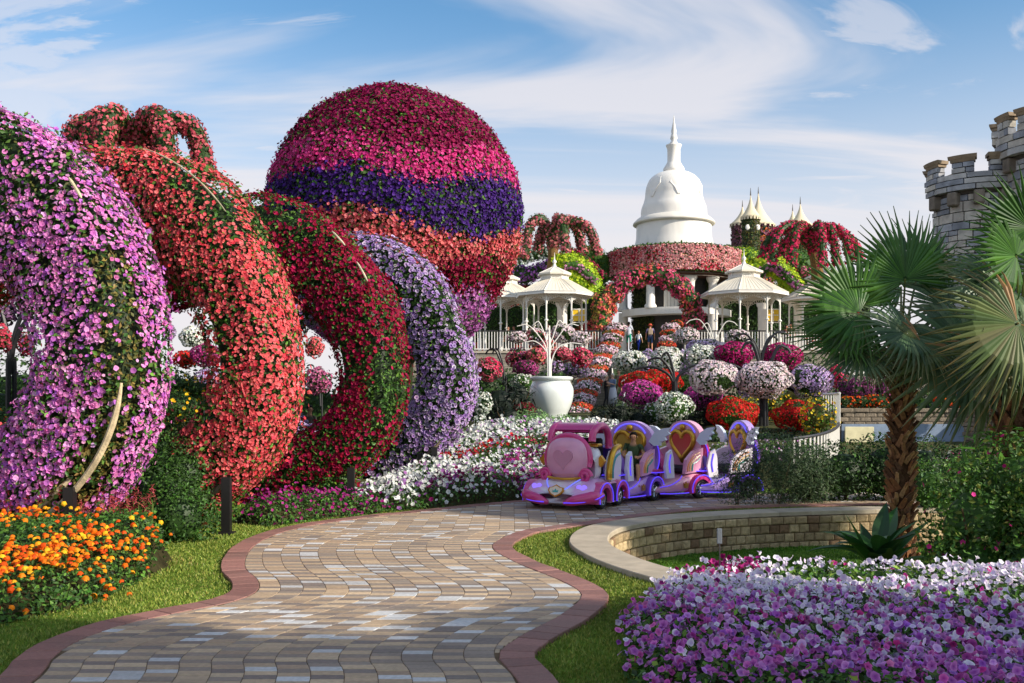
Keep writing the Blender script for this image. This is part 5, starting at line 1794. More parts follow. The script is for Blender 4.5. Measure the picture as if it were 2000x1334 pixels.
for s in (-1, 1):
    # swept bumper
    p = spline([(0.615, s * 0.13, 0.10), (0.63, s * 0.24, 0.13), (0.60, s * 0.42, 0.17), (0.50, s * 0.575, 0.20), (0.33, s * 0.62, 0.22)], 20)
    v, f = tube(p, np.interp(np.linspace(0, 1, 20), [0, 0.3, 0.7, 1], [0.03, 0.075, 0.095, 0.07]), 10)
    m_ = MB(); m_.add(v, f, PINKH); bo = put(en, 'bumper', m_, M_GLOSS, smooth=True)
    neon(en, [(0.70, s * 0.17, 0.115), (0.69, s * 0.30, 0.12), (0.655, s * 0.47, 0.135), (0.54, s * 0.645, 0.18), (0.40, s * 0.70, 0.23)], 0.014, parent=bo)
    # wheel arches and wheels
    for x in (0.22, -0.40):
        v, f = half_arch(x, s * 0.54, 0.175, 0.085, 0.24, -0.25, pi + 0.25)
        if s < 0: v = v * [1, 1, 1]
        m_ = MB(); m_.add(v, f, PINKH if x < 0 else PINKH * 0.9 + LILAC * 0.1); ao = put(en, 'wheel_arch', m_, M_GLOSS)
        t = np.linspace(-0.25, pi + 0.25, 14)
        neon(en, np.c_[x + 0.245 * np.cos(t), np.full(14, s * 0.665), 0.155 + 0.245 * np.sin(t)], 0.012, parent=ao)
        car_wheel(en, x, s * 0.55)
    v, f = cbox(-0.2, 0.03, s * 0.60 - 0.04, s * 0.60 + 0.04, 0.08, 0.40, 0.012)
    m_ = MB(); m_.add(v, f, PINKL); put(en, 'sill_frame', m_, M_GLOSS)
    v, f = box(-0.175, 0.005, s * 0.645 - 0.006, s * 0.645 + 0.006, 0.105, 0.375)
    m_ = MB(); m_.add(v, f, lin(34, 32, 44)); put(en, 'hatch', m_, M_BLACK)
    # heart headlight on the sloping hood
    v, f = prism(heart(0.085), 0.04, 'x')
    hd = v * [1, 1.0, 0.85]
    c_, s_ = cos(0.55), sin(0.55)
    hd = np.c_[hd[:, 0] * c_ - hd[:, 2] * s_, hd[:, 1], hd[:, 0] * s_ + hd[:, 2] * c_] + [0.525, s * 0.385, 0.325]
    m_ = MB(); m_.add(hd, f, lin(150, 120, 255)); put(en, 'headlight', m_, M_NEON)
    # V of light on the hood
    neon(en, [(0.28, s * 0.30, 0.468), (0.42, s * 0.26, 0.425), (0.54, s * 0.18, 0.35), (0.617, s * 0.06, 0.245)], 0.012, lin(120, 130, 255))
    # rear side panel with gold arch and teal line
    po = [(-0.56, 0.40), (-0.20, 0.40), (-0.16, 0.52), (-0.20, 0.70), (-0.32, 0.86), (-0.54, 0.90), (-0.60, 0.7)]
    v, f = prism(po, 0.10, 'y', (0, s * 0.50, 0)); m_ = MB(); m_.add(v, f, VWHITE); sp = put(en, 'side_panel', m_, M_GLOSS)
    v, f = tube(spline([(-0.17, s * 0.53, 0.42), (-0.17, s * 0.53, 0.56), (-0.23, s * 0.53, 0.74), (-0.36, s * 0.53, 0.88), (-0.56, s * 0.53, 0.93)], 18), 0.05, 8)
    m_ = MB(); m_.add(v, f, GOLD); put(en, 'gold_trim', m_, M_GOLD, smooth=True, parent=sp)
    v, f = tube(spline([(-0.25, s * 0.555, 0.44), (-0.26, s * 0.555, 0.6), (-0.36, s * 0.555, 0.76), (-0.54, s * 0.555, 0.82)], 14), 0.018, 6)
    m_ = MB(); m_.add(v, f, lin(40, 150, 150)); put(en, 'teal_stripe', m_, M_GLOSS, parent=sp)
    # canopy frame
    p = spline([(0.10, s * 0.36, 1.02), (0.06, s * 0.36, 1.16), (-0.10, s * 0.37, 1.25), (-0.32, s * 0.37, 1.25), (-0.47, s * 0.37, 1.12), (-0.50, s * 0.37, 0.90)], 24)
    v, f = tube(p, 0.062, 8); m_ = MB(); m_.add(v, f, PINKH); put(en, 'canopy_rail', m_, M_GLOSS, smooth=True)
    # wing mirror in gold
    v, f = prism([(-0.07, 0), (0, 0.09), (0.07, 0), (0, -0.09)], 0.07, 'x', (0.06, s * 0.50, 0.72)); m_ = MB(); m_.add(v, f, GOLD); put(en, 'mirror', m_, M_GOLD)
# roof between the rails
p = spline([(0.06, 0, 1.17), (-0.10, 0, 1.265), (-0.32, 0, 1.265), (-0.47, 0, 1.13)], 12)
v = np.concatenate([np.c_[p[:, 0], np.full(12, y_), p[:, 2] + dz] for y_, dz in ((-0.36, 0), (0.36, 0), (0.36, 0.03), (-0.36, 0.03))])
m_ = MB(); m_.add(v, grid_faces(4, 12, True, False), PINKH); put(en, 'roof', m_, M_GLOSS)
# rounded cowl in front of the driver
m_ = MB()
t = np.linspace(0, 2 * pi, 28, endpoint=False)
rings = []
for x, s_, zc_ in ((0.12, 0.93, 0.76), (0.20, 1.0, 0.755), (0.27, 0.97, 0.75), (0.33, 0.84, 0.745), (0.37, 0.6, 0.74), (0.385, 0.3, 0.735), (0.389, 0.12, 0.735), (0.39, 0.02, 0.735)):
    rings.append(np.c_[np.full(28, x), 0.36 * s_ * np.sign(np.cos(t)) * np.abs(np.cos(t)) ** 0.75, zc_ + 0.34 * s_ * np.sign(np.sin(t)) * np.abs(np.sin(t)) ** 0.75])
v, f = loft(rings); m_.add(v, f, PINKL * 0.95); co = put(en, 'cowl', m_, M_GLOSS, smooth=True)
v, f = tube(np.c_[np.full(18, 0.20), 0.375 * np.cos(np.linspace(-0.35, pi + 0.35, 18)), 0.76 + 0.355 * np.sin(np.linspace(-0.35, pi + 0.35, 18))], 0.05, 8)
m_ = MB(); m_.add(v, f, PINKH); put(en, 'cowl_rim', m_, M_GLOSS, smooth=True, parent=co)
for s in (-1, 1):
    t = np.linspace(0, 3.6 * pi, 40)
    rr = 0.10 * (1 - t / (4.6 * pi))
    p = np.c_[0.30 + 0.012 * t / pi, s * (0.36 + rr * np.cos(t)) - s * 0.02, 0.50 + rr * np.sin(t)]
    v, f = tube(p, 0.035, 7); m_ = MB(); m_.add(v, f, PINKH); put(en, 'scroll', m_, M_GLOSS, smooth=True, parent=co)
v, f = prism(heart(0.17), 0.03, 'x', (0.384, 0, 0.77)); m_ = MB(); m_.add(v, f, PINKL * 0.78); put(en, 'heart_relief', m_, M_GLOSS, parent=co)
v, f = tube([(0.335, -0.30, 0.47), (0.395, -0.15, 0.455), (0.405, 0, 0.45), (0.395, 0.15, 0.455), (0.335, 0.30, 0.47)], 0.022, 7); m_ = MB(); m_.add(v, f, GOLD); put(en, 'cowl_trim', m_, M_GOLD, smooth=True, parent=co)
m_ = MB(); v, f = loft([sect(0.16, 0.44, 0.40, 0.80), sect(0.10, 0.47, 0.40, 0.94), sect(-0.02, 0.46, 0.40, 0.96), sect(-0.06, 0.44, 0.42, 0.92)]); m_.add(v, f, VWHITE); put(en, 'dashboard', m_, M_GLOSS, smooth=True)
v, f = cbox(-0.08, 0.08, -0.46, 0.46, 0.94, 0.99, 0.02); m_ = MB(); m_.add(v, f, GOLD); put(en, 'dashboard_trim', m_, M_GOLD)
v, f = cbox(-0.46, -0.36, -0.30, 0.30, 0.46, 1.06, 0.03); m_ = MB(); m_.add(v, f, lin(28, 30, 38)); put(en, 'seat_back', m_, M_RUB)
v, f = cbox(-0.38, -0.12, -0.30, 0.30, 0.46, 0.56, 0.03); m_ = MB(); m_.add(v, f, lin(28, 30, 38)); put(en, 'seat', m_, M_RUB)
# shield emblem on the nose
def tilt(v, c, a):
    c_, s_ = cos(a), sin(a)
    return np.c_[v[:, 0] * c_ - v[:, 2] * s_, v[:, 1], v[:, 0] * s_ + v[:, 2] * c_] + np.asarray(c, float)
sh = [(-0.125, 0.05), (-0.08, 0.055), (0, 0.095), (0.08, 0.055), (0.125, 0.05), (0.135, 0.0), (0.09, -0.055), (0.0, -0.10), (-0.09, -0.055), (-0.135, 0.0)]
v, f = prism(sh, 0.03, 'x'); m_ = MB(); m_.add(tilt(v, (0.618, 0, 0.285), 0.35), f, GOLD); eo = put(en, 'emblem_frame', m_, M_GOLD)
v, f = prism([(a * 0.8, b * 0.8) for a, b in sh], 0.012, 'x'); m_ = MB(); m_.add(tilt(v, (0.634, 0, 0.290), 0.35), f, lin(232, 222, 200)); put(en, 'emblem_plate', m_, M_GLOSS, parent=eo)
v, f = prism([(-0.045, -0.025), (0.045, -0.025), (0.05, 0.015), (0.022, 0.0), (0.0, 0.035), (-0.022, 0.0), (-0.05, 0.015)], 0.008, 'x'); m_ = MB(); m_.add(tilt(v, (0.6425, 0, 0.288), 0.35), f, lin(60, 170, 170)); put(en, 'crown_mark', m_, M_GLOSS, parent=eo)


# ---- carriages
def carriage(label, loc, h, base, dark, heartc, stripe=True):
    th = thing('train_carriage', label, 'train', loc, 'road train cars', rotz=heading(h))
    # floor pan sweeping up to the rear wheel
    m_ = MB(); v, f = loft([sect(0.52, 0.36, 0.13, 0.20), sect(0.40, 0.42, 0.11, 0.24), sect(0.15, 0.46, 0.10, 0.30), sect(-0.1, 0.48, 0.10, 0.38), sect(-0.3, 0.46, 0.11, 0.44), sect(-0.52, 0.46, 0.11, 0.46), sect(-0.6, 0.42, 0.14, 0.42)]); m_.add(v, f, base); put(th, 'body', m_, M_GLOSS, smooth=True)
    v, f = cbox(0.40, 0.54, -0.34, 0.34, 0.10, 0.24, 0.03); m_ = MB(); m_.add(v, f, dark); put(th, 'coupling_box', m_, M_GLOSS)
    # front console with curved shield
    v, f = cbox(0.26, 0.52, -0.36, 0.36, 0.46, 0.52, 0.02); m_ = MB(); m_.add(v, f, dark * 0.8); cs = put(th, 'console_shelf', m_, M_GLOSS)
    neon(th, [(0.27, 0.375, 0.465), (0.40, 0.375, 0.463), (0.53, 0.36, 0.465), (0.54, 0.2, 0.465), (0.54, -0.3, 0.465)], 0.014, parent=cs)
    v, f = loft([np.c_[np.full(20, x), w * np.cos(t_), 0.52 + hh * np.sin(t_)] for x, w, hh in ((0.24, 0.37, 0.40), (0.30, 0.37, 0.42), (0.33, 0.34, 0.38)) for t_ in (np.linspace(0, pi, 20),)]); m_ = MB(); m_.add(v, f, dark); put(th, 'console_shield', m_, M_GLOSS, smooth=True)
    v, f = cbox(0.25, 0.30, -0.30, 0.30, 0.18, 0.47, 0.01); m_ = MB(); m_.add(v, f, dark * 0.6); put(th, 'console_post', m_, M_GLOSS)
    for s in (-1, 1):
        v, f = prism([(0.10, 0.36), (0.27, 0.36), (0.30, 0.55), (0.25, 0.78), (0.16, 0.84), (0.12, 0.7)], 0.06, 'y', (0, s * 0.40, 0)); m_ = MB(); m_.add(v, f, VWHITE); q = put(th, 'door_post', m_, M_GLOSS)
        neon(th, [(0.20, s * 0.436, 0.45), (0.22, s * 0.436, 0.6), (0.19, s * 0.436, 0.76)], 0.016, parent=q)
        # seat side with stripes
        v, f = prism([(-0.10, 0.42), (-0.50, 0.46), (-0.52, 0.86), (-0.30, 0.80), (-0.14, 0.66)], 0.07, 'y', (0, s * 0.43, 0)); m_ = MB(); m_.add(v, f, PINKL if stripe else VWHITE); q = put(th, 'seat_side', m_, M_GLOSS)
        for i, c in enumerate(((232, 150, 90), (222, 190, 120), (50, 150, 140))):
            o = 0.05 * i
            v, f = tube(spline([(-0.16 - o, s * 0.470, 0.47), (-0.18 - o, s * 0.470, 0.58), (-0.30 - o * 0.6, s * 0.470, 0.72 - o), (-0.44, s * 0.470, 0.78 - o)], 12), 0.014, 5)
            m_ = MB(); m_.add(v, f, lin(c)); put(th, 'stripe', m_, M_GLOSS, parent=q)
        # rear wheel arch and fender
        v, f = half_arch(-0.42, s * 0.46, 0.175, 0.075, 0.2, -0.25, pi + 0.25); m_ = MB(); m_.add(v, f, dark); ao = put(th, 'wheel_arch', m_, M_GLOSS)
        t = np.linspace(-0.2, pi + 0.2, 14)
        neon(th, np.c_[-0.42 + 0.24 * np.cos(t), np.full(14, s * 0.57), 0.16 + 0.24 * np.sin(t)], 0.013, parent=ao)
        car_wheel(th, -0.42, s * 0.47, 0.165)
        neon(th, [(0.42, s * 0.435, 0.115), (0.2, s * 0.465, 0.105), (-0.05, s * 0.49, 0.105), (-0.16, s * 0.50, 0.11)], 0.014)
        neon(th, [(0.42, s * 0.43, 0.22), (0.22, s * 0.465, 0.25), (0.05, s * 0.485, 0.33), (-0.02, s * 0.48, 0.40)], 0.010)
        # crown badge on the fender
        v, f = prism([(-0.04, -0.05), (0.04, -0.05), (0.055, 0.04), (0.022, 0.005), (0, 0.06), (-0.022, 0.005), (-0.055, 0.04)], 0.02, 'y', (-0.10, s * 0.495, 0.24)); m_ = MB(); m_.add(v, f, GOLD); put(th, 'crown_badge', m_, M_GOLD)
        # curved back corner with neon
        v, f = tube(spline([(-0.52, s * 0.42, 0.42), (-0.60, s * 0.43, 0.60), (-0.60, s * 0.43, 0.80), (-0.54, s * 0.42, 0.98)], 16), 0.075, 8); m_ = MB(); m_.add(v, f, dark); q = put(th, 'rear_fender', m_, M_GLOSS, smooth=True)
        neon(th, [(-0.50, s * 0.485, 0.45), (-0.58, s * 0.505, 0.60), (-0.585, s * 0.505, 0.80), (-0.53, s * 0.49, 0.95)], 0.013, parent=q)
        # feathered wing
        w = [(0.0, 0.0), (0.10, 0.14), (0.26, 0.22), (0.42, 0.24), (0.36, 0.17), (0.40, 0.13), (0.30, 0.08), (0.33, 0.03), (0.22, 0.0), (0.22, -0.06), (0.10, -0.07)]
        w = [(a * s, b) for a, b in (w if s > 0 else w[::-1])]
        v, f = prism(w, 0.05, 'x', (-0.44, s * 0.40, 0.98)); m_ = MB(); m_.add(v, f, lin(206, 216, 232)); put(th, 'wing', m_, M_GLOSS)
    # seat
    v, f = cbox(-0.5, -0.12, -0.38, 0.38, 0.44, 0.54, 0.03); m_ = MB(); m_.add(v, f, lin(36, 32, 44)); put(th, 'seat', m_, M_RUB)
    # domed back panel
    po = [(-0.40, 0.45)] + [tuple(q) for q in arc(0, 0.98, 0.44, 0.34, pi, 0, 18)] + [(0.40, 0.45)]
    v, f = prism(po, 0.12, 'x', (-0.55, 0, 0)); m_ = MB(); m_.add(v, f, base); bo = put(th, 'back_panel', m_, M_GLOSS)
    neon(th, [(-0.482, 0.32 * cos(a), 1.03 + 0.24 * sin(a)) for a in np.linspace(0.35, pi - 0.35, 9)], 0.02, lin(110, 100, 255), parent=bo)
    # heart frame on the back panel
    hh = heart(0.30); n_ = len(hh)
    v, f = tube(np.c_[np.full(n_ + 1, -0.47), np.r_[hh[:, 0], hh[0, 0]] * 0.95, np.r_[hh[:, 1], hh[0, 1]] * 0.95 + 0.92], 0.045, 8, False); m_ = MB(); m_.add(v, f, GOLD); q = put(th, 'heart_frame', m_, M_GOLD, smooth=True)
    v, f = prism(heart(0.28), 0.05, 'x', (-0.475, 0, 0.92)); m_ = MB(); m_.add(v, f, heartc); put(th, 'heart_cushion', m_, M_GLOSS, parent=q)
    v, f = ellip((-0.47, 0, 1.20), (0.04, 0.07, 0.06), 8, 12); m_ = MB(); m_.add(v, f, GOLD); put(th, 'heart_finial', m_, M_GOLD, smooth=True, parent=q)
    v, f = tube([(0.50, 0, 0.16), (0.86, 0, 0.15)], 0.025, 6); m_ = MB(); m_.add(v, f, lin(40, 40, 44)); put(th, 'drawbar', m_, M_BLACK)
    return th


CARS = [carriage('lilac train carriage carrying a barefoot passenger, right behind the engine', (1.70, 16.12, 0.036), (-0.62, -0.785), lin(196, 150, 214), VIO, lin(190, 150, 60)),
        carriage('pink train carriage with a red heart cushion on its back panel', (2.58, 16.74, 0.036), (-0.84, -0.54), lin(226, 160, 186), PINKH * 0.95, lin(190, 26, 36)),
        carriage('purple train carriage half hidden behind the feathery shrub', (3.52, 17.02, 0.036), (-0.975, -0.22), lin(180, 150, 214), VIO * 0.9, lin(130, 60, 150), False)]

# ------------------------------------------------------------------ fan palms
def fan_mesh(R=1.0, spread=2.3, n=36, droop=0.25, free=0.5, seed=0, cols=G_DARK, tipc=(170, 150, 96), fold=0.05, cup=0.12, dead=0.0):
    """a fan leaf: hub at the origin, middle blade along +x, upper side +z"""
    r = np.random.default_rng(seed)
    V, C, Fq, Ft = [], [], [], []
    base = np.array([lin(c) for c in cols]); tip = lin(tipc)
    for i in range(n):
        a0 = -spread + 2 * spread * i / n; a1 = -spread + 2 * spread * (i + 1) / n
        am = (a0 + a1) / 2
        ln = R * (0.72 + 0.28 * cos(am * 0.62)) * r.uniform(0.94, 1.05)
        k = len(V)
        bc = base[r.integers(0, len(base))] * r.uniform(0.85, 1.15)
        dr = droop * r.uniform(0.6, 1.5) + (0.35 if r.random() < 0.12 else 0)
        da = r.normal() * 0.03
        w_end = 0.012
        ds = (0.04, free * 0.55, free, free + (1 - free) * 0.5, 1.0)
        for j, s in enumerate(ds):
            rr = ln * s
            z = cup * rr - dr * max(0, s - 0.35) ** 2 * ln * 2.0
            half = (a1 - a0) / 2 * min(s, free) * ln / max(rr, 1e-6) * (1.0 if s <= free else (1 - (s - free) / (1 - free)) * 0.85 + 0.02)
            aa = am + da * max(0, s - free)
            rh = rr * (1 - 0.10 * max(0, s - 0.5) * dr)
            for q, (sg, fo) in enumerate(((-1, 0), (0, fold), (1, 0))):
                a = aa + sg * half
                V.append([rh * cos(a), rh * sin(a), z + fo * min(s, free) * ln * 0.55])
                m = np.clip((s - 0.72) / 0.28, 0, 1) * (0.8 if r.random() < 0.5 + dead else 0.2)
                c_ = bc * (1 - m) + tip * m
                if dead and abs(am) > spread * (1 - dead): c_ = tip * r.uniform(0.8, 1.1)
                C.append(c_)
        for j in range(4):
            b = k + 3 * j
            Fq += [[b, b + 3, b + 4, b + 1], [b + 1, b + 4, b + 5, b + 2]]
    m_ = MB(); m_.add(np.array(V), np.array(Fq)[:, ::-1], np.array(C))
    return m_.mesh('frond', M_PALM)


PG = [(58, 100, 34), (76, 120, 40), (48, 86, 32), (66, 106, 42)]
PGB = [(82, 110, 74), (98, 124, 86), (70, 98, 66), (110, 130, 90)]
PGY = [(84, 104, 56), (100, 112, 64), (74, 94, 52), (102, 102, 66)]
FANS = {'green': [fan_mesh(seed=i, cols=PG, droop=0.12 + 0.06 * i, spread=2.0 + 0.1 * i, free=0.58, tipc=(96, 120, 50)) for i in range(4)],
        'grey': [fan_mesh(seed=10 + i, cols=PGB, droop=0.22 + 0.08 * i, spread=2.3, free=0.55, tipc=(160, 150, 108)) for i in range(3)],
        'dry': [fan_mesh(seed=20 + i, cols=PGY, droop=0.3 + 0.1 * i, spread=2.2, free=0.5, tipc=(160, 120, 72), dead=0.1) for i in range(2)]}


def basis(xd, up):
    x = Vector(xd).normalized(); z = Vector(up); z = (z - x * z.dot(x)).normalized(); y = z.cross(x)
    return Matrix((x, y, z)).transposed().to_4x4()


def frond(th, hub, root, face, kind, idx, size, dirv=None):
    """petiole from root to hub, then a fan; face = direction of its upper side"""
    hub = np.asarray(hub, float); root = np.asarray(root, float)
    d = (hub - root) if dirv is None else np.asarray(dirv, float)
    mw = Matrix.Translation(Vector(hub)) @ basis(d, face) @ Matrix.Diagonal((size, size, size, 1))
    fo = place('frond', FANS[kind][idx % len(FANS[kind])], th, mw)
    mid = (root + hub) / 2 + [0, 0, 0.06 * np.linalg.norm(hub - root)]
    v, f = tube(spline([root, mid, hub], 8), np.linspace(0.022, 0.012, 8), 6)
    MB().add(v, f, lin(122, 130, 66) if kind != 'dry' else lin(150, 130, 76)).build('petiole', M_PALM, fo)


def palm_trunk(th, x, y, z0, z1, r0, r1, seed, boots=230):
    r = np.random.default_rng(seed)
    zz_ = np.linspace(z0, z1, 14)
    rad = np.interp(zz_, [z0, z0 + 0.25, (z0 + z1) / 2, z1], [r0 * 1.1, r0, (r0 + r1) / 2, r1])
    v, f = lathe(np.c_[rad * 0.86, zz_][::-1], 14)
    v = v + np.c_[np.tile([x, y], (len(v), 1)), np.zeros(len(v))] + r.normal(size=v.shape) * 0.008
    MB().add(v, f, lin(86, 60, 42)).build('trunk_core', M_FIBRE, th)
    ms = []
    for k in range(6):
        w, l = r.uniform(0.030, 0.050), r.uniform(0.15, 0.24)
        c = [lin(134, 96, 70), lin(164, 120, 86), lin(104, 76, 58), lin(188, 146, 104), lin(120, 90, 70), lin(150, 102, 70)][k]
        vv = np.array([[-w, 0, 0], [w, 0, 0], [w * 0.75, 0.02, l * 0.6], [-w * 0.75, 0.02, l * 0.6], [w * 0.5, 0.055, l], [-w * 0.5, 0.05, l],
                       [-w, -0.03, 0], [w, -0.03, 0], [w * 0.75, -0.01, l * 0.6], [-w * 0.75, -0.01, l * 0.6], [w * 0.5, 0.03, l], [-w * 0.5, 0.025, l]])
        ff = np.array([[1, 0, 3, 2], [2, 3, 5, 4], [6, 7, 8, 9], [9, 8, 10, 11], [0, 6, 9, 3], [3, 9, 11, 5], [7, 1, 2, 8], [8, 2, 4, 10], [4, 5, 11, 10]])
        ms.append(MB().add(vv, ff, c).mesh('leaf_base', M_FIBRE))
    for i in range(boots):
        z = z0 + (z1 - z0) * (i + r.random()) / boots
        a = i * 2.399 + r.normal() * 0.2
        rr = np.interp(z, zz_, rad) * 0.92
        lean = r.choice([-1, 1]) * r.uniform(0.25, 0.6)
        mw = Matrix.Translation((x + rr * cos(a), y + rr * sin(a), z)) @ Matrix.Rotation(a - pi / 2, 4, 'Z') @ Matrix.Rotation(lean, 4, 'Y') @ Matrix.Rotation(-r.uniform(0.0, 0.22), 4, 'X')
        place('leaf_base', ms[r.integers(0, 6)], th, mw)


p1 = thing('fan_palm', 'fan palm with a crisscross brown trunk standing inside the curved stone wall', 'palm', (5.2, 13.0, PITZ), 'fan palms')
palm_trunk(p1, 5.2, 13.0, PITZ - 0.05, 2.3, 0.150, 0.125, 3)
T1 = np.array([5.2, 13.0, 2.25])


def pf(th, T, px, py, d, face, kind, idx, size, tip=None):
    """a frond whose hub shows at px, py at depth d; tip = photo point the middle blade heads to"""
    h = P(px, py, d)
    dv = None
    if tip is not None:
        dv = P(tip[0], tip[1], tip[2] if len(tip) > 2 else d) - h
    frond(th, h, T, face, kind, idx, size, dv)


pf(p1, T1, 1768, 545, 12.6, (0.1, -1, 0.35), 'green', 0, 0.95, (1740, 420, 12.7))
pf(p1, T1, 1790, 545, 12.9, (0.2, -1, 0.4), 'green', 1, 0.82, (1825, 430, 13.0))
pf(p1, T1, 1672, 600, 12.5, (-0.2, -1, 0.4), 'green', 2, 0.9, (1600, 500, 12.4))
pf(p1, T1, 1678, 612, 12.3, (-0.1, -0.9, 0.5), 'green', 3, 0.85, (1580, 620, 12.2))
pf(p1, T1, 1652, 660, 12.5, (-0.3, -0.7, 0.9), 'green', 0, 0.8, (1550, 690, 12.2))
pf(p1, T1, 1680, 685, 12.3, (0.0, -0.8, 0.8), 'grey', 0, 0.7, (1600, 740, 12.0))
pf(p1, T1, 1770, 650, 12.2, (0.1, -0.8, 0.7), 'grey', 1, 0.8, (1700, 650, 12.0))
pf(p1, T1, 1850, 600, 12.7, (0.3, -0.9, 0.5), 'grey', 0, 0.8, (1760, 560, 12.6))
pf(p1, T1, 1760, 560, 13.6, (0.0, -0.6, 0.9), 'green', 2, 0.85, (1700, 480, 13.8))
pf(p1, T1, 1890, 640, 13.2, (0.3, -0.6, 0.8), 'dry', 0, 0.9, (1980, 680, 13.2))
pf(p1, T1, 1800, 670, 12.1, (0.0, -0.9, 0.6), 'dry', 1, 0.7, (1760, 720, 11.9))
pf(p1, T1, 1895, 690, 12.2, (0.0, -0.95, 0.35), 'grey', 2, 1.30, (1775, 775, 12.0))
pf(p1, T1, 1900, 700, 12.3, (0.2, -0.9, 0.5), 'grey', 1, 1.0, (1870, 800, 12.1))
# hanging dead skirt
for i in range(7):
    a = -2.6 + i * 0.36
    e = T1 + [0.42 * cos(a), 0.42 * sin(a), -0.05]
    frond(p1, e, T1, (cos(a), sin(a), 0.3), 'dry', i, 0.42, (0.35 * cos(a), 0.35 * sin(a), -1.0))

p2 = thing('fan_palm', 'fan palm with large drooping fronds cut by the right picture edge', 'palm', (6.05, 11.6, PITZ), 'fan palms')
palm_trunk(p2, 6.05, 11.6, PITZ - 0.05, 2.55, 0.27, 0.24, 9)
T2 = np.array([6.05, 11.6, 2.5])
pf(p2, T2, 2012, 445, 11.2, (-0.5, -0.9, 0.2), 'green', 0, 0.80, (1930, 340, 11.0))
pf(p2, T2, 1985, 500, 11.2, (-0.2, -0.9, 0.4), 'green', 2, 0.72, (1910, 440, 11.0))
pf(p2, T2, 1965, 560, 11.4, (-0.2, -0.7, 0.7), 'grey', 2, 0.8, (1880, 530, 11.2))
pf(p2, T2, 1940, 580, 11.2, (-0.2, -0.8, 0.6), 'grey', 0, 0.75, (1850, 580, 11.0))
pf(p2, T2, 1988, 632, 10.8, (0.0, -1, 0.3), 'dry', 0, 1.05, (1920, 690, 10.7))
pf(p2, T2, 2000, 640, 10.9, (0.1, -1, 0.3), 'grey', 1, 0.95, (1990, 760, 10.8))
pf(p2, T2, 1960, 690, 11.2, (0.0, -0.9, 0.5), 'dry', 1, 0.95, (1990, 780, 11.0))
pf(p2, T2, 2060, 540, 11.8, (0.3, -0.7, 0.7), 'green', 1, 0.9, (2060, 420, 12.0))
pf(p2, T2, 2090, 500, 12.4, (0.3, -0.2, 0.9), 'green', 3, 0.9, (2120, 400, 12.8))
pf(p2, T2, 1950, 540, 12.4, (-0.4, -0.3, 0.9), 'green', 1, 0.7, (1890, 510, 12.6))
pf(p2, T2, 2060, 620, 11.8, (0.5, -0.5, 0.7), 'green', 2, 1.1, (2150, 640, 11.8))


# trees standing beside the path just right of the picture, whose shade falls on the foreground
def shade_tree(label, x, y, h, crown, seed):
    r = np.random.default_rng(seed)
    th = thing('tree', label, 'tree', (x, y, 0), 'trees beside the path')
    v, f = tube(spline([(x, y, -0.05), (x + 0.08, y, h * 0.3), (x - 0.05, y + 0.05, h * 0.62)], 10), np.linspace(0.17, 0.09, 10), 10); MB().add(v, f, lin(96, 78, 58)).build('trunk', M_WOOD, th)
    m_ = MB()
    for i in range(9):
        a = r.uniform(0, 6.28); l = crown * r.uniform(0.5, 0.95)
        v, f = tube(spline([(x, y, h * r.uniform(0.4, 0.6)), (x + 0.5 * l * cos(a), y + 0.5 * l * sin(a), h * 0.72), (x + l * cos(a), y + l * sin(a), h * r.uniform(0.7, 0.95))], 8), np.linspace(0.06, 0.015, 8), 6); m_.add(v, f, lin(96, 78, 58))
    m_.build('limbs', M_WOOD, th)
    m_ = MB()
    for i in range(30):
        c = np.array([x, y, h * 0.76]) + r.normal(size=3) * [crown * 0.5, crown * 0.5, h * 0.10]
        p, n = ell_pts(560, c, (0.66, 0.66, 0.48), r)
        leafmass(m_, c + (p - c) * r.uniform(0.4, 1.0, (len(p), 1)), n, 0.17, G_DARK + G_MID, r=r)
    m_.build('crown', [M_LEAF], th, kind='stuff')


SHADE = [(5.5, 1.5, 6.0, 1.5, 1), (7.7, 2.7, 4.6, 1.3, 2), (11.0, 10.2, 6.4, 1.6, 4)]
TXT = ['young leafy tree by the path outside the picture, nearest the camera', 'leafy tree outside the picture behind the petunia bed', 'tall tree outside the picture beyond the edge palm']
for q, t in zip(SHADE, TXT): shade_tree(t, *q)

# ------------------------------------------------------------------ shrubs
FEATH = [(60, 82, 52), (74, 96, 60), (50, 70, 46), (86, 104, 70)]
shrub('feathery_shrub', 'loose feathery grey green shrub in front of the last train carriage', 'shrub',
      [((3.62, 15.62, 0.42), (0.40, 0.20, 0.48)), ((3.95, 15.65, 0.60), (0.44, 0.22, 0.66)), ((4.3, 15.75, 0.55), (0.45, 0.26, 0.62)), ((4.65, 15.85, 0.5), (0.45, 0.3, 0.6)), ((4.95, 15.95, 0.45), (0.4, 0.3, 0.5))], FEATH, leaf=0.07, dens=3.0, T=BLADE, inside=0.97, up=0.8, jit=0.9, core=0, stem=0.3)
DHEDGE = [(30, 54, 24), (40, 68, 28), (26, 46, 22), (52, 80, 34)]
shrub('dark_hedge', 'dense dark green hedge behind the curved stone wall', 'hedge',
      [((5.0, 16.4, 0.4), (0.55, 0.5, 0.55)), ((5.6, 16.4, 0.45), (0.6, 0.5, 0.58)), ((6.3, 16.4, 0.5), (0.6, 0.5, 0.66)), ((6.9, 16.3, 0.5), (0.6, 0.5, 0.6)), ((7.6, 16.3, 0.4), (0.7, 0.5, 0.55))], DHEDGE + G_MID[:1], leaf=0.055, dens=0.9)
shrub('green_shrub', 'light green shrub between the palm trunk and the flower topped bed', 'shrub', [((6.5, 15.0, 0.3), (0.5, 0.35, 0.5)), ((7.1, 15.0, 0.3), (0.5, 0.35, 0.55))], G_MID + G_SAGE[:1], leaf=0.05, dens=0.8, zmin=-0.1)
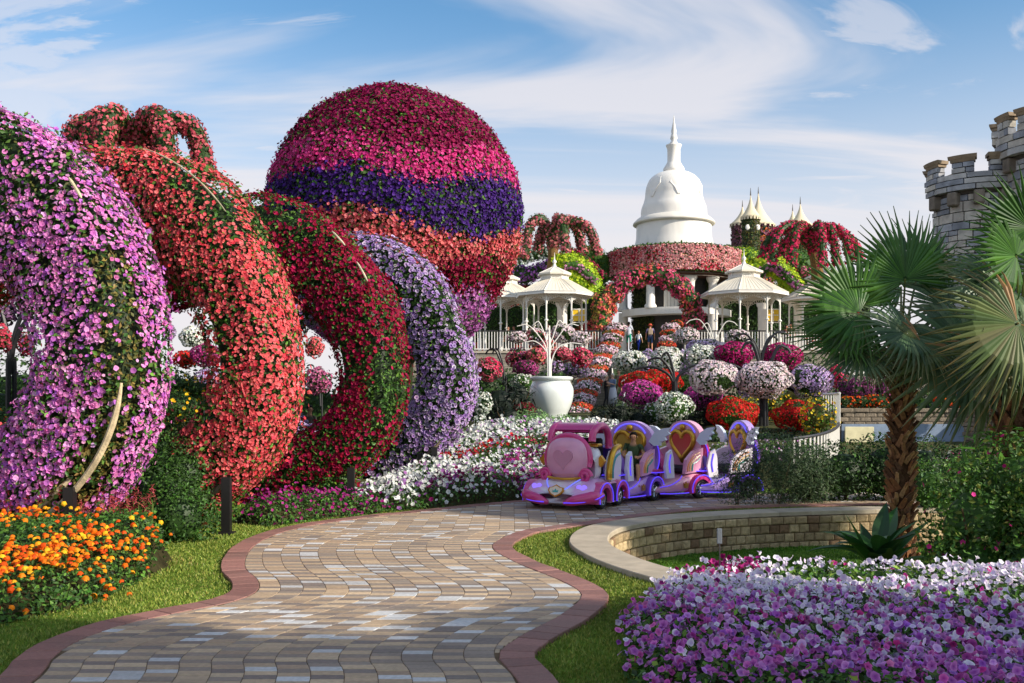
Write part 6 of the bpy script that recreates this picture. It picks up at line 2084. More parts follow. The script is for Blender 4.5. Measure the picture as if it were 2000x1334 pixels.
shrub('leafy_bush', 'big olive and green bush with a few magenta flowers at the right edge', 'shrub',
      [((5.0, 10.4, 0.25), (0.62, 0.5, 0.78)), ((5.5, 10.5, 0.68), (0.65, 0.5, 0.66)), ((4.85, 10.1, -0.12), (0.6, 0.5, 0.45)), ((5.8, 10.0, 0.35), (0.75, 0.6, 0.8)), ((5.4, 9.8, 0.0), (0.6, 0.5, 0.6))], G_MID + G_DARK[:2] + [(110, 120, 46)], leaf=0.06, dens=0.8, zmin=PITZ,
      flowers=([(176, 30, 110), (200, 50, 130)], 0.03, 0.012), up=-0.2)
shrub('grassy_plant', 'bright green strap leaved plant on top of the right edge bush', 'plant', [((5.75, 11.2, 1.0), (0.6, 0.35, 0.4)), ((5.35, 10.9, 0.55), (0.4, 0.3, 0.45))], [(72, 116, 36), (92, 136, 44), (58, 98, 34)], leaf=0.20, dens=1.3, T=BLADE, zmin=0.2, inside=0.7, up=0.9, jit=0.6, stem=False, core=0)
shrub('fern_bush', 'fine leaved blue green bush at the lower right edge', 'shrub', [((5.45, 9.7, 0.25), (0.42, 0.4, 0.55)), ((5.3, 9.6, -0.1), (0.5, 0.4, 0.35))], [(52, 84, 52), (64, 98, 58), (44, 72, 44)], leaf=0.05, dens=0.9, T=BLADE, zmin=PITZ)

# broad leaved plant at the palm's foot
cn = thing('broad_leaf_plant', 'broad leaved dark green plant at the foot of the palm', 'plant', (4.28, 11.4, PITZ))
lr = np.random.default_rng(4)
def broad_leaf(L, W, bend, col, seed):
    r = np.random.default_rng(seed)
    n = 9
    s = np.linspace(0, 1, n)
    w = W * np.sin(np.clip(s, 0.0, 1) ** 0.75 * pi) * (1 - 0.25 * s)
    x = L * s * (1 - 0.15 * bend * s ** 2); z = -bend * L * 0.5 * s ** 2
    V, C = [], []
    for i in range(n):
        for sg in (-1, -0.5, 0, 0.5, 1):
            V.append([x[i], sg * w[i], z[i] + 0.35 * abs(sg) * w[i]])
            C.append(lin(col) * (1.25 if sg == 0 else 1.0))
    return MB().add(np.array(V), grid_faces(n, 5), np.array(C)).mesh('large_leaf', M_PALM)
LM = [broad_leaf(0.74, 0.115, b, c, i) for i, (b, c) in enumerate([(0.2, (50, 96, 40)), (0.6, (40, 80, 40)), (0.9, (62, 108, 44)), (0.4, (36, 70, 36))])]
for i in range(26):
    a = i * 2.4 + lr.normal() * 0.2; el = lr.uniform(0.25, 1.35)
    d = Vector((cos(a) * cos(el), sin(a) * cos(el), sin(el)))
    h = lr.uniform(0.05, 0.40)
    mw = Matrix.Translation((4.28 + 0.06 * cos(a), 11.4 + 0.06 * sin(a), PITZ + h)) @ basis(d, (0, 0, 1) if el < 1.2 else (-cos(a), -sin(a), 0.2)) @ Matrix.Diagonal((lr.uniform(0.75, 1.25),) * 3 + (1,))
    place('large_leaf', LM[i % 4], cn, mw)
m_ = MB()
for i in range(5):
    a = i * 1.26; v, f = tube([(4.28, 11.4, PITZ - 0.03), (4.28 + 0.05 * cos(a), 11.4 + 0.05 * sin(a), PITZ + 0.45)], [0.02, 0.012], 6); m_.add(v, f, lin(70, 100, 46))
m_.build('stalks', M_PALM, cn)

# ------------------------------------------------------------------ flower beds
def bed_pts(poly, N, hf, r):
    poly = np.asarray(poly, float)
    lo, hi = poly.min(0), poly.max(0)
    x = r.uniform(lo[0], hi[0], N); y = r.uniform(lo[1], hi[1], N)
    k = inpoly(x, y, poly)
    x, y = x[k], y[k]
    z = hf(x, y)
    e = 0.05
    n = unit(np.c_[-(hf(x + e, y) - z) / e, -(hf(x, y + e) - z) / e, np.ones(len(x))])
    return np.c_[x, y, z], n


def edge_dist(x, y, poly):
    p = np.asarray(poly, float)
    d = np.full(np.shape(x), 9e9)
    for a, b in zip(p, np.roll(p, -1, 0)):
        t = np.clip(((x - a[0]) * (b[0] - a[0]) + (y - a[1]) * (b[1] - a[1])) / (np.sum((b - a) ** 2) + 1e-9), 0, 1)
        d = np.minimum(d, np.hypot(x - a[0] - t * (b[0] - a[0]), y - a[1] - t * (b[1] - a[1])))
    return d


def bed(name, label, poly, hf, fcols, density, size, leafc=G_MID, leaf=0.05, ldens=900, T=PET0, parts=0, pname='petunia_flower', seed=1, ccolf=None, lift=0.05, jit=0.5, tilt=(0, -0.55, 0.6), step=0.12, zb=0.0, fmask=None):
    r = np.random.default_rng(seed)
    poly = np.asarray(poly, float)
    c = poly.mean(0)
    th = thing(name, label, 'flower bed', (c[0], c[1], zb), 'flower beds along the path')
    lo, hi = poly.min(0) - step, poly.max(0) + step
    xs = np.arange(lo[0], hi[0], step); ys = np.arange(lo[1], hi[1], step)
    X, Y = np.meshgrid(xs, ys, indexing='ij')
    ins = inpoly(X, Y, poly)
    Z = np.where(ins, hf(X, Y) * 1.0 - 0.10, zb - 0.05)
    g = grid_faces(len(xs), len(ys))
    keep = ins.ravel()[g].any(1)
    MB().add(np.stack([X, Y, Z], -1).reshape(-1, 3), g[keep], lin(60, 56, 34)).build('soil', M_SOIL, th, smooth=True)
    A = np.prod(poly.max(0) - poly.min(0))
    p, n = bed_pts(poly, int(A * ldens), hf, r)
    p[:, 2] -= 0.07 * r.random(len(p)) - 0.01 - 0.6 * lift * r.random(len(p)) ** 2
    m_ = MB(); leafmass(m_, p, n + [0, -0.3, 0.1], leaf, leafc, LEAF, 0.7, r=r)
    # stems at the visible edge
    k = edge_dist(p[:, 0], p[:, 1], poly) < 0.15
    q = p[k].copy(); q[:, 2] = zb + (q[:, 2] - zb) * r.random(len(q))
    leafmass(m_, q, np.tile([0, -1.0, 0.3], (len(q), 1)), leaf, leafc, LEAF, 0.7, r=r)
    m_.build('leaves', [M_LEAF], th, kind='stuff')
    p, n = bed_pts(poly, int(A * density), hf, r)
    if fmask is not None:
        k = fmask(p, r); p, n = p[k], n[k]
    p[:, 2] += lift * r.random(len(p)) + np.where(r.random(len(p)) < 0.05, 0.07, 0) * (lift > 0.1)
    if lift > 0.1: p[:, :2] += r.normal(size=(len(p), 2)) * 0.045
    col = fcols(p, r)
    ok = col[:, 0] >= 0
    p, n, col = p[ok], n[ok], col[ok]
    n = unit(n * 0.5 + np.asarray(tilt))
    sz = size * r.uniform(0.7, 1.2, len(p))
    cc = ccolf(col) if ccolf else col * 0.7
    if parts:
        flower_parts(th, pname, p, n, sz, col, T, M_PETAL, parts, ccol=cc, jit=jit, nvar=12)
    else:
        m_ = MB(); scatter(m_, p, n, sz, col, T, jit, ccol=cc, r=r); m_.build('flowers', [M_PETAL], th, kind='stuff')
    return th


# petunias, front right
PB = [(0.98, 4.4), (0.72, 5.2), (0.70, 6.1), (0.84, 7.0), (1.12, 7.9), (1.42, 8.45), (1.9, 8.75), (3.2, 8.75), (4.6, 8.85), (6.2, 8.9), (6.2, 4.4)]


def pb_h(x, y):
    d = edge_dist(x, y, np.array(PB))
    q = np.stack([x, y, 0 * x], -1).reshape(-1, 3)
    return 0.21 * (1 - np.exp(-d / 0.14)) + 0.05 * nz(q, 2.4, 6).reshape(np.shape(x)) - 0.02


def pb_c(p, r):
    N = len(p)
    s = 0.55 * nz(p * [1, 1, 0], 1.3, 8) + 0.42 * r.normal(size=N)
    t = (p[:, 1] - 6.3) * 0.8 + (p[:, 0] - 1.9) * 0.28 + s           # >0 : the white part at the back
    c = pick([(212, 136, 214), (226, 168, 226), (196, 110, 204), (230, 136, 206), (188, 124, 212), (228, 114, 188), (208, 160, 222), (214, 104, 180)], N, 0.16, r)
    w = t > 0
    c[w] = pick([(242, 240, 242), (246, 245, 245), (236, 226, 240), (240, 236, 242)], int(w.sum()), 0.08, r)
    b = (np.abs(t) < 0.28) & (r.random(N) < 0.5)
    c[b] = pick([(212, 176, 216), (200, 150, 206), (222, 140, 190)], int(b.sum()), 0.12, r)
    corner = (np.hypot(p[:, 0] - 1.7, p[:, 1] - 8.4) < 0.42) & (r.random(N) < 0.75)
    c[corner] = pick([(150, 20, 96), (176, 36, 116), (206, 70, 150)], int(corner.sum()), 0.15, r)
    o = r.random(N) < 0.03
    c[o] = pick([(206, 60, 140), (160, 40, 130)], int(o.sum()), 0.1, r)
    return c


bed('petunia_bed', 'wide bed of purple and white petunias in the lower right foreground', PB, pb_h, pb_c, 560, 0.025, leafc=G_MID + G_DARK[:2] + [(120, 150, 60)], leaf=0.05, ldens=1500, T=PETR, parts=300, seed=5, lift=0.14,
    ccolf=lambda c: np.where(c.min(1, keepdims=True) > 0.5, c * [0.75, 0.6, 0.9], c * [0.5, 0.25, 0.6]), jit=0.8, fmask=lambda p, r: nz(p * [1, 1, 0], 3.0, 23) + 1.0 * r.random(len(p)) > 0.14)
# garden label on a spike
gl = thing('plant_label', 'small grey plant label on a thin spike among the petunias', 'sign', (1.75, 8.2, 0.2))
v, f = tube([(1.75, 8.2, 0.1), (1.75, 8.2, 0.58)], 0.006, 6); MB().add(v, f, lin(60, 58, 58)).build('spike', M_BLACK, gl)
v, f = cbox(1.722, 1.765, 8.17, 8.185, 0.47, 0.60, 0.004); MB().add(v, f, lin(104, 110, 116)).build('plate', M_CONC, gl)

# marigolds, front left
MBP = [(-6.6, 6.4), (-4.3, 6.5), (-3.85, 6.9), (-3.62, 7.5), (-3.42, 8.0), (-3.42, 8.6), (-3.46, 9.3), (-3.58, 10.1), (-4.0, 10.5), (-5.6, 10.5), (-7.5, 10.5), (-7.5, 6.4)]


def mb_h(x, y):
    d = edge_dist(x, y, np.array(MBP))
    q = np.stack([x, y, 0 * x], -1).reshape(-1, 3)
    return 0.30 * (1 - np.exp(-d / 0.14)) + 0.07 * nz(q, 3.0, 2).reshape(np.shape(x)) + 0.10 * np.clip(y - 8.3, 0, 2)


def mb_c(p, r):
    c = pick([(238, 116, 18), (230, 92, 16), (244, 144, 24), (222, 76, 18)], len(p), 0.1, r)
    y_ = r.random(len(p)) < 0.22
    c[y_] = pick([(240, 186, 40), (236, 170, 30)], int(y_.sum()), 0.1, r)
    return c


bed('marigold_bed', 'bed of orange marigolds in the lower left foreground', MBP, mb_h, mb_c, 300, 0.030, leafc=G_DARK + G_MID, leaf=0.045, ldens=1700, T=POM, parts=300, pname='marigold_flower', seed=9, lift=0.12,
    ccolf=lambda c: c * [1.0, 1.1, 1.0], tilt=(0, -0.3, 0.8), jit=0.35, fmask=lambda p, r: (nz(p * [1, 1, 0], 2.6, 14) + 0.9 * r.random(len(p)) > 0.58) & (p[:, 1] < 10.3))


# plumed red amaranths among the marigolds
def plume_plant(label, x, y, h, spread, seed, cols, n=40):
    r = np.random.default_rng(seed)
    th = thing('plume_flower', label, 'plant', (x, y, 0), 'red plumed plants')
    m_ = MB(); l_ = MB()
    for i in range(n):
        a = r.uniform(0, 6.28); d = spread * sqrt(r.random()); hh = h * r.uniform(0.6, 1.05)
        bx_, by_ = x + d * cos(a), y + d * sin(a) * 0.7
        v, f = tube([(bx_, by_, 0.0), (bx_ + 0.02, by_, hh * 0.75)], 0.006, 5); l_.add(v, f, lin(90, 110, 50))
        k = 34
        t = r.random(k)
        rr = 0.045 * (1 - t)
        aa = r.uniform(0, 6.28, k)
        p = np.c_[bx_ + 0.02 + rr * np.cos(aa), by_ + rr * np.sin(aa), hh * 0.72 + 0.2 * t]
        leafmass(m_, p, np.c_[np.cos(aa), np.sin(aa), 1.0 + 0 * aa], 0.035, cols, BLADE, 0.4, r=r)
        k = 16
        aa = r.uniform(0, 6.28, k)
        leafmass(l_, np.c_[np.full(k, bx_), np.full(k, by_), hh * 0.75 * r.random(k)], np.c_[np.cos(aa), np.sin(aa), 0.5 + 0 * aa], 0.08, G_MID + [(150, 60, 50), (120, 40, 44)], r=r)
    m_.build('plumes', [M_PETAL], th, kind='stuff'); l_.build('leaves', [M_LEAF], th, kind='stuff')


plume_plant('dark red leafy plumes at the left edge under the pink ring', -5.45, 10.75, 0.78, 0.75, 2, [(150, 24, 44), (170, 36, 50), (120, 16, 36)], 70)
plume_plant('pinkish red plumes beside the black post of the pink ring', -4.45, 10.85, 0.75, 0.55, 3, [(196, 84, 90), (206, 100, 104), (170, 60, 70)], 44)

shrub('green_shrub', 'dark green shrub between the pink ring and the coral red ring', 'shrub', [((-4.05, 11.75, 0.25), (0.5, 0.4, 0.5)), ((-4.35, 12.1, 0.45), (0.5, 0.4, 0.55)), ((-4.5, 12.6, 0.8), (0.4, 0.4, 0.6)), ((-4.2, 12.4, 0.7), (0.42, 0.4, 0.5))], G_DARK + G_MID[:1], leaf=0.045, dens=0.8)
shrub('climbing_shrub', 'green climber with a few coral flowers filling the foot of the coral red ring', 'shrub', [((-4.55, 13.1, 0.75), (0.6, 0.35, 0.7)), ((-4.2, 13.0, 0.4), (0.55, 0.35, 0.5)), ((-4.8, 13.2, 1.15), (0.45, 0.3, 0.45))], G_MID + G_DARK, leaf=0.05, dens=0.8, flowers=([(226, 80, 84), (236, 104, 104)], 0.038, 0.06))
shrub('climbing_shrub', 'green climber with dark red flowers filling the foot of the crimson ring', 'shrub', [((-3.4, 16.2, 0.5), (0.7, 0.4, 0.65)), ((-2.9, 16.0, 0.35), (0.45, 0.35, 0.5)), ((-3.9, 16.4, 0.95), (0.5, 0.35, 0.6))], G_MID + G_DARK + [(110, 130, 40)], leaf=0.055, dens=0.8, flowers=([(150, 14, 44), (130, 10, 36)], 0.042, 0.10))

# beds beyond, at the feet of the rings
def simple_h(h, poly, f=2.2, seed=4, slope=None):
    poly = np.array(poly)
    def hf(x, y):
        d = edge_dist(x, y, poly)
        q = np.stack([x, y, 0 * x], -1).reshape(-1, 3)
        z = h * (1 - np.exp(-d / 0.18)) + 0.05 * nz(q, f, seed).reshape(np.shape(x))
        if slope: z = z + np.interp(y, slope[0], slope[1])
        return z
    return hf


B1 = [(-3.25, 12.95), (-2.75, 13.6), (-2.2, 14.25), (-1.75, 14.6), (-2.2, 15.0), (-2.9, 14.8), (-3.6, 14.2), (-3.9, 13.4)]
bed('magenta_bed', 'low bed of magenta flowers between the coral red and crimson rings', B1, simple_h(0.34, B1), lambda p, r: pick([(160, 30, 120), (140, 24, 100), (176, 50, 140)], len(p), 0.15, r), 230, 0.026, leafc=G_DARK + G_MID, ldens=1100, T=PET1, seed=12, lift=0.15,
    fmask=lambda p, r: nz(p * [1, 1, 0], 3, 3) + r.random(len(p)) > 0.3)
B2 = [(-1.85, 14.75), (-1.2, 15.2), (-0.4, 15.95), (0.4, 16.5), (1.4, 17.1), (2.6, 17.65), (2.6, 23.0), (-1.0, 23.0), (-1.5, 20.0), (-2.3, 17.0), (-2.6, 15.4)]


def b2_c(p, r):
    N = len(p)
    wht = pick([(232, 234, 228), (222, 226, 222), (238, 238, 234)], N, 0.08, r)
    mag = pick([(130, 24, 92), (150, 40, 112), (170, 70, 150), (110, 16, 66)], N, 0.15, r)
    redc = pick([(190, 30, 36), (206, 50, 44), (170, 24, 60)], N, 0.12, r)
    lil = pick([(196, 140, 206), (180, 116, 190)], N, 0.12, r)
    d = p[:, 1] - np.interp(p[:, 0], [-1.85, -0.4, 1.4, 2.6], [14.75, 15.95, 17.1, 17.65])
    s = 0.35 * nz(p * [1, 1, 0], 1.6, 9) + 0.18 * r.normal(size=N)
    c = wht.copy()
    k = (d + s > 0.12) & (d + s < 0.9) & (p[:, 0] > -1.35); c[k] = mag[k]
    k = (d + s > 1.9) & (d + s < 2.6) & (p[:, 0] > -0.2); c[k] = mag[k]
    k = (d + s > 3.3) & (d + s < 4.0) & (nz(p * [1, 1, 0], 1.0, 5) > -0.2); c[k] = redc[k]
    k = r.random(N) < 0.12; c[k] = lil[k]
    k = (d + s < 0.15) & (p[:, 0] > 0.3); c[k] = lil[k]
    return c


bed('mixed_petunia_bed', 'sloping bed of white, magenta and red petunias behind the engine', B2, simple_h(0.22, B2, slope=([14, 17.5, 23], [0, 0.12, 0.98])), b2_c, 230, 0.036, leafc=G_DARK + G_MID[:2], leaf=0.06, ldens=600, T=PET1, seed=15, tilt=(0, -0.6, 0.6), lift=0.2, jit=0.75, fmask=lambda p, r: nz(p * [1, 1, 0], 2.6, 33) + 1.1 * r.random(len(p)) > 0.1)
shrub('sage_shrub', 'pale sage green rounded shrub in front of the giant pot', 'shrub', [(P(1040, 832, 25.5), (0.62, 0.5, 0.42)), (P(1000, 840, 25.5), (0.5, 0.45, 0.32)), (P(1100, 838, 25.8), (0.5, 0.4, 0.3)), (P(960, 848, 25.5), (0.4, 0.4, 0.2))], G_SAGE, leaf=0.07, dens=0.9, zmin=0.3)
shrub('sage_shrub', 'small sage green shrub at the foot of the stair tubs', 'shrub', [(P(1128, 836, 27.5), (0.45, 0.4, 0.3)), (P(1100, 830, 28.5), (0.4, 0.4, 0.3))], G_SAGE + G_MID[:1], leaf=0.07, dens=0.9, zmin=0.3)
shrub('pink_flower_shrub', 'low pink and white flowering shrub behind the cowl of the engine', 'shrub', [(P(1075, 868, 21.0), (0.35, 0.3, 0.2)), (P(1035, 872, 21.0), (0.35, 0.3, 0.2))], G_MID, leaf=0.05, dens=0.7, zmin=0.2, flowers=([(206, 50, 100), (226, 90, 130)], 0.035, 0.5))
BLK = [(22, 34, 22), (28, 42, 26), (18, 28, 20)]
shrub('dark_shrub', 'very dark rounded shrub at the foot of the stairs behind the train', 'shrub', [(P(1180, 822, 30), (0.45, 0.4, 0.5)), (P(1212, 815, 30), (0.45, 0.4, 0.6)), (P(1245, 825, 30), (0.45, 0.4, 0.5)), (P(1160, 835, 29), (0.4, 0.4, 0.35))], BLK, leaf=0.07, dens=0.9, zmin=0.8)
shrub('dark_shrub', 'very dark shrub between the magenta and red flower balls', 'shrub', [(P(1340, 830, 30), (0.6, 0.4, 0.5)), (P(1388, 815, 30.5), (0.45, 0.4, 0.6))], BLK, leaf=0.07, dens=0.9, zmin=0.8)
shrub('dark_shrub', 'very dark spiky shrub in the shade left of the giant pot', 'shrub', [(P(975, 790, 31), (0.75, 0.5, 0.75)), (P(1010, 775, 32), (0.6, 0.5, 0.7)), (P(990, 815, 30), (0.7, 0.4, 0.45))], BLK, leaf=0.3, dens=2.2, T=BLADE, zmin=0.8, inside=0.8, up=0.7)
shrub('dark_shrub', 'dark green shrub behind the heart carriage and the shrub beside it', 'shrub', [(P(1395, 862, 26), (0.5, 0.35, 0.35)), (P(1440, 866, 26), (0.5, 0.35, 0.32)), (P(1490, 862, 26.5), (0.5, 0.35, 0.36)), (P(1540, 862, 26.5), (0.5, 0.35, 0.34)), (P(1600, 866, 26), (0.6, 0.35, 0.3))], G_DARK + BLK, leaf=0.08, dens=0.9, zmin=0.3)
shrub('white_flower_shrub', 'loose white and pink flowering shrub behind the purple carriage', 'shrub', [(P(1500, 885, 22), (0.5, 0.3, 0.3)), (P(1420, 890, 22), (0.5, 0.3, 0.28)), (P(1340, 890, 22), (0.5, 0.3, 0.26)), (P(1570, 880, 22), (0.5, 0.3, 0.3))], G_MID + G_DARK, leaf=0.06, dens=0.8, zmin=0.1, flowers=([(236, 232, 236), (226, 190, 214), (196, 120, 190)], 0.035, 0.18))
# low green planting filling the slope under the flower balls
uc = thing('slope_planting', 'dark green undergrowth filling the slope below the terrace', 'undergrowth', (8, 40, 1))
m_ = MB(); N = 30000
x = rng.uniform(-8, 22, N); y = rng.uniform(34.5, 57, N) ; 
z = hgt(x, y) + rng.random(N) ** 1.5 * np.clip(0.7 + 0.5 * nz(np.c_[x, y, 0 * x], 0.6, 3), 0.1, 1.3)
k = ~((x > STX0 - 0.8) & (x < STX1 + 0.2) & (y > 40)) & (np.abs(x - 0) < 0.55 * y) & ~((1000 + x / y * F > 1110) & (1000 + x / y * F < 1290))
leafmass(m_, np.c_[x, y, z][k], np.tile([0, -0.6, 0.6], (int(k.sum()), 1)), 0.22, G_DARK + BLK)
m_.build('leaves', [M_LEAF], uc, kind='stuff')
uc['kind'] = 'stuff'
for i, (px, py, rx, ry, d, c, lab) in enumerate([
        (1010, 745, 60, 26, 44, G_DARK, 'dark hedge mound behind the pot on its left'), (1086, 735, 34, 30, 46, G_DARK, 'dark hedge mound behind the pot on its right'),
        (1340, 745, 90, 36, 42, G_DARK, 'dark hedge mound behind the red and white balls'), (1470, 740, 80, 40, 42, G_DARK, 'dark hedge mound behind the pale balls'), (1580, 735, 70, 40, 40, G_DARK, 'dark hedge mound behind the lilac ball'),
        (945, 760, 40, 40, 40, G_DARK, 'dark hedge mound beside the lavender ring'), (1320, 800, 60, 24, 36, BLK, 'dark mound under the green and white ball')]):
    c_ = P(px, py, d); k = d / F
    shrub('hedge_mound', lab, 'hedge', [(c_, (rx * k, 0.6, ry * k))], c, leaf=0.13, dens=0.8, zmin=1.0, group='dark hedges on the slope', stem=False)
shrub('yellow_flower_shrub', 'yellow flowering shrub inside the curved white railing', 'shrub', [(P(1600, 815, 26), (0.5, 0.4, 0.5)), (P(1515, 795, 32), (0.5, 0.4, 0.5)), (P(1560, 780, 32), (0.8, 0.4, 0.6)), (P(1460, 800, 32), (0.4, 0.4, 0.5))], G_OLIVE[:2] + G_MID, leaf=0.07, dens=0.6, zmin=0.5, flowers=([(236, 190, 30), (240, 206, 60)], 0.04, 0.22))
shrub('yellow_flower_shrub', 'yellow daisies seen through the coral red ring', 'shrub', [(P(350, 752, 21), (0.42, 0.3, 0.25)), (P(390, 760, 21), (0.35, 0.3, 0.25)), (P(340, 800, 20), (0.5, 0.4, 0.4))], G_DARK, leaf=0.06, dens=0.8, zmin=0.2, flowers=([(240, 196, 30), (236, 176, 24)], 0.038, 0.10))
shrub('orange_flower_shrub', 'orange and yellow flowers by the timber wall at the left edge', 'shrub', [((-9.7, 17.6, 0.45), (0.7, 0.3, 0.25)), ((-9.3, 18.7, 1.25), (0.8, 0.3, 0.35))], G_MID + G_DARK, leaf=0.06, dens=0.8, zmin=0.0, flowers=([(230, 130, 20), (222, 90, 20)], 0.035, 0.10))
shrub('background_hedge', 'tall dark hedge closing the view behind the left rings', 'hedge', [((-17, 34, 1.5), (4, 1, 1.9)), ((-12, 34, 1.4), (4, 1, 1.7)), ((-7.5, 34, 1.3), (3, 1, 1.5)), ((-3.5, 35, 1.3), (3, 1, 1.5))], G_DARK, leaf=0.16, dens=0.9, zmin=0.5, stem=False)
shrub('background_hedge', 'lower flowering hedge just behind the nearest pink ring', 'hedge', [((-8.6, 15.6, 0.5), (1.6, 0.5, 0.75)), ((-10.4, 19.6, 1.2), (1.2, 0.4, 1.1))], G_DARK + G_MID[:1], leaf=0.07, dens=0.8, zmin=0.0, flowers=([(150, 90, 160), (176, 110, 180)], 0.045, 0.08), stem=False)

# ------------------------------------------------------------------ right background: block walls, panel, railing, planted rows
WY = 26.0
rb = thing('planter_wall', 'grey brown block wall of the planter behind the palms', 'wall', (10.5, WY, 0))
wt = zy(797, WY)
line = spline([(8.7, WY), (9.8, WY), (11.0, WY), (12.0, WY - 0.15), (12.6, WY - 0.9), (13.2, WY - 2.0), (14.2, WY - 2.4)], 160)
tl = unit(np.gradient(line, axis=0)); nl = np.stack([tl[:, 1], -tl[:, 0]], 1)
seg = np.concatenate([[0], np.cumsum(np.linalg.norm(np.diff(line, axis=0), axis=1))])
v = np.concatenate([np.c_[line - nl * 0.05, np.full(160, -0.1)], np.c_[line - nl * 0.05, np.full(160, wt - 0.01)], np.c_[line - nl * 0.5, np.full(160, wt - 0.01)]])
MB().add(v, grid_faces(3, 160), lin(84, 78, 70)).build('wall_core', M_STONE, rb)
z = wt; ci = 0
while z > 0.55:
    h = 0.12 if ci == 0 else 0.125
    t = np.arange(0.0 + (ci % 2) * 0.15, seg[-1], 0.30 if ci else 0.42)
    q = np.stack([np.interp(t, seg, line[:, 0]), np.interp(t, seg, line[:, 1])], 1)
    nn = unit(np.stack([np.interp(t, seg, nl[:, 0]), np.interp(t, seg, nl[:, 1])], 1))
    for k in range(len(q) - 1):
        if z < 1.05 and q[k][0] < 11.7: continue
        o = 0.04 if ci == 0 else 0
        wall_block(q[k] + nn[k] * o, q[k + 1] + nn[k + 1] * o, nn[k], nn[k + 1], z - h, z, 0.08, 0.012, lin(134, 122, 106) * wr.uniform(0.75, 1.15), 'coping_block' if ci == 0 else 'stone_block', rb)
    z -= h; ci += 1
pn = thing('low_blue_wall', 'smooth blue grey rendered wall face below the planter wall', 'wall', (10.4, WY - 0.05, 0))
x0, x1, x2 = P(1640, 0, WY)[0], P(1872, 0, WY)[0], P(1905, 0, WY)[0]
v, f = prism([(x0, -0.1), (x2 + 0.3, -0.1), (x1, zy(828, WY)), (x0, zy(828, WY))], 0.06, 'y', (0, WY - 0.13, 0)); MB().add(v, f, lin(126, 142, 164)).build('panel_face', M_CONC, pn)
cp = thing('cream_board', 'plain cream board leaning in front of the blue grey panel', 'board', (9.2, WY - 0.3, 0))
v, f = cbox(P(1643, 0, WY)[0], P(1699, 0, WY)[0], WY - 0.30, WY - 0.25, 0.2, zy(833, WY), 0.01); MB().add(v, f, lin(214, 206, 168)).build('board_face', M_CONC, cp)
# planted rows above the wall
G5 = 'planted rows above the planter wall'
for i, (px, py, rx, ry, d, c, lab) in enumerate([
        (1668, 722, 22, 18, 29.5, WHT, 'white flower ball leftmost above the planter wall'), (1712, 718, 26, 20, 29.5, WHT, 'white flower ball beside the palm trunk above the planter wall'),
        (1648, 760, 13, 20, 28.2, PUR, 'purple flower drum leftmost on the planter'), (1672, 762, 17, 21, 28.0, PUR, 'purple flower drum second on the planter'), (1692, 761, 18, 22, 28.0, PUR, 'purple flower drum third on the planter'), (1726, 761, 18, 22, 28.0, PUR, 'purple flower drum beside the palm trunk'),
        (1948, 748, 22, 26, 27.0, [(60, 36, 130), (76, 50, 150)], 'violet flower ball above the yellow flowers by the edge palm')]):
    basket(lab, px, py, rx, ry, d, c, group=G5, cover=0.6 if c is not PUR else 0.8)
bx_ = thing('blue_planter_box', 'small blue planter box behind the hanging palm frond', 'planter', P(1885, 800, 27.5))
a, b = P(1868, 785, 27.5), P(1925, 758, 27.5)
v, f = cbox(a[0], b[0], 27.4, 27.8, a[2] - 0.3, b[2], 0.02); MB().add(v, f, lin(70, 110, 170)).build('box', M_GLOSS, bx_)
shrub('orange_flower_row', 'row of orange and yellow flowers along the top of the planter wall', 'flower bed', [(P(1650, 785, 27), (0.35, 0.3, 0.16)), (P(1680, 785, 27), (0.4, 0.3, 0.16)), (P(1715, 783, 27), (0.4, 0.3, 0.18)), (P(1860, 784, 27), (0.5, 0.3, 0.18)), (P(1890, 784, 27), (0.4, 0.3, 0.16))], G_DARK, leaf=0.06, dens=0.7, zmin=1.3, flowers=([(222, 80, 20), (230, 110, 24), (206, 60, 24)], 0.04, 0.35), stem=False)
shrub('yellow_flower_shrub', 'bright yellow flowers on the planter beside the edge palm', 'shrub', [(P(1930, 776, 25), (0.33, 0.3, 0.2))], G_MID, leaf=0.05, dens=0.7, zmin=1.3, flowers=([(244, 206, 24), (240, 190, 20)], 0.045, 0.7), stem=False)
shrub('white_flower_shrub', 'white petunias beside the palm trunk in front of the blue panel', 'shrub', [(P(1785, 905, 20), (0.2, 0.25, 0.32))], G_MID, leaf=0.05, dens=0.7, zmin=0.0, flowers=([(236, 236, 234)], 0.045, 0.8), stem=False)
shrub('petunia_hedge', 'purple and white petunia hedge in front of the blue panel', 'shrub', [(P(1820, 905, 19), (0.35, 0.25, 0.2)), (P(1860, 902, 19), (0.35, 0.25, 0.2)), (P(1900, 900, 19), (0.35, 0.25, 0.22)), (P(1840, 930, 18.5), (0.9, 0.25, 0.25))], G_MID, leaf=0.05, dens=0.7, zmin=0.0, flowers=([(236, 234, 236), (220, 214, 226), (130, 24, 80), (150, 40, 100)], 0.04, 0.3), stem=False)
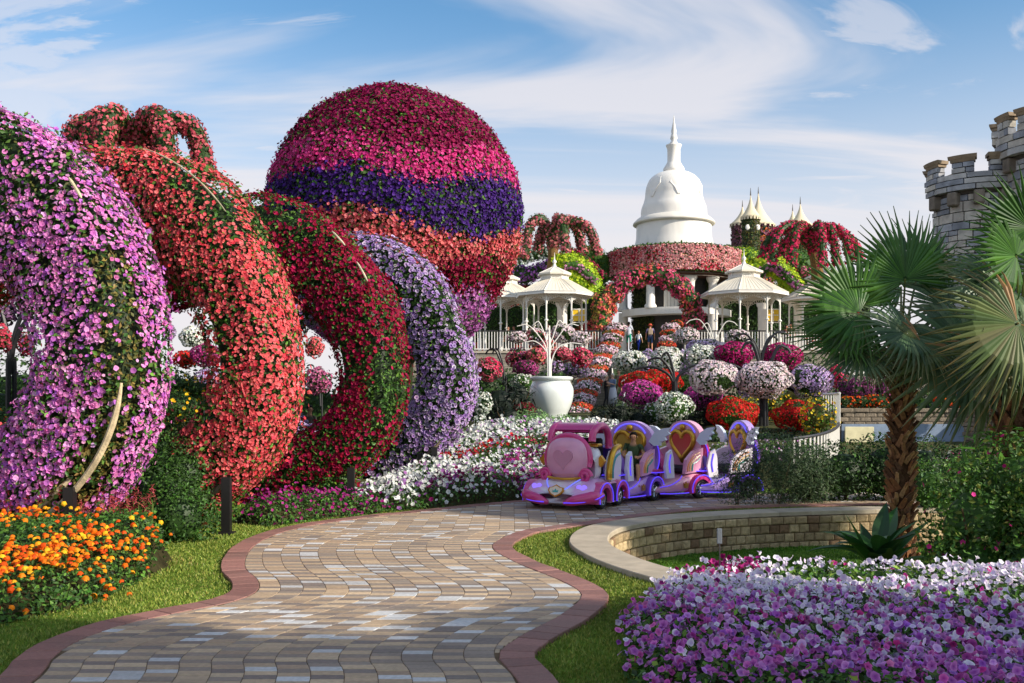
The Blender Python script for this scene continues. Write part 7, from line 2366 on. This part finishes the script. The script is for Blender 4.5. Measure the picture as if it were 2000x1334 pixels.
# curved white railing
cr = thing('curved_railing', 'curved white railing with a dark top rail behind the hedge', 'railing', (7.2, 22, 0.3))
RLN = spline([P(1548, 857, 20.8), P(1590, 851, 21.2), P(1622, 842, 22.0), P(1637, 832, 23.5), P(1638, 826, 25.0)], 40)
v, f = tube(RLN, 0.035, 6); MB().add(v, f, lin(44, 42, 46)).build('top_rail', M_BLACK, cr)
seg = np.concatenate([[0], np.cumsum(np.linalg.norm(np.diff(RLN, axis=0), axis=1))])
bm_ = MB(); bm_.add(*box(-0.018, 0.018, -0.018, 0.018, -1.0, -0.02), WHITE); bmm = bm_.mesh('baluster', M_WHITE)
for t in np.arange(0.05, seg[-1], 0.17):
    q = [float(np.interp(t, seg, RLN[:, i])) for i in range(3)]
    place('baluster', bmm, cr, Matrix.Translation(q))
fr = thing('upper_railing', 'second flight of white railing rising behind the curved one', 'railing', P(1630, 830, 25.5))
A = P(1608, 770, 27.0); B_ = P(1640, 768, 25.2)
RL2 = spline([A, (A + B_) / 2 + [0.1, 0, 0], B_], 12)
v, f = tube(RL2, 0.035, 6); MB().add(v, f, WHITE).build('top_rail', M_WHITE, fr)
for t in np.linspace(0, 1, 10):
    q = A + (B_ - A) * t + [0.1 * (1 - abs(2 * t - 1)), 0, 0]
    v, f = tube([q, q - [0, 0, 0.85]], 0.018, 5); MB().add(v, f, WHITE).build('baluster', M_WHITE, fr)

# ------------------------------------------------------------------ people
def person(label, loc, face, h=1.72, pose='stand', skin=(190, 140, 110), hair=(40, 30, 26), top=(200, 200, 205), bottom=(60, 70, 110), shoes=(60, 56, 54), sleeves=True, long_legs=True, hat=None, extras=None, seed=0, shirt_len=0.52):
    """one skinned body; pose: stand, walk, hold (hands before the chest), lean, sit"""
    r = np.random.default_rng(seed)
    s = h / 1.72
    J = {'pel': (0, 0, 0.93), 'waist': (0, 0.0, 1.06), 'chest': (0.01, 0, 1.28), 'neck': (0.015, 0, 1.46), 'neck2': (0.025, 0, 1.53), 'head': (0.035, 0, 1.60), 'top': (0.03, 0, 1.67)}
    wk = {'stand': 0.04, 'walk': 0.20, 'hold': 0.05, 'lean': 0.05, 'sit': 0.0}[pose]
    for sd, n in ((1, 'L'), (-1, 'R')):
        w = wk * sd
        J['hip' + n] = (0, 0.095 * sd, 0.90)
        J['sho' + n] = (0.0, 0.185 * sd, 1.40)
        if pose == 'sit':
            J['kne' + n] = (0.44, 0.12 * sd, 0.93); J['ank' + n] = (0.46 + 0.05 * sd, 0.13 * sd, 0.50); J['toe' + n] = (0.62 + 0.05 * sd, 0.15 * sd, 0.46)
            J['elb' + n] = (0.12, 0.25 * sd, 1.16); J['wri' + n] = (0.34, 0.12 * sd, 1.12); J['han' + n] = (0.42, 0.09 * sd, 1.13)
        else:
            J['kne' + n] = (w * 0.6 + 0.03, 0.10 * sd, 0.49); J['ank' + n] = (w - (0.08 if w < 0 else 0), 0.10 * sd, 0.09 + (0.04 if w < -0.1 else 0)); J['toe' + n] = (w + 0.12, 0.12 * sd, 0.035)
            if pose in ('hold', 'lean'):
                J['elb' + n] = (0.06, 0.25 * sd, 1.13); J['wri' + n] = (0.27, 0.10 * sd, 1.20 if pose == 'hold' else 1.08); J['han' + n] = (0.34, 0.06 * sd, 1.24 if pose == 'hold' else 1.07)
            else:
                J['elb' + n] = (-w * 0.4 - 0.02, 0.25 * sd, 1.13); J['wri' + n] = (-w * 0.7 + 0.05, 0.27 * sd, 0.88); J['han' + n] = (-w * 0.7 + 0.08, 0.27 * sd, 0.79)
    if pose in ('lean', 'sit'):
        for k in ('chest', 'neck', 'neck2', 'head', 'top', 'shoL', 'shoR'):
            x, y, z = J[k]; J[k] = (x + (z - 0.93) * 0.16, y, z)
    edges = [('pel', 'waist'), ('waist', 'chest'), ('chest', 'neck'), ('neck', 'neck2'), ('neck2', 'head'), ('head', 'top')]
    for n in 'LR':
        edges += [('pel', 'hip' + n), ('hip' + n, 'kne' + n), ('kne' + n, 'ank' + n), ('ank' + n, 'toe' + n), ('chest', 'sho' + n), ('sho' + n, 'elb' + n), ('elb' + n, 'wri' + n), ('wri' + n, 'han' + n)]
    R = dict(pel=(0.15, 0.12), waist=(0.135, 0.105), chest=(0.155, 0.115), neck=(0.06, 0.06), neck2=(0.052, 0.055), head=(0.085, 0.095), top=(0.07, 0.08))
    for n in 'LR':
        R.update({'hip' + n: (0.088,) * 2, 'kne' + n: (0.058,) * 2, 'ank' + n: (0.04,) * 2, 'toe' + n: (0.035,) * 2, 'sho' + n: (0.062,) * 2, 'elb' + n: (0.042,) * 2, 'wri' + n: (0.03,) * 2, 'han' + n: (0.034,) * 2})
    # fingers and thumb on every hand
    for n, sd in (('L', 1), ('R', -1)):
        hx, hy, hz = J['han' + n]
        d = unit(np.array(J['han' + n]) - np.array(J['wri' + n]))
        sidev = unit(np.cross(d, [0, sd, 0.3]) + 1e-6)
        for i, (o, ln) in enumerate(((-0.024, 0.062), (-0.008, 0.075), (0.009, 0.070), (0.024, 0.055))):
            a = np.array(J['han' + n]) + sidev * o + d * 0.02
            J['f%d%s' % (i, n)] = tuple(a + d * ln * 0.55); J['g%d%s' % (i, n)] = tuple(a + d * ln * 0.95 + np.array([0.012, -0.012 * sd, 0]))
            R['f%d%s' % (i, n)] = R['g%d%s' % (i, n)] = (0.0095,) * 2
            edges += [('han' + n, 'f%d%s' % (i, n)), ('f%d%s' % (i, n), 'g%d%s' % (i, n))]
        t = np.array(J['wri' + n]) + (np.array(J['han' + n]) - np.array(J['wri' + n])) * 0.6
        J['th' + n] = tuple(t + sidev * -0.05 + d * 0.035); R['th' + n] = (0.011,) * 2
        edges += [('wri' + n, 'th' + n)]
    names = list(J)
    me = bpy.data.meshes.new('body')
    me.from_pydata([tuple(c * s for c in J[n]) for n in names], [(names.index(a), names.index(b)) for a, b in edges], [])
    o = bpy.data.objects.new('body_tmp', me)
    COL.objects.link(o)
    md = o.modifiers.new('skin', 'SKIN'); md.use_smooth_shade = True
    me.skin_vertices[0]
    for i, n in enumerate(names):
        me.skin_vertices[0].data[i].radius = tuple(q * s for q in R[n])
        me.skin_vertices[0].data[i].use_root = (n == 'pel')
    sb = o.modifiers.new('sub', 'SUBSURF'); sb.levels = sb.render_levels = 1
    dg = bpy.context.evaluated_depsgraph_get()
    em = bpy.data.meshes.new_from_object(o.evaluated_get(dg))
    bpy.data.objects.remove(o)
    V = np.empty(len(em.vertices) * 3); em.vertices.foreach_get('co', V); V = V.reshape(-1, 3)
    # colour every vertex by its nearest bone
    def seg_d(p, a, b):
        a, b = np.array(a) * s, np.array(b) * s
        t = np.clip(((p - a) @ (b - a)) / (((b - a) ** 2).sum() + 1e-12), 0, 1)
        return np.linalg.norm(p - a - t[:, None] * (b - a), axis=1), t
    best = np.full(len(V), 9e9); C = np.zeros((len(V), 3))
    for a, b in edges:
        d, t = seg_d(V, J[a], J[b])
        rad = max(R[a][0], R[b][0]) * s
        d = d - rad * 0.6
        c = np.tile(lin(skin), (len(V), 1))
        if a in ('pel', 'waist', 'chest') and b != 'neck' and not b.startswith('hip'): c = np.tile(lin(top), (len(V), 1))
        if a == 'chest' and b == 'neck': c = np.where((t < 0.75)[:, None], lin(top), lin(skin))
        if b.startswith('hip') or a.startswith('hip'): c = np.tile(lin(bottom), (len(V), 1))
        if a.startswith('hip') and not long_legs: c = np.where((t < 0.85)[:, None], lin(bottom), lin(skin))
        if a.startswith('kne'): c = np.tile(lin(bottom if long_legs else skin), (len(V), 1))
        if a.startswith('ank'): c = np.tile(lin(shoes), (len(V), 1))
        if a.startswith('sho'): c = np.where((t < (1.0 if sleeves else 0.55))[:, None], lin(top), lin(skin))
        if a.startswith('elb'): c = np.tile(lin(skin), (len(V), 1))
        k = d < best
        best[k] = d[k]; C[k] = c[k]
    att = em.attributes.new('Col', 'FLOAT_COLOR', 'POINT')
    att.data.foreach_set('color', np.c_[C, np.ones(len(C))].astype(np.float32).ravel())
    em.materials.clear(); em.materials.append(M_CLOTH)
    em.polygons.foreach_set('use_smooth', np.ones(len(em.polygons), bool))
    rot = math.atan2(face[1], face[0])
    th = thing('person', label, 'person', loc, 'visitors in the garden', rotz=rot)
    mw = WM[th.name]
    bo = place('body', em, th, mw)
    hd = np.array(J['head']) * s
    # face and hair
    m_ = MB()
    v, f = ellip(hd + np.array([-0.018, 0, 0.035]) * s, np.array([0.098, 0.092, 0.098]) * s, 10, 14)
    k = ~((v[:, 0] > hd[0] + 0.03 * s) & (v[:, 2] < hd[2] + 0.06 * s))
    v[~k, 0] = hd[0] + 0.02 * s
    m_.add(v, f, lin(hair)); m_.build('hair', M_CLOTH, th, smooth=True, mw=mw)
    m_ = MB()
    for sd in (-1, 1):
        v, f = ellip(hd + np.array([0.080, 0.032 * sd, 0.005]) * s, np.array([0.008, 0.014, 0.009]) * s, 5, 8); m_.add(v, f, lin(30, 24, 22))
        v, f = ellip(hd + np.array([0.0, 0.092 * sd, -0.005]) * s, np.array([0.022, 0.010, 0.03]) * s, 5, 8); m_.add(v, f, lin(skin))
    v, f = ellip(hd + np.array([0.094, 0, -0.018]) * s, np.array([0.016, 0.012, 0.022]) * s, 5, 8); m_.add(v, f, lin(skin))
    v, f = ellip(hd + np.array([0.080, 0, -0.052]) * s, np.array([0.008, 0.026, 0.007]) * s, 5, 8); m_.add(v, f, lin(150, 80, 76))
    m_.build('facial_features', M_CLOTH, th, mw=mw)
    if hat:
        v, f = lathe([(0.02, 0.11), (0.08, 0.10), (0.10, 0.05), (0.105, 0.02), (0.17, 0.0), (0.17, -0.006)], 16)
        MB().add(v * s + hd + np.array([0.0, 0, 0.045]) * s, f, lin(hat)).build('hat', M_CLOTH, th, smooth=True, mw=mw)
    for e in (extras or []):
        if e[0] == 'skirt':
            v, f = lathe([(0.14, 1.0), (0.17, 0.9), (0.21, 0.6), (0.23, e[2]), (0.21, e[2] - 0.005)], 16); MB().add(v * s, f, lin(e[1])).build('skirt', M_CLOTH, th, smooth=True, mw=mw)
        if e[0] == 'backpack':
            v, f = cbox(-0.27, -0.12, -0.14, 0.14, 1.02, 1.42, 0.04); MB().add(v * s, f, lin(e[1])).build('backpack', M_CLOTH, th, mw=mw)
        if e[0] == 'longhair':
            v, f = ellip((hd / s + [-0.06, 0, -0.10]), (0.07, 0.09, 0.17), 9, 12); MB().add(v * s, f, lin(e[1])).build('long_hair', M_CLOTH, th, smooth=True, mw=mw)
    return th


def gp(px, py, d): return P(px, py, d)


def at_floor(px, d, z): return ((px - 1000) / F * d, d, z)


person('man in a pale grey shirt and green shorts at the head of the stairs', at_floor(1228, 58.4, TZ), (0.25, 1), 1.76, 'walk', skin=(96, 66, 52), hair=(20, 18, 18), top=(196, 200, 210), bottom=(40, 150, 120), long_legs=False, sleeves=False, seed=1)
person('child in a white shirt and blue trousers at the head of the stairs', at_floor(1247, 58.5, TZ), (0.6, 0.9), 1.22, 'walk', skin=(206, 160, 130), hair=(150, 100, 70), top=(226, 228, 232), bottom=(30, 50, 150), seed=2)
person('woman with a hat, backpack and denim shorts at the head of the stairs', at_floor(1270, 58.6, TZ), (0.1, 1), 1.64, 'stand', skin=(200, 140, 110), hair=(120, 60, 40), top=(120, 110, 150), bottom=(60, 84, 130), long_legs=False, hat=(190, 80, 60), extras=[('backpack', (170, 150, 130))], seed=3)
sz_ = lambda y: 1.42 + (TZ - 1.42) * max(0, math.floor((y - 50.4) / 0.4 + 1)) / NS if y > 50.4 else 1.42
person('grey haired person in a blue patterned top at the stair foot', at_floor(1197, 48.4, 1.45), (-0.8, -0.6), 1.70, 'hold', skin=(206, 160, 136), hair=(214, 206, 190), top=(110, 124, 150), bottom=(196, 196, 206), extras=[('skirt', (196, 196, 206), 0.18)], seed=4)
person('person in dark clothes standing left of the grey haired one at the stair foot', at_floor(1184, 49.6, 1.45), (0.9, -0.3), 1.66, 'hold', skin=(196, 150, 126), hair=(196, 184, 160), top=(44, 40, 40), bottom=(40, 40, 44), seed=5)
person('person in a white shirt and white trousers on the lower steps', at_floor(1222, 50.0, 1.45), (0.3, -1), 1.76, 'stand', skin=(180, 130, 104), hair=(50, 36, 30), top=(232, 232, 234), bottom=(214, 220, 230), sleeves=False, seed=6)
person('person in a brown patterned top half hidden behind the grey haired one', at_floor(1209, 50.9, 1.75), (-0.2, -1), 1.64, 'stand', skin=(200, 150, 124), hair=(150, 110, 80), top=(120, 104, 90), bottom=(80, 74, 70), seed=7)
person('man in a white shirt leaning on the railing inside the left gazebo', at_floor(1069, 59.2, TZ), (0.9, 0.3), 1.72, 'stand', skin=(120, 84, 66), hair=(20, 16, 16), top=(226, 222, 212), bottom=(90, 90, 100), seed=8)
person('woman with long dark hair in a green top in the gazebo behind the globe', at_floor(993, 60.0, TZ), (-0.5, -0.8), 1.62, 'stand', skin=(190, 140, 116), hair=(36, 26, 24), top=(60, 80, 44), bottom=(40, 40, 44), extras=[('longhair', (36, 26, 24))], seed=9)
person('person in a dark top beside the woman in green behind the globe', at_floor(1004, 60.6, TZ), (-0.8, -0.5), 1.70, 'stand', skin=(150, 106, 86), hair=(24, 20, 20), top=(30, 30, 36), bottom=(36, 36, 44), seed=10)
person('woman with long dark hair in a dark red top by the railing near the palm', at_floor(1532, 58.9, TZ), (0.8, -0.5), 1.60, 'lean', skin=(190, 136, 110), hair=(40, 26, 24), top=(96, 40, 36), bottom=(50, 44, 50), extras=[('longhair', (44, 28, 24))], seed=11)
person('man in an olive shirt by the railing near the palm', at_floor(1545, 59.2, TZ), (-0.7, -0.6), 1.74, 'stand', skin=(170, 120, 96), hair=(24, 20, 18), top=(116, 116, 84), bottom=(60, 60, 64), seed=12)
person('dark haired visitor glimpsed between the coral red and crimson rings', at_floor(604, 21.5, 0.25), (0.7, -0.7), 1.36, 'stand', skin=(176, 126, 100), hair=(22, 18, 18), top=(64, 60, 50), bottom=(50, 50, 56), seed=13)
# barefoot passenger in the first carriage
cm = WM[CARS[0].name]
q = cm @ Vector((-0.34, 0.16, -0.06))
hv = (cm.to_3x3() @ Vector((1, 0.55, 0)))
person('barefoot passenger in dark green clothes sitting in the lilac carriage', (q.x, q.y, q.z), (hv.x, hv.y), 1.20, 'sit', skin=(200, 150, 116), hair=(30, 24, 22), top=(74, 92, 62), bottom=(84, 100, 70), shoes=(186, 136, 106), long_legs=False, sleeves=False, seed=14)
